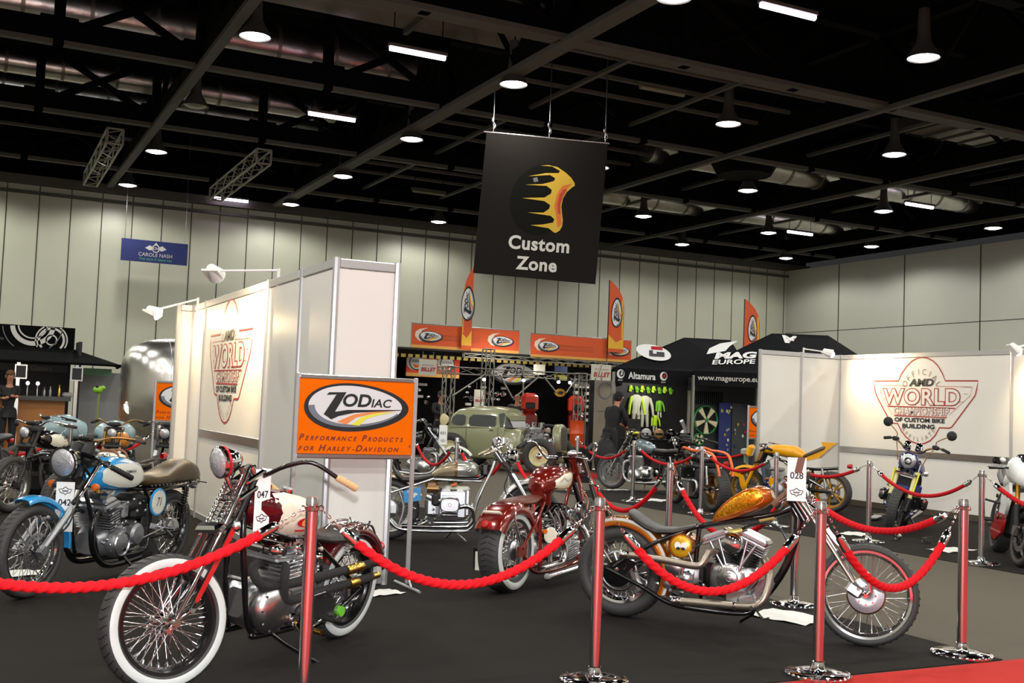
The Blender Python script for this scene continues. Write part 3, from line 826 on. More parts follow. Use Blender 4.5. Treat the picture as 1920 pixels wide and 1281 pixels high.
# ---------------------------------------------------------------- whitewall bobber
wine = mat('dark_wine_paint', '4a0a12', .12, 0, coat=1, scale=300, var=.15)
ivory = mat('ivory_paint', 'e9e2cd', .25, 0, coat=.6, scale=20)
def bobber():
    k = Bike('bobber with whitewall tyres, red striped springer fork and cream flank tank', 2.2, 6.69, -141.8, 6)
    A = V((1.02, 0, 1.02)); d = V((-.5, 0, .866)); k.steer(A, d, -23)
    wheel(k, 1.53, .335, .245, .125, True, blk, (62, 112), 60, spoke_m=satin, hub=.04)
    wheel(k, 0, .325, .225, .13, False, blk, (62, 112), 60, spoke_m=satin, hub=.06, drum=.09)
    ax = lambda t, off=0: A - d*t + V((off, 0, 0))
    def fork(b):
        for s in (1, -1):
            y = s*.09
            # rigid rear legs, black with red flank, and front sprung legs
            b.tube([(1.04, y*.8, 1.06), (1.17, y, .83), (1.44, y, .385)], [.017, .017, .013], blk, 10)
            b.tube([(1.09, y*.8, 1.09), (1.22, y*1.05, .85), (1.55, y*1.05, .30)], [.013, .012, .01], chrome, 8)
            b.tube([(1.44, y, .385), (1.53, y, .335), (1.57, y, .30)], [.014, .018, .014], chrome, 8)
            bolts(b, [(1.44, y, .385), (1.53, y, .335), (1.57, y, .30)], (0, s, 0), .014, .03)
            b.prism([(0, -.014), (.42, -.012), (.44, 0), (.42, .012), (0, .014)], frame((1.19, y+s*.018, .795), (.52, 0, -.855), (.855, 0, .52)), .004*s, redp)
            # springs with rods
            for uu, zz in ((1.125, 1.0), (1.07, .97)):
                a, c = V((uu+.01, y*.62, zz+.03)), V((uu+.135, y*.62, zz-.2)); dd = c-a; x, yy = perp(dd); pts = []
                for i in range(100):
                    t = i/99; pts.append(a+dd*t+(x*cos(t*2*pi*11)+yy*sin(t*2*pi*11))*.019)
                b.tube(pts, .0034, chrome, 5); b.cyl(a-dd*.12, c+dd*.1, .007, chrome, 8)
        for t, m in ((-.03, chrome), (.07, chrome), (.24, blk)):
            p = ax(t, .05); b.cham(p, (.14, .2, .03), .01, m, RY(30))
        b.cham(ax(.27, .12), (.07, .23, .05), .015, chrome, RY(30))
        b.cyl(A+V((0, 0, .03)), A-d*.2, .03, chrome, 14)
        for s in (1, -1):
            b.cyl((1.06, s*.05, 1.1), (1.02, s*.05, 1.02), .022, chrome, 10); b.ell((1.19, s*.11, .79), (.025, .02, .03), chrome)
        b.lathe([(0, -.13), (.02, -.13), (.024, 0), (.02, .13), (0, .13)], (1.53, 0, .335), (0, 1, 0), chrome, 14)
    k.part('springer_fork', fork, True)
    def hl(b):
        headlamp(b, (1.225, 0, 1.125), (1, 0, -.12), .082, chrome, .13)
        b.tube([(1.19, 0, 1.06), (1.15, 0, .98)], .014, chrome, 8)
        b.lathe([(.05, 0), (.088, .0), (.088, .012), (.05, .012)], (1.2, 0, 1.128), (1, 0, -.12), redp, 24)
    k.part('headlight', hl, True)
    def bars(b):
        for s in (1, -1):
            b.tube(spl([(1.0, 0, 1.045), (1.0, s*.06, 1.045), (.945, s*.2, 1.095), (.85, s*.3, 1.11), (.735, s*.36, 1.03)], 5), .0125, blk, 10)
            b.cyl((1.02, s*.05, 1.02), (1.0, s*.05, 1.05), .02, chrome, 10)
    hb = k.part('handlebar', bars, True)
    gold = mat('tan_grip', 'c8a878', .5, scale=50)
    k.part('grip', lambda b: [grip(b, (.735, s*.36, 1.03), (.62, s*.385, .965), gold, .018) for s in (1,)], True, hb)
    k.part('grip', lambda b: [grip(b, (.735, s*.36, 1.03), (.62, s*.385, .965), gold, .018) for s in (-1,)], True, hb)
    def frm(b):
        b.cyl((1.0, 0, 1.06), (1.1, 0, .87), .034, blk, 14)
        b.tube(spl([(1.04, 0, .96), (.8, 0, .83), (.45, 0, .66), (.3, 0, .58)]), .02, blk, 10)
        for s in (1, -1):
            b.tube(spl([(1.09, s*.02, .86), (1.1, s*.05, .7), (1.02, s*.07, .33), (.97, s*.08, .215), (.9, s*.09, .185), (.3, s*.11, .2), (0, s*.12, .325)], 6), .0175, blk, 10)
            b.tube([(.42, s*.05, .64), (.2, s*.1, .47), (-.01, s*.12, .33)], .015, blk, 8)
            b.box((0, s*.12, .325), (.1, .012, .07), blk)
        b.cyl((1.06, -.07, .5), (1.06, .07, .5), .012, steel, 8); b.tube([(.42, 0, .66), (.42, 0, .2)], .02, blk, 8)
    k.part('frame', frm)
    def tk(b):
        secs = [(.42, .765, .02, .03), (.46, .775, .075, .075), (.58, .81, .12, .105), (.76, .845, .138, .115), (.92, .865, .125, .115), (1.03, .885, .085, .1), (1.07, .895, .03, .06)]
        tank(b, secs, wine)
        b.lathe([(0, .03), (.03, .028), (.034, .01), (.034, 0)], (.78, .05, .955), (0, .2, 1), chrome, 16); b.cyl((.9, 0, .97), (.9, 0, 1.0), .03, redp, 14)
    tkp = k.part('fuel_tank', tk)
    def flank(b):
        for s in (1, -1):
            secs = [(.46, .76, .068, .055), (.5, .775, .097, .075), (.58, .805, .128, .1), (.72, .83, .1445, .112), (.85, .855, .137, .112), (.94, .875, .115, .09), (.97, .88, .1, .06)]
            rings = []
            for u, z, w_, h in secs:
                rings.append([V((u, s*(w_*(1-abs(t)**3*.35)), z+h*t)) for t in [q/5-1 for q in range(11)]])
            vs = [p for r in rings for p in r]; fs = []
            for i in range(len(rings)-1):
                for j in range(10): fs.append((i*11+j, i*11+j+1, (i+1)*11+j+1, (i+1)*11+j))
            b.add(vs, fs, ivory, True)
            M = frame((.69, s*.1475, .80), (-s, 0, 0), (0, 0, 1))
            b.flat(ellipse(.085, .026, 24), M @ T(0, 0, .001), redp); b.ribbon([(-.1, -.04), (-.03, -.045), (.04, -.04), (.1, -.02)], .01, M, redp); b.text('C', .07, M @ T(-.01, 0, .002), mat('gold_ink', 'd89040', .4), shear=.4, sx=2.2, bold=.02)
            b.tube([(.46, s*.08, .70), (.6, s*.125, .7), (.8, s*.135, .72), (.95, s*.11, .76)], .007, blk, 6)
    k.part('tank_flank', flank, parent=tkp)
    def seat(b):
        b.loft([sect(u, z, w_, h, 18, 2.2, .3) for u, z, w_, h in ((.42, .66, .02, .015), (.4, .66, .06, .03), (.32, .645, .1, .035), (.2, .645, .135, .035), (.1, .66, .14, .036), (.05, .672, .11, .03), (.03, .675, .03, .012))], leather)
        for s in (1, -1):
            pts = []
            for i in range(50):
                t = i/49; pts.append(V((.12+.022*cos(t*2*pi*6), s*.07+.022*sin(t*2*pi*6), .53+.1*t)))
            b.tube(pts, .004, chrome, 5)
    k.part('seat', seat)
    def fen(b): fender(b, 0, .325, .355, .16, 30, 168, wine)
    fp = k.part('rear_fender', fen)
    def rack(b):
        for s in (1, -1):
            b.tube(spl([(.22, s*.07, .64), (.12, s*.075, .7), (0, s*.075, .72), (-.13, s*.07, .7), (-.22, s*.05, .64)]), .008, chrome, 6)
            for q in range(4): b.cyl((.2-q*.1, s*.075, .64+.03*q), (.19-q*.1, s*.06, .6+.03*q), .007, chrome, 6)
        for q in range(16):
            a = rad(60+q*6); b.ell((.39*cos(a), 0, .325+.395*sin(a)), (.009, .02, .009), chrome, 6, 4)
    k.part('fender_rail', rack, parent=fp)
    k.part('taillight', lambda b: (b.lathe([(0, .05), (.03, .045), (.04, 0), (.035, -.05)], (-.36, 0, .52), (-1, 0, .3), redp, 14)), parent=fp)
    def sh(fn):
        def g(b): b.M = T(-.13, -.02, 0); fn(b)
        return g
    def eng(b):
        # crankcase, round timing cover, barrels, head with rocker boxes, carburettor
        b.loft([sect(u, z, w_, h, 20, 3.2) for u, z, w_, h in ((.5, .34, .08, .08), (.56, .33, .12, .12), (.8, .33, .13, .135), (1.0, .33, .125, .14), (1.1, .35, .1, .12), (1.14, .36, .06, .08))], alu)
        b.lathe([(0, .2), (.05, .198), (.11, .185), (.145, .15), (.15, .1), (.15, .0)], (.985, 0, .34), (0, 1, 0), polal, 32)
        b.lathe([(0, .185), (.06, .18), (.085, .16), (.09, .1)], (.72, 0, .3), (0, 1, 0), alu, 24)
        b.lathe([(0, .2), (.03, .198), (.04, .18), (.042, .14)], (.84, 0, .26), (0, 1, 0), chrome, 20)
        bolts(b, [(.985+.13*cos(a), .165, .34+.13*sin(a)) for a in [q*pi/5 for q in range(10)]], (0, 1, 0))
        barrel(b, (.87, .05, .45), (.06, 0, 1), 6, .0, .022, alu, square=True, sq=(.2, .2))
        b.cham((.88, 0, .6), (.2, .24, .05), .012, alu)
        for q in range(3): b.cham((.88, 0, .585+q*.02), (.23, .27, .007), .002, alu)
        for uu in (.79, .97):
            b.loft([sect(0, 0, .0, 0, 12)]+[[V((uu, y, .645))+V((.045*cos(2*pi*j/12)*f, 0, .035*sin(2*pi*j/12)*f)) for j in range(12)] for y, f in ((-.13, .6), (-.12, 1), (.12, 1), (.13, .6))][0:], chrome) if False else b.tube([(uu, -.14, .645), (uu, -.12, .645), (uu, .12, .645), (uu, .14, .645)], [.02, .042, .042, .02], chrome, 14)
            b.lathe([(0, .02), (.024, .018), (.03, 0)], (uu, .135, .645), (0, 1, 0), chrome, 14)
        bolts(b, [(.82+.04*q, .11, .66) for q in range(5)], (0, 0, 1), .009, .02)
        # carburettor with bell mouth and intake
        b.cyl((.76, .06, .58), (.63, .09, .56), .03, alu, 14); b.cham((.64, .1, .54), (.06, .07, .11), .012, polal); b.lathe([(.028, 0), (.03, .04), (.045, .06)], (.62, .09, .56), (-1, 0, 0), chrome, 18)
        b.cyl((.64, .1, .59), (.64, .1, .66), .018, chrome, 10); b.cyl((.56, .1, .57), (.53, .1, .45), .03, chrome, 14)
        for q in range(4): b.tube(spl([(.66+.05*q, .1, .62), (.7+.04*q, .13, .67-.02*q), (.8, .1, .72)]), .004, steel, 5)
        for q in range(26):
            b.ell((.56+random.random()*.4, .125+random.random()*.03, .46+random.random()*.2), (.012, .01, .012), random.choice((chrome, steel, alu)), 6, 5)
    ep = k.part('engine', sh(eng))
    def prim(b):
        b.loft([[V((u, .16+yy, z)) for yy, (u, z) in zip([0]*20, [(.62+.19*cos(t)*f, .29+.085*sin(t)*f) for t in [2*pi*j/20 for j in range(20)]])] for f in (1,)] + [[V((.62+.19*cos(2*pi*j/20)*f, .16+dy, .29+.085*sin(2*pi*j/20)*f)) for j in range(20)] for f, dy in ((1, .02), (.9, .035))], blkm)
        bolts(b, [(.62+.17*cos(a), .19, .29+.07*sin(a)) for a in [q*pi/5 for q in range(10)]], (0, 1, 0))
        for q in range(5): b.tube([(.5+.09*q, .2, .24), (.46+.09*q, .2, .2)], .012, chrome, 8)
        b.cyl((.46, .17, .25), (.46, .19, .25), .05, steel, 18); b.cyl((.39, .15, .24), (.39, .21, .24), .03, mat('green_cap', '6fbf3a', .4), 14)
        b.tube(spl([(.8, .2, .24), (.74, .24, .22), (.66, .25, .24)]), .01, chrome, 8); b.cyl((.72, .2, .19), (.72, .3, .19), .016, brass, 10); b.cyl((.64, .22, .25), (.64, .32, .25), .014, blkm, 10)
    k.part('primary_cover', sh(prim), parent=ep)
    def ex(b):
        b.tube(spl([(.9, .1, .55), (.96, .17, .56), (.985, .19, .5), (.96, .19, .4), (.87, .19, .375), (.7, .19, .385), (.1, .2, .41)], 6), .026, wrap, 12)
        b.tube(spl([(.9, -.02, .55), (1.08, .05, .56), (1.16, .12, .53), (1.1, .15, .475), (.9, .17, .465), (.5, .19, .48), (-.02, .2, .5)], 6), .026, wrap, 12)
        for u, z in ((.3, .485), (.22, .49), (.25, .4)): b.lathe([(.027, 0), (.031, .005), (.031, .09), (.027, .095)], (u, .2, z), (1, 0, -.03), brass, 14)
        b.cyl((.1, .2, .41), (.02, .2, .413), .021, brass, 12); b.cyl((.62, .222, .39), (.84, .222, .378), .004, steel, 6)
    k.part('exhaust_pipe', sh(ex))
    k.part('kickstand', lambda b: (b.tube([(.84, .1, .2), (.76, .17, .13), (.6, .3, .02)], .012, blk, 8), b.box((.59, .31, .012), (.08, .05, .012), blk), b.tube([(.8, .13, .17), (.7, .19, .1)], .006, chrome, 6)))
    k.part('drive_chain', lambda b: (b.tube([(.5, .11, .33), (0, .11, .39), (-.06, .11, .325), (0, .11, .26), (.5, .11, .24)], .009, steel, 6, True), b.lathe([(.05, 0), (.09, 0), (.09, .008), (.05, .008)], (0, .1, .325), (0, 1, 0), steel, 24, True)))
    return k
bobber()
tag_card('white number card 047 hanging on the whitewall bobber handlebar', '047', (1.502, 5.917, .93), 26, .105, .33)

# ---------------------------------------------------------------- gold flake chopper
greyal = mat('grey_engine_case', 'a2a4a8', .38, .9, bump=.05, scale=60, var=.15)
flake = mat('gold_flake', 'e89a14', .25, .7, coat=1, bump=.5, scale=150, var=.5, kind='voronoi')
candy = mat('candy_orange', 'c0600c', .2, .55, coat=1, bump=.15, scale=160, var=.4)
dull = mat('dull_pipe_steel', 'a49a8e', .35, .9, scale=30, var=.15)
def vtwin(b, u0, z0, m_b, m_h, side=-1, s=1., fr=22.5):
    """two finned cylinders on a crankcase with rocker boxes and pushrods on one side"""
    for sg in (-1, 1):
        ax = V((sg*sin(rad(fr)), 0, cos(rad(fr)))); o = V((u0+sg*.045*s, 0, z0))
        barrel(b, o+ax*.02, ax, 6, .083*s, .02*s, m_b)
        rot = RY(sg*fr)
        barrel(b, o+ax*.145*s, ax, 4, .0, .017*s, m_h, square=True, sq=(.17*s, .19*s), thick=.4)
        b.cham(o+ax*.245*s, (.2*s, .17*s, .05*s), .016, m_h, rot); b.cham(o+ax*.218*s, (.19*s, .2*s, .016), .004, m_h, rot)
        x = V((cos(rad(fr)), 0, -sg*sin(rad(fr))))
        for q in (-.07, .07): b.cyl(o+ax*.24*s+x*q+V((0, side*.085, 0)), o+ax*.24*s+x*q+V((0, side*.094, 0)), .012, steel, 10)
        for q in (-.035, .03):
            b.cyl(V((u0+sg*(.03+.018*(q < 0)), side*.115, z0+.0)), o+ax*.215*s+x*q*s+V((0, side*.1, 0)), .0105, alu, 8)
            b.cyl(V((u0+sg*(.03+.018*(q < 0)), side*.115, z0-.01)), V((u0+sg*(.034+.018*(q < 0)), side*.115, z0+.025)), .013, steel, 8)
def chopper():
    k = Bike('gold flake chopper with diamond tank, black frame and chrome springer fork', 4.37, 6.81, -51.7, 0)
    A = V((1.2, 0, .95)); d = V((-.57, 0, .82)); k.steer(A, d, 6)
    wheel(k, 1.69, .33, .275, .09, True, chrome, None, 40, spoke_m=satin, hub=.045)
    wheel(k, 0, .33, .215, .185, False, chrome, None, 40, spoke_m=satin, hub=.06)
    k.part('brake_disc', lambda b: (b.lathe([(.0, -.05), (.04, -.072), (.08, -.068), (.115, -.062), (.115, -.052), (0, -.045)], (1.69, 0, .33), (0, 1, 0), greyal, 36), b.lathe([(.114, -.064), (.124, -.06), (.124, -.05), (.114, -.048)], (1.69, 0, .33), (0, 1, 0), bronze, 36), b.cham((1.62, -.085, .36), (.11, .06, .08), .015, polal, RY(30)), bolts(b, [(1.69+.06*cos(a), -.07, .33+.06*sin(a)) for a in [q*pi/4 for q in range(8)]], (0, -1, 0))), True)
    def fork(b):
        for s in (1, -1):
            y = s*.085
            b.tube([(1.16, y, 1.03), (1.3, y, .86), (1.6, y, .42), (1.645, y, .37)], [.017, .017, .014, .012], dull if s < 0 else chrome, 10)
            b.tube([(1.21, y*1.1, 1.06), (1.33, y*1.1, .85), (1.55, y*1.1, .58), (1.62, y*1.1, .5), (1.7, y*1.1, .45)], [.012, .012, .013, .014, .012], chrome, 8)
            b.tube([(1.645, y, .37), (1.69, y, .33), (1.72, y, .36), (1.7, y*1.1, .45)], [.016, .022, .016, .012], chrome, 8)
            bolts(b, [(1.645, y, .37), (1.69, y, .33), (1.7, y*1.1, .45)], (0, s, 0), .015, .03)
            for uu in (1.24, 1.3):
                a, c = V((uu, s*.035, 1.03-(uu-1.24)*1.2)), V((uu+.1, s*.035, .88-(uu-1.24)*1.2)); dd = c-a; x, yy = perp(dd)
                b.tube([a+dd*(i/79)+(x*cos(i/79*2*pi*9)+yy*sin(i/79*2*pi*9))*.02 for i in range(80)], .004, chrome, 5); b.cyl(a-dd*.2, c+dd*.15, .008, chrome, 8)
        for t in (-.09, .06, .2):
            p = A-d*t+V((.06, 0, 0)); b.cham(p, (.15, .2, .028), .01, chrome, RY(35))
        b.cyl(A+d*.1, A-d*.2, .026, chrome, 14)
    k.part('springer_fork', fork, True)
    tan = mat('brown_leather', '6a4432', .55, bump=.2, scale=90)
    def bars(b):
        for s in (1, -1): b.tube(spl([(1.2, 0, 1.0), (1.2, s*.06, 1.02), (1.25, s*.16, 1.1), (1.28, s*.25, 1.1), (1.2, s*.32, .97)], 5), .0125, dull, 10); lever(b, (1.25, s*.31, 1.02), (1.15, s*.36, .9))
    hb = k.part('handlebar', bars, True)
    for s in (1, -1): k.part('grip', lambda b: grip(b, (1.21, s*.318, .985), (1.11, s*.33, .87), tan, .018), True, hb)
    def frm(b):
        b.cyl((1.15, 0, .98), (1.28, 0, .78), .033, blk, 14)
        b.tube(spl([(1.2, 0, .86), (1.06, 0, .80), (.69, 0, .715), (.54, 0, .68)], 5), .022, blk, 10)
        b.tube(spl([(1.25, 0, .8), (1.235, 0, .7), (1.17, 0, .48), (1.06, 0, .29), (.97, 0, .19)], 5), .028, blk, 10)
        b.tube([(1.2, 0, .86), (1.24, 0, .8), (1.235, 0, .72)], .03, blk, 8)
        b.tube(spl([(.8, 0, .66), (.9, 0, .71), (1.03, 0, .745), (1.13, 0, .7), (1.18, 0, .62)], 6), .011, blk, 8)
        for s in (1, -1):
            b.tube(spl([(.56, s*.03, .69), (.36, s*.09, .6), (.16, s*.12, .49), (-.02, s*.13, .36)], 6), .016, blk, 8)
            b.tube(spl([(-.08, s*.13, .35), (.18, s*.13, .25), (.38, s*.12, .155), (.56, s*.11, .13), (.9, s*.08, .13), (1.0, s*.03, .2)], 6), .017, blk, 8)
            b.prism([(-.1, -.02), (.06, -.035), (.16, .06), (.05, .09), (-.07, .03)], frame((0, s*.125, .345), (1, 0, 0), (0, 0, 1)), .01, blk)
        b.tube([(.56, 0, .69), (.54, 0, .45), (.6, 0, .13)], .018, blk, 8)
    k.part('frame', frm)
    def tk(b):
        b.M = T(.655, 0, .725) @ RY(-20)
        tank(b, [(0, 0, .012, .012), (.03, .012, .035, .026), (.1, .03, .062, .05), (.2, .052, .09, .073), (.3, .066, .107, .084), (.38, .07, .104, .08), (.43, .066, .08, .06), (.46, .06, .045, .035)], candy, 22, 2.6)
        b.M = None
        b.cyl((.97, .04, .93), (.965, .04, .97), .026, chrome, 16); b.tube(spl([(.74, 0, .68), (.8, -.02, .665), (.86, 0, .68)]), .02, mat('pale_gold', 'd8c070', .3, .4), 8); b.tube([(.98, 0, .76), (1.08, 0, .79)], .018, MATS['pale_gold'], 8)
    tkp = k.part('fuel_tank', tk)
    def inset(b):
        for s in (1, -1):
            MM = T(.655, 0, .725) @ RY(-20); prof = [(.03, .012, .03, .016), (.07, .026, .05, .03), (.13, .042, .071, .047), (.2, .056, .089, .06), (.28, .068, .1035, .069), (.35, .072, .106, .066), (.39, .07, .1, .05), (.408, .068, .094, .028)]
            vs = []; fs = []
            for u, z, w_, h in prof:
                for q in range(13):
                    t = q/6-1; vs.append(MM @ V((u, s*(w_*(1-abs(t)**3*.2)+.009), z+.008+h*t*.86)))
            for i in range(len(prof)-1):
                for j in range(12): fs.append((i*13+j, i*13+j+1, (i+1)*13+j+1, (i+1)*13+j))
            b.add(vs, fs, flake, True)
            ring = [V(vs[i*13]) for i in range(len(prof))]+[V(vs[i*13+12]) for i in range(len(prof)-1, -1, -1)]
            b.tube(ring, .007, candy, 6, True)
    k.part('tank_inset', inset, parent=tkp)
    fp = k.part('rear_fender', lambda b: fender(b, 0, .33, .355, .21, -24, 118, candy, .03))
    def stripe(b):
        for s in (1, -1):
            for rr, w_, m in ((.368, .02, wwall), (.352, .008, mat('gold_leaf', 'c89b3c', .3, .6))):
                vs = []; fs = []
                for i in range(37):
                    a = rad(-22+138*i/36); y = s*.1065
                    for r2 in (rr-w_/2, rr+w_/2): vs.append(V((r2*cos(a), y if r2 < .36 else y*.995, .33+r2*sin(a))))
                for i in range(36): fs.append((2*i, 2*i+1, 2*i+3, 2*i+2))
                b.add(vs, fs, m)
        rings = []
        for i in range(25):
            a = rad(-18+130*i/24); rings.append([V(((.389-.006*abs(q)/3)*cos(a), q*.022, .33+(.389-.006*abs(q)/3)*sin(a))) for q in range(-3, 4)])
        vs = [p for r in rings for p in r]; b.add(vs, [(i*7+j, i*7+j+1, i*7+8+j, i*7+7+j) for i in range(24) for j in range(6)], flake, True)
        for s in (1, -1): b.tube(spl([(-.02, s*.12, .36), (-.12, s*.115, .5), (-.16, s*.108, .62)]), .007, dull, 6)
    k.part('fender_stripe', stripe, parent=fp)
    k.part('seat', lambda b: b.loft([sect(u, z, w_, h, 16, 2.4, .2) for u, z, w_, h in ((.05, .74, .05, .012), (.065, .74, .1, .03), (.12, .70, .125, .034), (.2, .655, .13, .03), (.28, .63, .13, .03), (.4, .64, .11, .026), (.52, .675, .07, .02), (.58, .7, .03, .01))], leather))
    def oil(b):
        b.lathe([(0, -.12), (.075, -.118), (.088, -.1), (.088, .1), (.075, .118), (0, .12)], (.455, 0, .545), (0, 1, 0), candy, 28)
        cap = mat('yellow_cap', 'd8a416', .28, .3, coat=.6)
        b.lathe([(0, .139), (.064, .137), (.073, .13), (.076, .115), (.074, .1)], (.468, -.0, .548), (0, -1, 0), cap, 30)
        M = frame((.468, -.1395, .548), (1, 0, 0), (0, 0, 1))
        for q in (-.022, .022):
            b.flat(ellipse(.022, .026, 20, q, .006), M @ T(0, 0, .001), whiteb); b.flat(ellipse(.015, .011, 16, q*.8, -.014), M @ T(0, 0, .002), ink)
        b.cyl((.5, -.08, .62), (.52, -.08, .64), .016, chrome, 10)
    k.part('oil_tank', oil)
    def eng(b):
        vtwin(b, .825, .41, blkm, alu)
        b.loft([sect(u, z, w_, h, 20, 3) for u, z, w_, h in ((.66, .34, .06, .08), (.69, .34, .1, .12), (.82, .34, .11, .14), (.95, .33, .1, .12), (1.0, .32, .06, .08))], alu)
        b.lathe([(0, .15), (.03, .148), (.05, .14), (.055, .13), (.085, .125), (.1, .11), (.1, .05)], (.815, 0, .365), (0, -1, 0), polal, 28)
        b.lathe([(.018, .152), (.022, .155), (.03, .152)], (.815, 0, .365), (0, -1, 0), steel, 20)
        b.cham((.86, -.1, .25), (.16, .07, .1), .015, alu); b.cham((.93, -.12, .23), (.12, .05, .06), .012, polal, RY(-15))
        rot = RY(-52)
        for q in range(7): b.cham((1.03-.011*q, -.1, .27+.014*q+.02), (.13, .08, .006), .002, polal, rot)
        b.prism([(-.06, -.06), (.03, -.08), (.09, .05), (.05, .12), (-.02, .05)], frame((1.02, -.105, .3), (1, 0, 0), (0, 0, 1)), -.03, polal)
        b.lathe([(0, .2), (.03, .198), (.06, .185), (.072, .16), (.072, .12), (.06, .1)], (.83, 0, .6), (0, -1, 0), chrome, 28); b.cyl((.83, -.12, .6), (.83, .02, .58), .03, alu, 12)
        # gearbox
        b.loft([sect(u, z, w_, h, 18, 3) for u, z, w_, h in ((.3, .33, .05, .06), (.33, .33, .09, .1), (.5, .34, .1, .11), (.58, .34, .06, .07))], alu)
        for uu, zz, r_ in ((.42, .4, .07), (.5, .33, .05), (.38, .28, .04)): b.lathe([(0, .14), (r_*.6, .138), (r_, .12), (r_, .08)], (uu, 0, zz), (0, -1, 0), polal, 22)
        for q in range(6): b.lathe([(.05, 0), (.056, .002), (.056, .008), (.05, .01)], (.44, -.1-.0, .41-.0), (0, -1, 0), chrome, 18) if q == 0 else b.cyl((.38+.02*q, -.13, .44), (.38+.02*q, -.13, .36), .006, chrome, 6)
        bolts(b, [(.45+.1*cos(a), -.1, .33+.07*sin(a)) for a in [q*pi/4 for q in range(8)]], (0, -1, 0), .009, .02)
        for q in range(22): b.ell((.3+random.random()*.35, -.11-random.random()*.03, .18+random.random()*.16), (.014, .012, .014), random.choice((chrome, steel, blk)), 6, 5)
        b.tube(spl([(.52, -.13, .52), (.57, -.15, .4), (.55, -.15, .3)]), .006, polal, 6); b.tube(spl([(.62, -.06, .6), (.56, -.1, .55), (.5, -.1, .58)]), .008, blk, 6)
        b.cyl((.26, .11, .33), (1.0, .11, .3), .001, blk, 4); b.loft([[V((uu+r_*cos(t), yy, .33+.1*sin(t))) for t in [2*pi*j/20 for j in range(20)]] for uu, yy, r_ in ((.62, .1, .32), (.62, .17, .32), (.62, .19, .28))], blk)
    k.part('engine', eng)
    def ex(b):
        b.tube(spl([(.72, -.08, .53), (.67, -.15, .525), (.64, -.19, .46), (.58, -.2, .435), (.35, -.2, .455), (.1, -.2, .465)], 6), .025, dull, 14)
        b.tube(spl([(1.03, -.05, .5), (1.08, -.12, .42), (1.075, -.18, .3), (1.03, -.2, .225), (.93, -.2, .2), (.46, -.2, .185)], 6), .027, dull, 14)
        for p, q in (((.12, -.2, .464), (.055, -.2, .467)), ((.5, -.2, .186), (.43, -.2, .184))): b.lathe([(.027, 0), (.032, .004), (.032, .03), (.029, .034), (.032, .038), (.032, .066), (.02, .07), (.018, .04)], p, V(q)-V(p), chrome, 16)
        b.lathe([(.028, 0), (.032, .004), (.032, .014), (.028, .018)], (.86, -.2, .197), (1, 0, .02), chrome, 16)
    k.part('exhaust_pipe', ex)
    def spr(b):
        b.lathe([(.0, .12), (.1, .12), (.11, .115), (.11, .108), (0, .108)], (0, 0, .33), (0, -1, 0), blk, 30)
        for a in (20, 80, 140): b.tube([(.06*cos(rad(a)), -.122, .33+.06*sin(rad(a))), (.13*cos(rad(a+20)), -.12, .33+.13*sin(rad(a+20)))], .014, steel, 6)
        b.lathe([(.12, -.09), (.145, -.088), (.145, -.083), (.12, -.081)], (.0, 0, .33), (0, 1, 0), steel, 30, True)
        b.cham((.15, -.11, .27), (.06, .05, .16), .015, polal, RY(-25)); b.lathe([(0, .14), (.02, .138), (.026, .12)], (0, 0, .345), (0, -1, 0), chrome, 14)
    k.part('rear_brake', spr)
    k.part('foot_peg', lambda b: (b.cyl((.99, -.1, .2), (.99, -.24, .2), .014, chrome, 10), b.tube(spl([(.98, -.13, .2), (1.05, -.17, .13), (1.1, -.2, .14)]), .008, chrome, 6)))
    k.part('kickstand', lambda b: (b.tube([(.95, .08, .15), (.9, .2, .08), (.8, .28, .01)], .012, blk, 8)))
chopper()
tag_card('white number card 028 strapped to the gold chopper handlebar', '028', (4.72, 5.385, 1.095), -34, .115, .27)
b = MB(); b.box((4.735, 5.375, 1.185), (.045, .006, .1), MATS['brown_leather'], RZ(-34) @ RY(12)); tag(b.build('card_strap'), 'brown leather strap holding number card 028', 'strap')

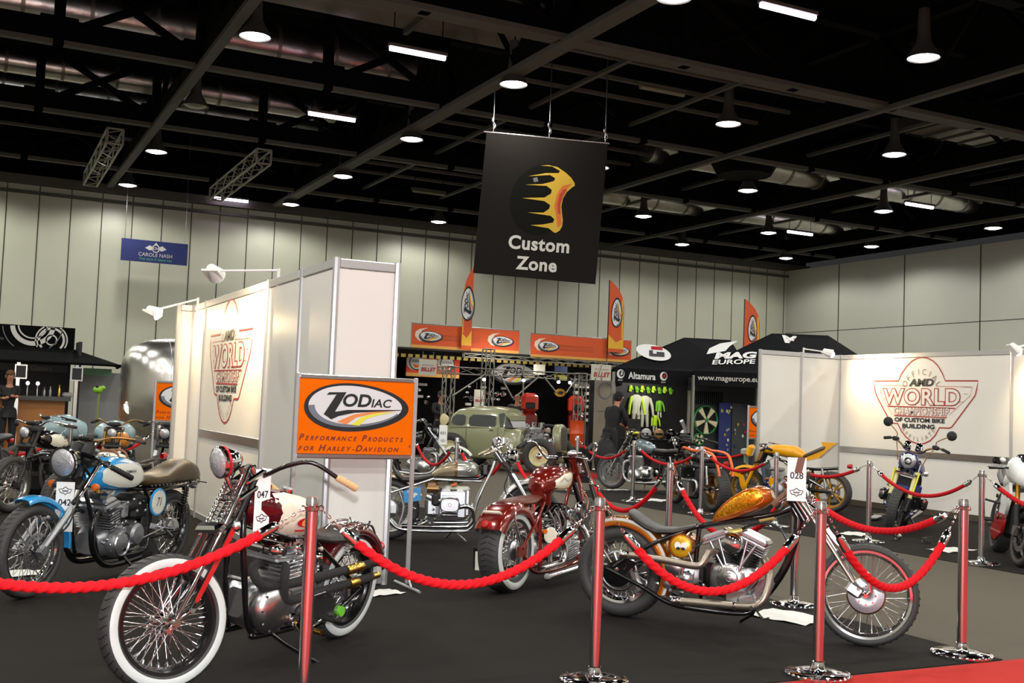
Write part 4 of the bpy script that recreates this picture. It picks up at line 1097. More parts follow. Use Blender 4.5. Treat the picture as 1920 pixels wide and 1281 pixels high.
# ---------------------------------------------------------------- blue and cream cafe racer
sky = mat('sky_blue_paint', '2a92d2', .2, 0, coat=1, scale=20)
creamp = mat('cream_paint', 'dcdcd0', .25, 0, coat=.7, scale=20)
brownl = mat('bronze_leather', '4a3a24', .35, 0, bump=.1, scale=120, var=.3)
def cafe():
    k = Bike('blue and cream cafe racer with round number plate 71 and stepped seat', 1.66, 9.83, -131.45, 3)
    A = V((1.2, 0, .93)); d = V((-.68, 0, .73)); k.steer(A, d, -2)
    wheel(k, 1.73, .33, .255, .105, True, chrome, None, 40, spoke_m=steel, hub=.05, disc=.13)
    wheel(k, 0, .325, .235, .13, False, blk, None, 40, spoke_m=chrome, hub=.06, drum=.09)
    def fork(b):
        for s in (1, -1):
            y = s*.1
            b.cyl((1.16, y, .93), (1.45, y, .6), .019, chrome, 14); b.tube([(1.43, y, .625), (1.45, y, .6), (1.7, y, .36), (1.74, y, .32)], [.025, .028, .026, .02], greyal, 14)
            b.lathe([(.02, 0), (.029, .005), (.029, .05), (.022, .055)], (1.42, y, .635), (-.7, 0, .7), blkm, 14); b.box((1.72, y, .335), (.06, .05, .05), greyal, RY(45))
        for t in (-.02, .2): b.cham(A-d*t+V((.03, 0, 0)), (.1, .25, .035), .012, blkm, RY(42))
        b.cyl(A+d*.05, A-d*.22, .028, blkm, 12); b.cyl((1.73, -.12, .33), (1.73, .12, .33), .012, steel, 10)
        b.tube(spl([(1.3, .06, .8), (1.42, .14, .72), (1.5, .13, .5), (1.68, .1, .4)], 5), .006, blkm, 6)
    k.part('fork', fork, True)
    k.part('headlight', lambda b: (headlamp(b, (1.44, 0, .94), (1, 0, -.12), .108, blk, .17), b.lathe([(.1, .0), (.116, .0), (.116, .014), (.1, .014)], (1.44, 0, .94), (1, 0, -.12), chrome, 28), [b.tube([(1.25, s*.1, .83), (1.36, s*.115, .92)], .012, blk, 6) for s in (1, -1)]), True)
    def sig(s): return lambda b: (b.cyl((1.3, s*.11, .765), (1.3, s*.17, .765), .009, chrome, 8), b.lathe([(0, -.03), (.022, -.025), (.03, 0), (.026, .015), (0, .022)], (1.31, s*.19, .765), (1, 0, 0), amber, 16))
    for s in (1, -1): k.part('turn_signal', sig(s), True)
    def bars(b):
        for s in (1, -1):
            b.tube(spl([(1.2, 0, .985), (1.22, s*.08, .985), (1.36, s*.22, .985), (1.4, s*.33, .945), (1.385, s*.36, .935)], 5), .012, blk, 8); lever(b, (1.4, s*.33, .955), (1.27, s*.44, .87)); b.cham((1.38, s*.32, .95), (.05, .04, .05), .008, blkm)
        for s in (1, -1): b.lathe([(0, .05), (.035, .05), (.042, .04), (.042, -.03), (.03, -.04), (0, -.04)], (1.25, s*.055, 1.02), (-.5, 0, .85), blkm, 20); b.lathe([(0, .052), (.036, .051)], (1.25, s*.055, 1.02), (-.5, 0, .85), glassm if False else polal, 20)
        b.cham((1.32, -.2, .99), (.07, .05, .05), .01, blkm); b.tube(spl([(1.3, -.2, .98), (1.25, -.1, .93), (1.3, 0, .85)]), .006, blkm, 5); b.tube(spl([(1.38, .3, .95), (1.36, .12, .9), (1.25, .05, .82)]), .006, blkm, 5)
    hb = k.part('handlebar', bars, True)
    for s in (1, -1): k.part('grip', lambda b: grip(b, (1.385, s*.36, .935), (1.25, s*.46, .85), blkm, .019), True, hb)
    def fen(b): fender(b, 1.73, .33, .36, .13, 72, 183, sky, .012, 30)
    k.part('front_fender', lambda b: (fen(b), [b.tube([(1.5, s*.07, .58), (1.56, s*.09, .48)], .012, sky, 6) for s in (1, -1)]), True)
    def frm(b):
        b.cyl((1.14, 0, .99), (1.3, 0, .79), .036, blk, 14)
        b.tube(spl([(1.2, 0, .9), (.8, 0, .74), (.3, 0, .68), (-.25, 0, .72)]), .02, blk, 8)
        for s in (1, -1):
            b.tube(spl([(1.26, s*.02, .82), (1.2, s*.08, .6), (1.08, s*.1, .25), (1.0, s*.1, .2), (.5, s*.11, .2), (.42, s*.11, .3)]), .017, blk, 8)
            b.tube(spl([(.5, s*.08, .7), (.42, s*.11, .5), (.42, s*.11, .28)]), .016, blk, 8)
            b.tube([(.42, s*.1, .66), (.1, s*.11, .69), (-.25, s*.1, .7)], .014, blk, 8)
            b.tube([(.42, s*.11, .3), (0, s*.12, .325)], .018, blk, 8)
    k.part('frame', frm)
    def tk(b):
        tank(b, [(.52, .8, .03, .03), (.54, .8, .085, .075), (.62, .81, .125, .11), (.78, .82, .148, .14), (.95, .83, .152, .142), (1.1, .83, .14, .12), (1.2, .82, .1, .085), (1.235, .815, .05, .05)], sky, 24, 2.8, .12)
        b.lathe([(0, .025), (.03, .023), (.036, .01), (.036, -.01)], (.95, 0, .965), (0, 0, 1), chrome, 18)
    tkp = k.part('fuel_tank', tk)
    def flank(b):
        for s in (1, -1):
            prof = [(.60, .80, .115, .035), (.63, .81, .133, .05), (.66, .815, .1385, .07), (.72, .82, .1465, .088), (.82, .828, .1545, .095), (.95, .835, .1575, .092), (1.06, .84, .1505, .075), (1.13, .84, .137, .05), (1.15, .84, .13, .03)]
            vs = []; fs = []
            for i, (u, z, w_, h) in enumerate(prof):
                for q in range(11):
                    t = q/5-1; uu = u-(.035*(q % 2) if i == 0 else 0); vs.append(V((uu, s*(w_*(1-abs(t)**3*.12*h/.09)+.001), z+h*t)))
            for i in range(len(prof)-1):
                for j in range(10): fs.append((i*11+j, i*11+j+1, (i+1)*11+j+1, (i+1)*11+j))
            b.add(vs, fs, creamp, True)
            M = frame((.83, s*.1575, .86), (-s, 0, 0), (0, 0, 1)); b.text('YAMAHA', .034, M, ink, shear=.2, bold=.02)
        vs = [V((u, y, z)) for u, z in ((.62, .924), (.72, .95), (.85, .966)) for y in (-.06, 0, .06)]
        b.add(vs, [(0, 1, 4, 3), (1, 2, 5, 4), (3, 4, 7, 6), (4, 5, 8, 7)], creamp, True)
    k.part('tank_flank', flank, parent=tkp)
    def seat(b):
        b.loft([sect(u, z, w_, h, 18, 2.6, .1) for u, z, w_, h in ((.53, .77, .06, .045), (.5, .765, .11, .05), (.38, .755, .13, .055), (.22, .755, .135, .058), (.08, .78, .135, .085), (-.04, .8, .135, .108), (-.14, .805, .132, .11), (-.25, .79, .12, .09), (-.33, .765, .09, .055), (-.36, .75, .05, .025))], brownl)
        for s in (1, -1): bolts(b, [(.48-.055*q, s*(.128 if q < 13 else .105), .725) for q in range(15)], (0, s, 0), .007, .007, steel)
        for q in range(7): bolts(b, [(-.355+.012*abs(q-3), -.09+.03*q, .735)], (-1, 0, 0), .007, .007, steel)
    k.part('seat', seat)
    def plate(s):
        def f(b):
            o = (.43, s*.165, .595); b.lathe([(0, .012), (.108, .012), (.112, .008), (.112, 0), (0, 0)], o, (0, s, 0), sky, 36, sm=False)
            b.lathe([(0, .0145), (.094, .0145), (.095, .012)], o, (0, s, 0), creamp, 36, sm=False)
            M = frame((.43, s*.182, .595), (-s, 0, 0), (0, 0, 1)); b.text('71', .1, M, ink, shear=.25, bold=.0, sx=.8)
            bolts(b, [(.43+.085*cos(a), s*.179, .595+.085*sin(a)) for a in (pi/2, pi*1.17, pi*1.83)], (0, s, 0), .005, .004, steel); b.cyl((.43, s*.1, .595), (.43, s*.165, .595), .012, blk, 8)
        return f
    for s in (1, -1): k.part('number_plate', plate(s))
    def eng(b):
        b.loft([sect(u, z, w_, h, 22, 3.2) for u, z, w_, h in ((.55, .34, .08, .09), (.59, .34, .13, .12), (.8, .33, .14, .13), (1.0, .32, .14, .12), (1.08, .31, .1, .08))], greyal)
        b.lathe([(0, .215), (.06, .212), (.1, .195), (.112, .16), (.115, .1)], (.92, 0, .315), (0, 1, 0), greyal, 32); b.lathe([(0, .205), (.07, .2), (.09, .18), (.095, .1)], (.7, 0, .36), (0, 1, 0), greyal, 28)
        for r_ in (.05, .085): b.lathe([(r_, .2), (r_+.006, .212), (r_+.012, .2)], (.92, 0, .315), (0, 1, 0), alu, 28)
        bolts(b, [(.92+.104*cos(a), .17, .315+.104*sin(a)) for a in [q*pi/6 for q in range(12)]], (0, 1, 0))
        for yy in (-.07, .07): barrel(b, (.95, yy, .42), (.28, 0, 1), 7, .0, .021, greyal, square=True, sq=(.17, .135))
        b.cham((1.0, 0, .6), (.2, .3, .05), .014, greyal, RY(15)); b.cham((1.01, 0, .64), (.16, .27, .05), .02, polal, RY(15))
        for yy in (-.08, .08): b.cyl((1.01, yy-.03, .665), (1.01, yy+.03, .665), .03, alu, 14)
        for yy in (-.07, .07): b.cyl((.92, yy, .58), (.78, yy, .57), .03, alu, 12); b.cham((.76, yy, .55), (.08, .07, .13), .015, greyal); b.lathe([(.03, 0), (.045, .03), (.045, .1), (0, .11)], (.72, yy, .57), (-1, 0, 0), blkm, 14)
        b.cham((.56, 0, .56), (.2, .22, .2), .03, blkm)
        for q in range(30): b.ell((.58+random.random()*.55, .14+random.random()*.03, .25+random.random()*.4), (.014, .012, .014), random.choice((greyal, steel, blk)), 6, 5)
    k.part('engine', eng)
    def ex(b):
        for s in (1, -1): b.tube(spl([(1.04, s*.07, .56), (1.14, s*.1, .55), (1.2, s*.12, .45), (1.16, s*.12, .28), (1.02, s*.13, .16), (.8, s*.12, .14), (.5, s*.1, .15)], 6), .024, blk, 12); b.lathe([(.026, 0), (.034, .004), (.034, .02), (.026, .024)], (1.05, s*.075, .56), (1, .1, 0), chrome, 14)
        b.cham((.45, 0, .16), (.3, .2, .09), .03, blkm)
    k.part('exhaust_pipe', ex)
    def shock(s):
        def f(b):
            a, c = V((-.02, s*.14, .7)), V((-.02, s*.145, .36)); dd = c-a; x, yy = perp(dd)
            b.cyl(a, c, .014, blk, 10); b.tube([a+dd*(.1+.6*i/99)+(x*cos(i/99*2*pi*9)+yy*sin(i/99*2*pi*9))*.026 for i in range(100)], .006, blk, 5); b.cyl(a+dd*.02, a+dd*.12, .03, blk, 12); bolts(b, [a, c], (0, s, 0), .014, .02)
        return f
    for s in (1, -1): k.part('shock_absorber', shock(s))
    k.part('taillight', lambda b: (b.lathe([(0, -.06), (.03, -.05), (.042, 0), (.04, .02), (0, .035)], (-.37, 0, .68), (-1, 0, 0), steel, 18), b.tube([(-.36, .02, .71), (-.5, .06, .69)], .006, blk, 6), b.box((-.4, 0, .69), (.12, .02, .02), blk)))
    k.part('foot_control', lambda b: (b.cyl((.9, .18, .27), (.32, .19, .385), .007, alu, 8), b.tube(spl([(.33, .17, .42), (.3, .19, .36), (.22, .2, .3)]), .01, alu, 8), b.cyl((.32, .15, .38), (.32, .28, .38), .014, alu, 10), b.cham((.38, .15, .38), (.2, .012, .05), .004, alu, RY(-15)), b.cyl((.9, .15, .27), (.9, .22, .27), .016, blk, 10)))
    k.part('kickstand', lambda b: b.tube([(.75, .1, .2), (.7, .18, .1), (.66, .27, .0)], .013, blk, 8))
cafe()
tag_card('white number card 042 hanging between the blue bike fork legs', '042', (.76, 8.71, .625), -21, .13, .36, flip=1)

# ---------------------------------------------------------------- silver flat-twin
champ = mat('champagne_paint', 'a8977c', .22, .5, coat=1, scale=200, var=.06)
silverp = mat('silver_paint', 'b4b2ac', .22, .6, coat=1, scale=200, var=.05)
bband = mat('brown_band', '7a5c38', .3, .3, coat=.8)
def flattwin():
    k = Bike('silver and champagne flat twin chopper with polished tube frame beside white end panel', 4.25, 11.29, -23.6, 0)
    A = V((1.12, 0, .98)); d = V((-.6, 0, .8)); k.steer(A, d, 4)
    wheel(k, 1.53, .32, .25, .1, True, chrome, None, 36, hub=.05, disc=.13, discside=-1)
    wheel(k, 0, .325, .23, .14, False, creamp, None, 36, hub=.07, drum=.1, discside=-1)
    def fork(b):
        for s in (1, -1):
            y = s*.1; b.cyl((1.1, y, 1.05), (1.33, y, .7), .02, chrome, 12); b.tube([(1.3, y, .745), (1.33, y, .7), (1.5, y, .42), (1.55, y, .32)], [.024, .027, .025, .02], polal, 12)
        for t in (-.04, .17): b.cham(A-d*t+V((.04, 0, 0)), (.1, .25, .035), .012, chrome, RY(35))
        b.cyl(A+d*.05, A-d*.2, .028, chrome, 12); b.cyl((1.53, -.12, .32), (1.53, .12, .32), .012, steel, 8)
        b.lathe([(0, .06), (.05, .055), (.06, 0), (.06, -.04), (0, -.05)], (1.14, 0, 1.08), (-.4, 0, .9), chrome, 18)
        b.tube(spl([(1.15, -.1, .98), (1.28, -.16, .85), (1.22, -.14, .6), (1.3, -.13, .45)]), .006, blkm, 5)
    k.part('fork', fork, True)
    k.part('headlight', lambda b: headlamp(b, (1.34, 0, .92), (1, 0, -.1), .08, chrome, .13), True)
    def bars(b):
        for s in (1, -1):
            b.tube(spl([(1.12, 0, 1.06), (1.14, s*.08, 1.07), (1.22, s*.2, 1.1), (1.2, s*.29, 1.06), (1.09, s*.33, 1.0)], 5), .0125, chrome, 8); lever(b, (1.13, s*.34, 1.03), (.98, s*.38, .94)); b.lathe([(0, .03), (.03, .028), (.03, -.03), (0, -.03)], (1.18, s*.28, 1.1), (0, 0, 1), chrome, 12)
    hb = k.part('handlebar', bars, True)
    for s in (1, -1): k.part('grip', lambda b: grip(b, (1.09, s*.33, 1.0), (.97, s*.345, .93), champ, .017), True, hb)
    k.part('front_fender', lambda b: (fender(b, 1.53, .32, .35, .14, 50, 172, silverp, .02), [b.tube([(1.53, s*.08, .33), (1.25, s*.08, .56)], .006, steel, 6) for s in (1, -1)]), True)
    def frm(b):
        b.cyl((1.08, 0, 1.03), (1.2, 0, .87), .034, polal, 12)
        b.tube(spl([(1.13, 0, .9), (.95, 0, .68), (.45, 0, .65)]), .02, blk, 8)
        for s in (1, -1):
            y = s*.1
            b.tube(spl([(1.12, s*.03, .87), (1.08, s*.06, .76), (.99, y, .56), (.93, y, .385), (.91, y, .2), (.86, y, .14), (.78, y, .12), (.18, y, .115), (.02, s*.12, .2), (-.03, s*.12, .31)], 6), .018, polal, 10)
            b.tube([(.47, y, .67), (0, s*.12, .5), (-.1, s*.12, .46)], .014, polal, 8)
            b.tube(spl([(.1, y, .54), (.15, y, .4), (.157, y, .31), (.12, y, .17)]), .013, polal, 8)
            b.tube([(.45, y, .662), (.99, y*.6, .653)], .012, polal, 8); b.box((0, s*.12, .33), (.16, .014, .08), polal)
        b.box((-.0, 0, .12), (.05, .2, .02), polal)
    k.part('frame', frm)
    def tk(b):
        tank(b, [(.44, .7, .02, .02), (.46, .705, .06, .035), (.52, .735, .095, .06), (.6, .755, .112, .08), (.69, .768, .12, .092)], champ, 22, 2.5, .05)
        tank(b, [(.69, .768, .122, .094), (.72, .77, .123, .095)], bband, 22, 2.5, .05)
        tank(b, [(.72, .77, .122, .094), (.82, .772, .122, .096), (.9, .77, .105, .085), (.94, .765, .07, .06), (.95, .765, .03, .03)], silverp, 22, 2.5, .05)
        b.tube([(.46, -.08, .672), (.95, -.06, .678)], .012, blk, 8); b.tube([(.46, .08, .672), (.95, .06, .678)], .012, blk, 8)
        b.lathe([(0, .02), (.028, .018), (.03, 0)], (.85, 0, .868), (0, 0, 1), chrome, 16); b.cham((1.02, 0, .78), (.1, .1, .16), .03, blk)
        for s in (1, -1):
            o = (.845, s*.1215, .78); b.lathe([(0, .004), (.028, .004), (.03, 0)], o, (0, s, 0), silv, 24, sm=False); M = frame((.845, s*.127, .78), (-s, 0, 0), (0, 0, 1))
            b.lathe([(.024, .005), (.029, .006)], o, (0, s, 0), ink, 24)
            for q in (0, 2): b.flat([(0, 0)]+arc(0, 0, .017, q*90, q*90+90, 6), M, ink)
    k.part('fuel_tank', tk)
    k.part('seat', lambda b: b.loft([sect(u, z, w_, h, 16, 2.6) for u, z, w_, h in ((-.02, .82, .05, .015), (.01, .79, .09, .03), (.06, .7, .11, .045), (.14, .645, .12, .04), (.25, .645, .12, .032), (.4, .675, .09, .026), (.46, .69, .05, .012))], leather))
    k.part('rear_fender', lambda b: fender(b, 0, .325, .37, .18, 25, 165, champ, .03))
    def side(b):
        for s in (1, -1):
            b.prism([(.15, .53), (.335, .58), (.34, .435), (.165, .405)], frame((0, s*.14, 0), (1, 0, 0), (0, 0, 1)), -.02*s if s < 0 else .02, sky) if s < 0 else b.prism([(.15, .53), (.335, .58), (.34, .435), (.165, .405)], frame((0, .14, 0), (1, 0, 0), (0, 0, 1)), -.02, sky)
        for q, w_ in (((.22, .525), .018), ((.27, .5), .022), ((.25, .475), .02), ((.21, .52), .012)): b.flat(ellipse(w_*1.5, w_*.7, 14, *q), frame((0, -.1625 if False else -.1615, 0), (1, 0, 0), (0, 0, 1)), creamp)
        b.box((.25, 0, .5), (.14, .26, .12), blk)
    k.part('side_panel', side)
    def eng(b):
        b.cham((.68, 0, .4), (.34, .22, .34), .04, alu); b.cham((.72, 0, .565), (.28, .16, .06), .02, creamp); b.cham((.84, 0, .42), (.06, .19, .3), .02, polal)
        b.cham((.46, 0, .36), (.16, .18, .22), .04, alu); b.cyl((.4, -.06, .56), (.52, -.06, .56), .05, bronze, 16); b.cham((.45, 0, .6), (.14, .2, .1), .03, bband)
        for s in (1, -1):
            barrel(b, (.65, s*.1, .4), (0, s, 0), 8, .0, .014, alu, square=True, sq=(.17, .19))
            b.cham((.65, s*.25, .4), (.19, .07, .17), .02, alu); b.loft([[V((.65+.1*f*cos(t)*abs(cos(t))**-.4, s*yy, .41+.07*f*sin(t)*abs(sin(t))**-.4 if abs(sin(t)) > 1e-6 else .41)) if abs(cos(t)) > 1e-6 else V((.65, s*yy, .41+.07*f*(1 if sin(t) > 0 else -1))) for t in [2*pi*(j+.5)/24 for j in range(24)]] for f, yy in ((1, .28), (1.02, .31), (.9, .33))], polal)
            b.lathe([(.1, .305), (.103, .31)], (.65, 0, .41), (0, s, 0), blk, 4) if False else None
            M = frame((.65, s*.3315, .415), (-s, 0, 0), (0, 0, 1)); b.ribbon(ellipse(.016, .016, 18), .004, M, ink, True); b.ribbon(ellipse(.105, .075, 30), .008, frame((.65, s*.296, .41), (-s, 0, 0), (0, 0, 1)), blk, True)
            b.cyl((.5, s*.14, .44), (.4, s*.12, .48), .03, alu, 12); b.cham((.5, s*.18, .45), (.09, .08, .13), .02, blkm); b.cyl((.56, s*.2, .44), (.5, s*.18, .44), .028, steel, 12)
            for q in range(3): b.cyl((.55+.06*q, s*.24, .3), (.62+.06*q, s*.24, .3), .016, blk, 8)
        for q in range(18): b.ell((.2+random.random()*.3, -.11, .16+random.random()*.2), (.015, .012, .015), random.choice((polal, steel, blk)), 6, 5)
        b.cyl((.72, -.1, .62), (.66, -.1, .6), .02, amber, 10)
    k.part('engine', eng)
    def ex(b):
        for s in (1, -1): b.tube(spl([(.72, s*.25, .38), (.82, s*.25, .4), (.89, s*.22, .36), (.905, s*.2, .27), (.87, s*.2, .205), (.8, s*.2, .18), (.45, s*.2, .17), (.15, s*.2, .165)], 6), .026, chrome, 14); b.tube(spl([(.3, s*.2, .17), (.38, s*.22, .2), (.42, s*.22, .23)]), .016, chrome, 8)
    k.part('exhaust_pipe', ex)
    k.part('kickstand', lambda b: b.tube([(.7, .1, .12), (.66, .18, .05), (.62, .24, .0)], .012, steel, 8)); k.part('prop_stand', lambda b: b.tube([(.72, -.08, .11), (.82, -.12, .03), (.84, -.14, .012)], .01, steel, 6))
flattwin()

# ---------------------------------------------------------------- red chopper seen from behind
cred = mat('candy_red_paint', '74150a', .18, .3, coat=1, scale=300, var=.25)
def redchop():
    k = Bike('candy red chopper with cream tank panel and whitewall tyre, seen from behind', 4.0, 7.93, 35, 1)
    A = V((1.25, 0, .98)); d = V((-.58, 0, .815)); k.steer(A, d, 0)
    wheel(k, 1.75, .33, .265, .09, True, chrome, None, 40, hub=.045, spoke_m=chrome)
    wheel(k, 0, .33, .215, .2, False, chrome, (60, 112), 60, hub=.06, spoke_m=chrome, drum=.08, discside=-1)
    def fork(b):
        for s in (1, -1):
            y = s*.085
            b.tube([(1.2, y, 1.06), (1.36, y, .87), (1.68, y, .4), (1.71, y, .36)], [.017, .017, .013, .012], blk if s > 0 else chrome, 8); b.tube([(1.26, y, 1.06), (1.42, y, .84), (1.78, y, .36)], .012, chrome, 8)
            b.tube([(1.71, y, .36), (1.75, y, .33), (1.78, y, .36)], .015, chrome, 8)
            a, c = V((1.3, s*.04, 1.02)), V((1.42, s*.04, .85)); dd = c-a; x, yy = perp(dd); b.tube([a+dd*(i/79)+(x*cos(i/79*2*pi*9)+yy*sin(i/79*2*pi*9))*.02 for i in range(80)], .004, chrome, 5)
        for t in (-.06, .16): b.cham(A-d*t+V((.04, 0, 0)), (.14, .2, .03), .01, chrome, RY(35))
        b.cyl(A+d*.06, A-d*.18, .028, cred, 12)
        b.tube([(1.4, -.08, .8), (1.34, -.2, .78), (1.28, -.22, .74)], .009, chrome, 6); b.ell((1.4, -.1, .8), (.025, .025, .025), chrome)
    k.part('springer_fork', fork, True)
    def bars(b):
        b.ell((1.2, 0, 1.07), (.035, .05, .035), chrome)
        for s in (1, -1):
            b.tube(spl([(1.21, 0, 1.045), (1.2, s*.08, 1.04), (1.18, s*.15, 1.03), (1.14, s*.21, 1.02), (1.1, s*.26, 1.08), (1.05, s*.3, 1.16), (.93, s*.32, 1.17), (.8, s*.33, 1.13)], 5), .0125, chrome, 8)
            lever(b, (.95, s*.34, 1.17), (.82, s*.39, 1.1))
        b.tube([(1.1, .1, 1.03), (1.1, .18, 1.03)], .02, chrome, 8)
    hb = k.part('handlebar', bars, True)
    for s in (1, -1): k.part('grip', lambda b: grip(b, (.92, s*.322, 1.17), (.78, s*.332, 1.12), blkm, .017), True, hb)
    def frm(b):
        b.cyl((1.2, 0, 1.02), (1.31, 0, .85), .034, cred, 12); b.tube(spl([(1.25, 0, .92), (.9, 0, .8), (.55, 0, .68), (.42, 0, .66)]), .024, cred, 8)
        for s in (1, -1):
            b.tube(spl([(1.28, s*.02, .87), (1.26, s*.08, .65), (1.15, s*.1, .2), (1.05, s*.11, .13), (.3, s*.12, .13), (.02, s*.14, .3)]), .018, cred, 8); b.tube(spl([(.55, s*.05, .68), (.3, s*.11, .55), (0, s*.14, .35)]), .016, cred, 8); b.tube([(.36, s*.11, .58), (.36, s*.12, .14)], .018, cred, 8); b.box((0, s*.14, .33), (.14, .014, .08), cred)
        b.tube([(.62, -.05, .66), (.6, -.06, .76)], .03, cred, 8)
    k.part('frame', frm)
    def tk(b):
        tank(b, [(.5, .8, .02, .03), (.515, .81, .085, .075), (.58, .835, .115, .1), (.68, .865, .135, .105), (.85, .875, .135, .1), (.98, .885, .105, .08), (1.06, .895, .06, .05), (1.09, .9, .02, .02)], cred, 22, 2.6)
        b.loft([sect(u, z, w_, h, 14, 2.4) for u, z, w_, h in ((.5, .78, .05, .06), (.54, .72, .07, .07), (.62, .72, .06, .05), (.66, .74, .03, .03))], cred); b.lathe([(0, .03), (.03, .028), (.034, 0)], (.9, -.05, .965), (0, 0, 1), chrome, 16); b.lathe([(0, .03), (.03, .028), (.034, 0)], (.75, .05, .962), (0, 0, 1), chrome, 16)
    tkp = k.part('fuel_tank', tk)
    def fl(b):
        for s in (1, -1):
            prof = [(.62, .84, .128, .03), (.68, .855, .1395, .05), (.76, .862, .142, .062), (.86, .87, .14, .062), (.95, .88, .1215, .05), (1.0, .888, .1, .03)]; vs = []; fs = []
            for i, (u, z, w_, h) in enumerate(prof):
                for q in range(11): t = q/5-1; vs.append(V((u-.02*(q % 2)*(i == 0), s*(w_*(1-abs(t)**3*.1)), z-.01+h*t)))
            for i in range(len(prof)-1):
                for j in range(10): fs.append((i*11+j, i*11+j+1, (i+1)*11+j+1, (i+1)*11+j))
            b.add(vs, fs, ivory, True)
            rim_ = [V(vs[i*11])+V((0, 0, -.004*(i % 2))) for i in range(len(prof))]+[V(vs[i*11+10]) for i in range(len(prof)-1, -1, -1)]
            b.tube(rim_, .004, mat('gold_edge', 'a8743c', .4), 4, True); b.ribbon([(-.12, -.01), (-.05, .02), (.02, -.01), (.1, .015)], .012, frame((.8, s*.1435, .858), (-s, 0, 0), (0, 0, 1)), mat('grey_script', 'a8a496', .5))
    k.part('tank_flank', fl, parent=tkp)
    red_l = mat('oxblood_leather', '5a2210', .4, 0, bump=.12, scale=120, var=.2)
    k.part('seat', lambda b: (b.loft([sect(u, z, w_, h, 18, 2.2, .2) for u, z, w_, h in ((.02, .7, .03, .01), (.04, .7, .11, .026), (.15, .7, .145, .034), (.28, .705, .13, .036), (.42, .715, .08, .03), (.54, .72, .05, .02), (.58, .725, .02, .01))], red_l), [b.tube([V((.15+.024*cos(i/59*2*pi*6), s*.09+.024*sin(i/59*2*pi*6), .58+.1*i/59)) for i in range(60)], .005, chrome, 5) for s in (1, -1)], [b.cyl((.3, s*.08, .6), (.3, s*.08, .68), .014, chrome, 8) for s in (1, -1)]))
    fp = k.part('rear_fender', lambda b: (fender(b, 0, .33, .355, .25, 22, 150, cred, .06), [b.tube([(0, s*.13, .34), (-.12, s*.135, .58), (-.1, s*.125, .64)], .01, chrome, 6) for s in (1, -1)]))
    k.part('taillight', lambda b: (b.lathe([(0, .05), (.028, .045), (.035, 0), (.03, -.05)], (-.32, 0, .55), (-1, 0, .4), redp, 14), b.cham((-.22, 0, .63), (.1, .16, .02), .008, ivory, RY(25))), parent=fp)
    k.part('license_plate', lambda b: (b.box((.02, .22, .22), (.006, .19, .2), blk), b.box((.016, .22, .22), (.004, .15, .15), creamp), b.cyl((.02, .12, .3), (.02, .2, .26), .008, blk, 6)))
    def eng(b):
        vtwin(b, .82, .37, blkm, chrome)
        b.loft([sect(u, z, w_, h, 20, 3) for u, z, w_, h in ((.64, .3, .06, .08), (.67, .3, .1, .12), (.82, .3, .11, .13), (.96, .3, .1, .12), (1.0, .3, .06, .08))], alu)
        b.lathe([(0, .15), (.05, .148), (.085, .13), (.1, .11), (.1, .05)], (.83, 0, .32), (0, -1, 0), alu, 26)
        for q in range(7): b.cham((.93, -.13, .2+.018*q), (.22, .07, .008), .002, alu, RY(-8))
        b.loft([sect(u, z, w_, h, 18, 3) for u, z, w_, h in ((.3, .3, .05, .07), (.34, .3, .1, .1), (.52, .31, .11, .11), (.58, .31, .06, .07))], alu)
        b.lathe([(.05, .2), (.075, .2), (.09, .185), (.09, .17), (.075, .15)], (1.02, 0, .58), (0, -1, 0), chrome, 26); b.lathe([(0, .185), (.06, .185)], (1.02, 0, .58), (0, -1, 0), polal, 26); b.tube([(1.02, -.1, .58), (.85, 0, .55)], .03, chrome, 10)
        for q in range(50): b.ell((.35+random.random()*.85, -.1-random.random()*.06, .2+random.random()*.44), (.016, .014, .016), random.choice((chrome, chrome, steel, blk)), 7, 5)
        for q in range(6): b.tube(spl([(.5+.1*q, -.12, .62), (.56+.1*q, -.15, .5), (.5+.1*q, -.13, .4)]), .007, chrome, 6)
        b.tube(spl([(1.2, -.1, .75), (1.25, -.14, .65), (1.2, -.12, .5)]), .008, mat('copper_pipe', 'c88a6a', .3, .9), 6)
    ep = k.part('engine', eng)
    k.part('oil_filter', lambda b: (b.lathe([(0, .05), (.062, .05), (.068, .042)], (.46, -.13, .42), (-.45, -1, 0), ivory, 24), b.lathe([(.068, .042), (.072, .03), (.072, -.05), (0, -.06)], (.46, -.13, .42), (-.45, -1, 0), blk, 24), b.cyl((.45, -.16, .3), (.45, -.16, .2), .025, chrome, 12), b.cyl((.34, -.16, .46), (.33, -.18, .46), .02, amber, 10)), parent=ep)
    def ex(b):
        b.tube(spl([(1.02, -.06, .48), (1.14, -.14, .42), (1.16, -.2, .25), (1.08, -.22, .14), (.9, -.22, .115), (.3, -.22, .1)], 6), .032, chrome, 14)
        b.tube(spl([(.64, -.06, .48), (.58, -.16, .42), (.66, -.2, .3), (.62, -.2, .2), (.5, -.2, .18), (.25, -.2, .175)], 6), .028, chrome, 14)
    k.part('exhaust_pipe', ex)
    k.part('foot_peg', lambda b: (b.cyl((1.15, -.1, .25), (1.15, -.3, .25), .016, chrome, 8), b.tube(spl([(1.15, -.14, .25), (1.28, -.22, .3), (1.34, -.26, .36)]), .01, chrome, 6), b.ell((1.34, -.26, .37), (.03, .03, .02), chrome), b.cyl((.5, -.16, .1), (.95, -.17, .07), .008, cred, 6)))
redchop()

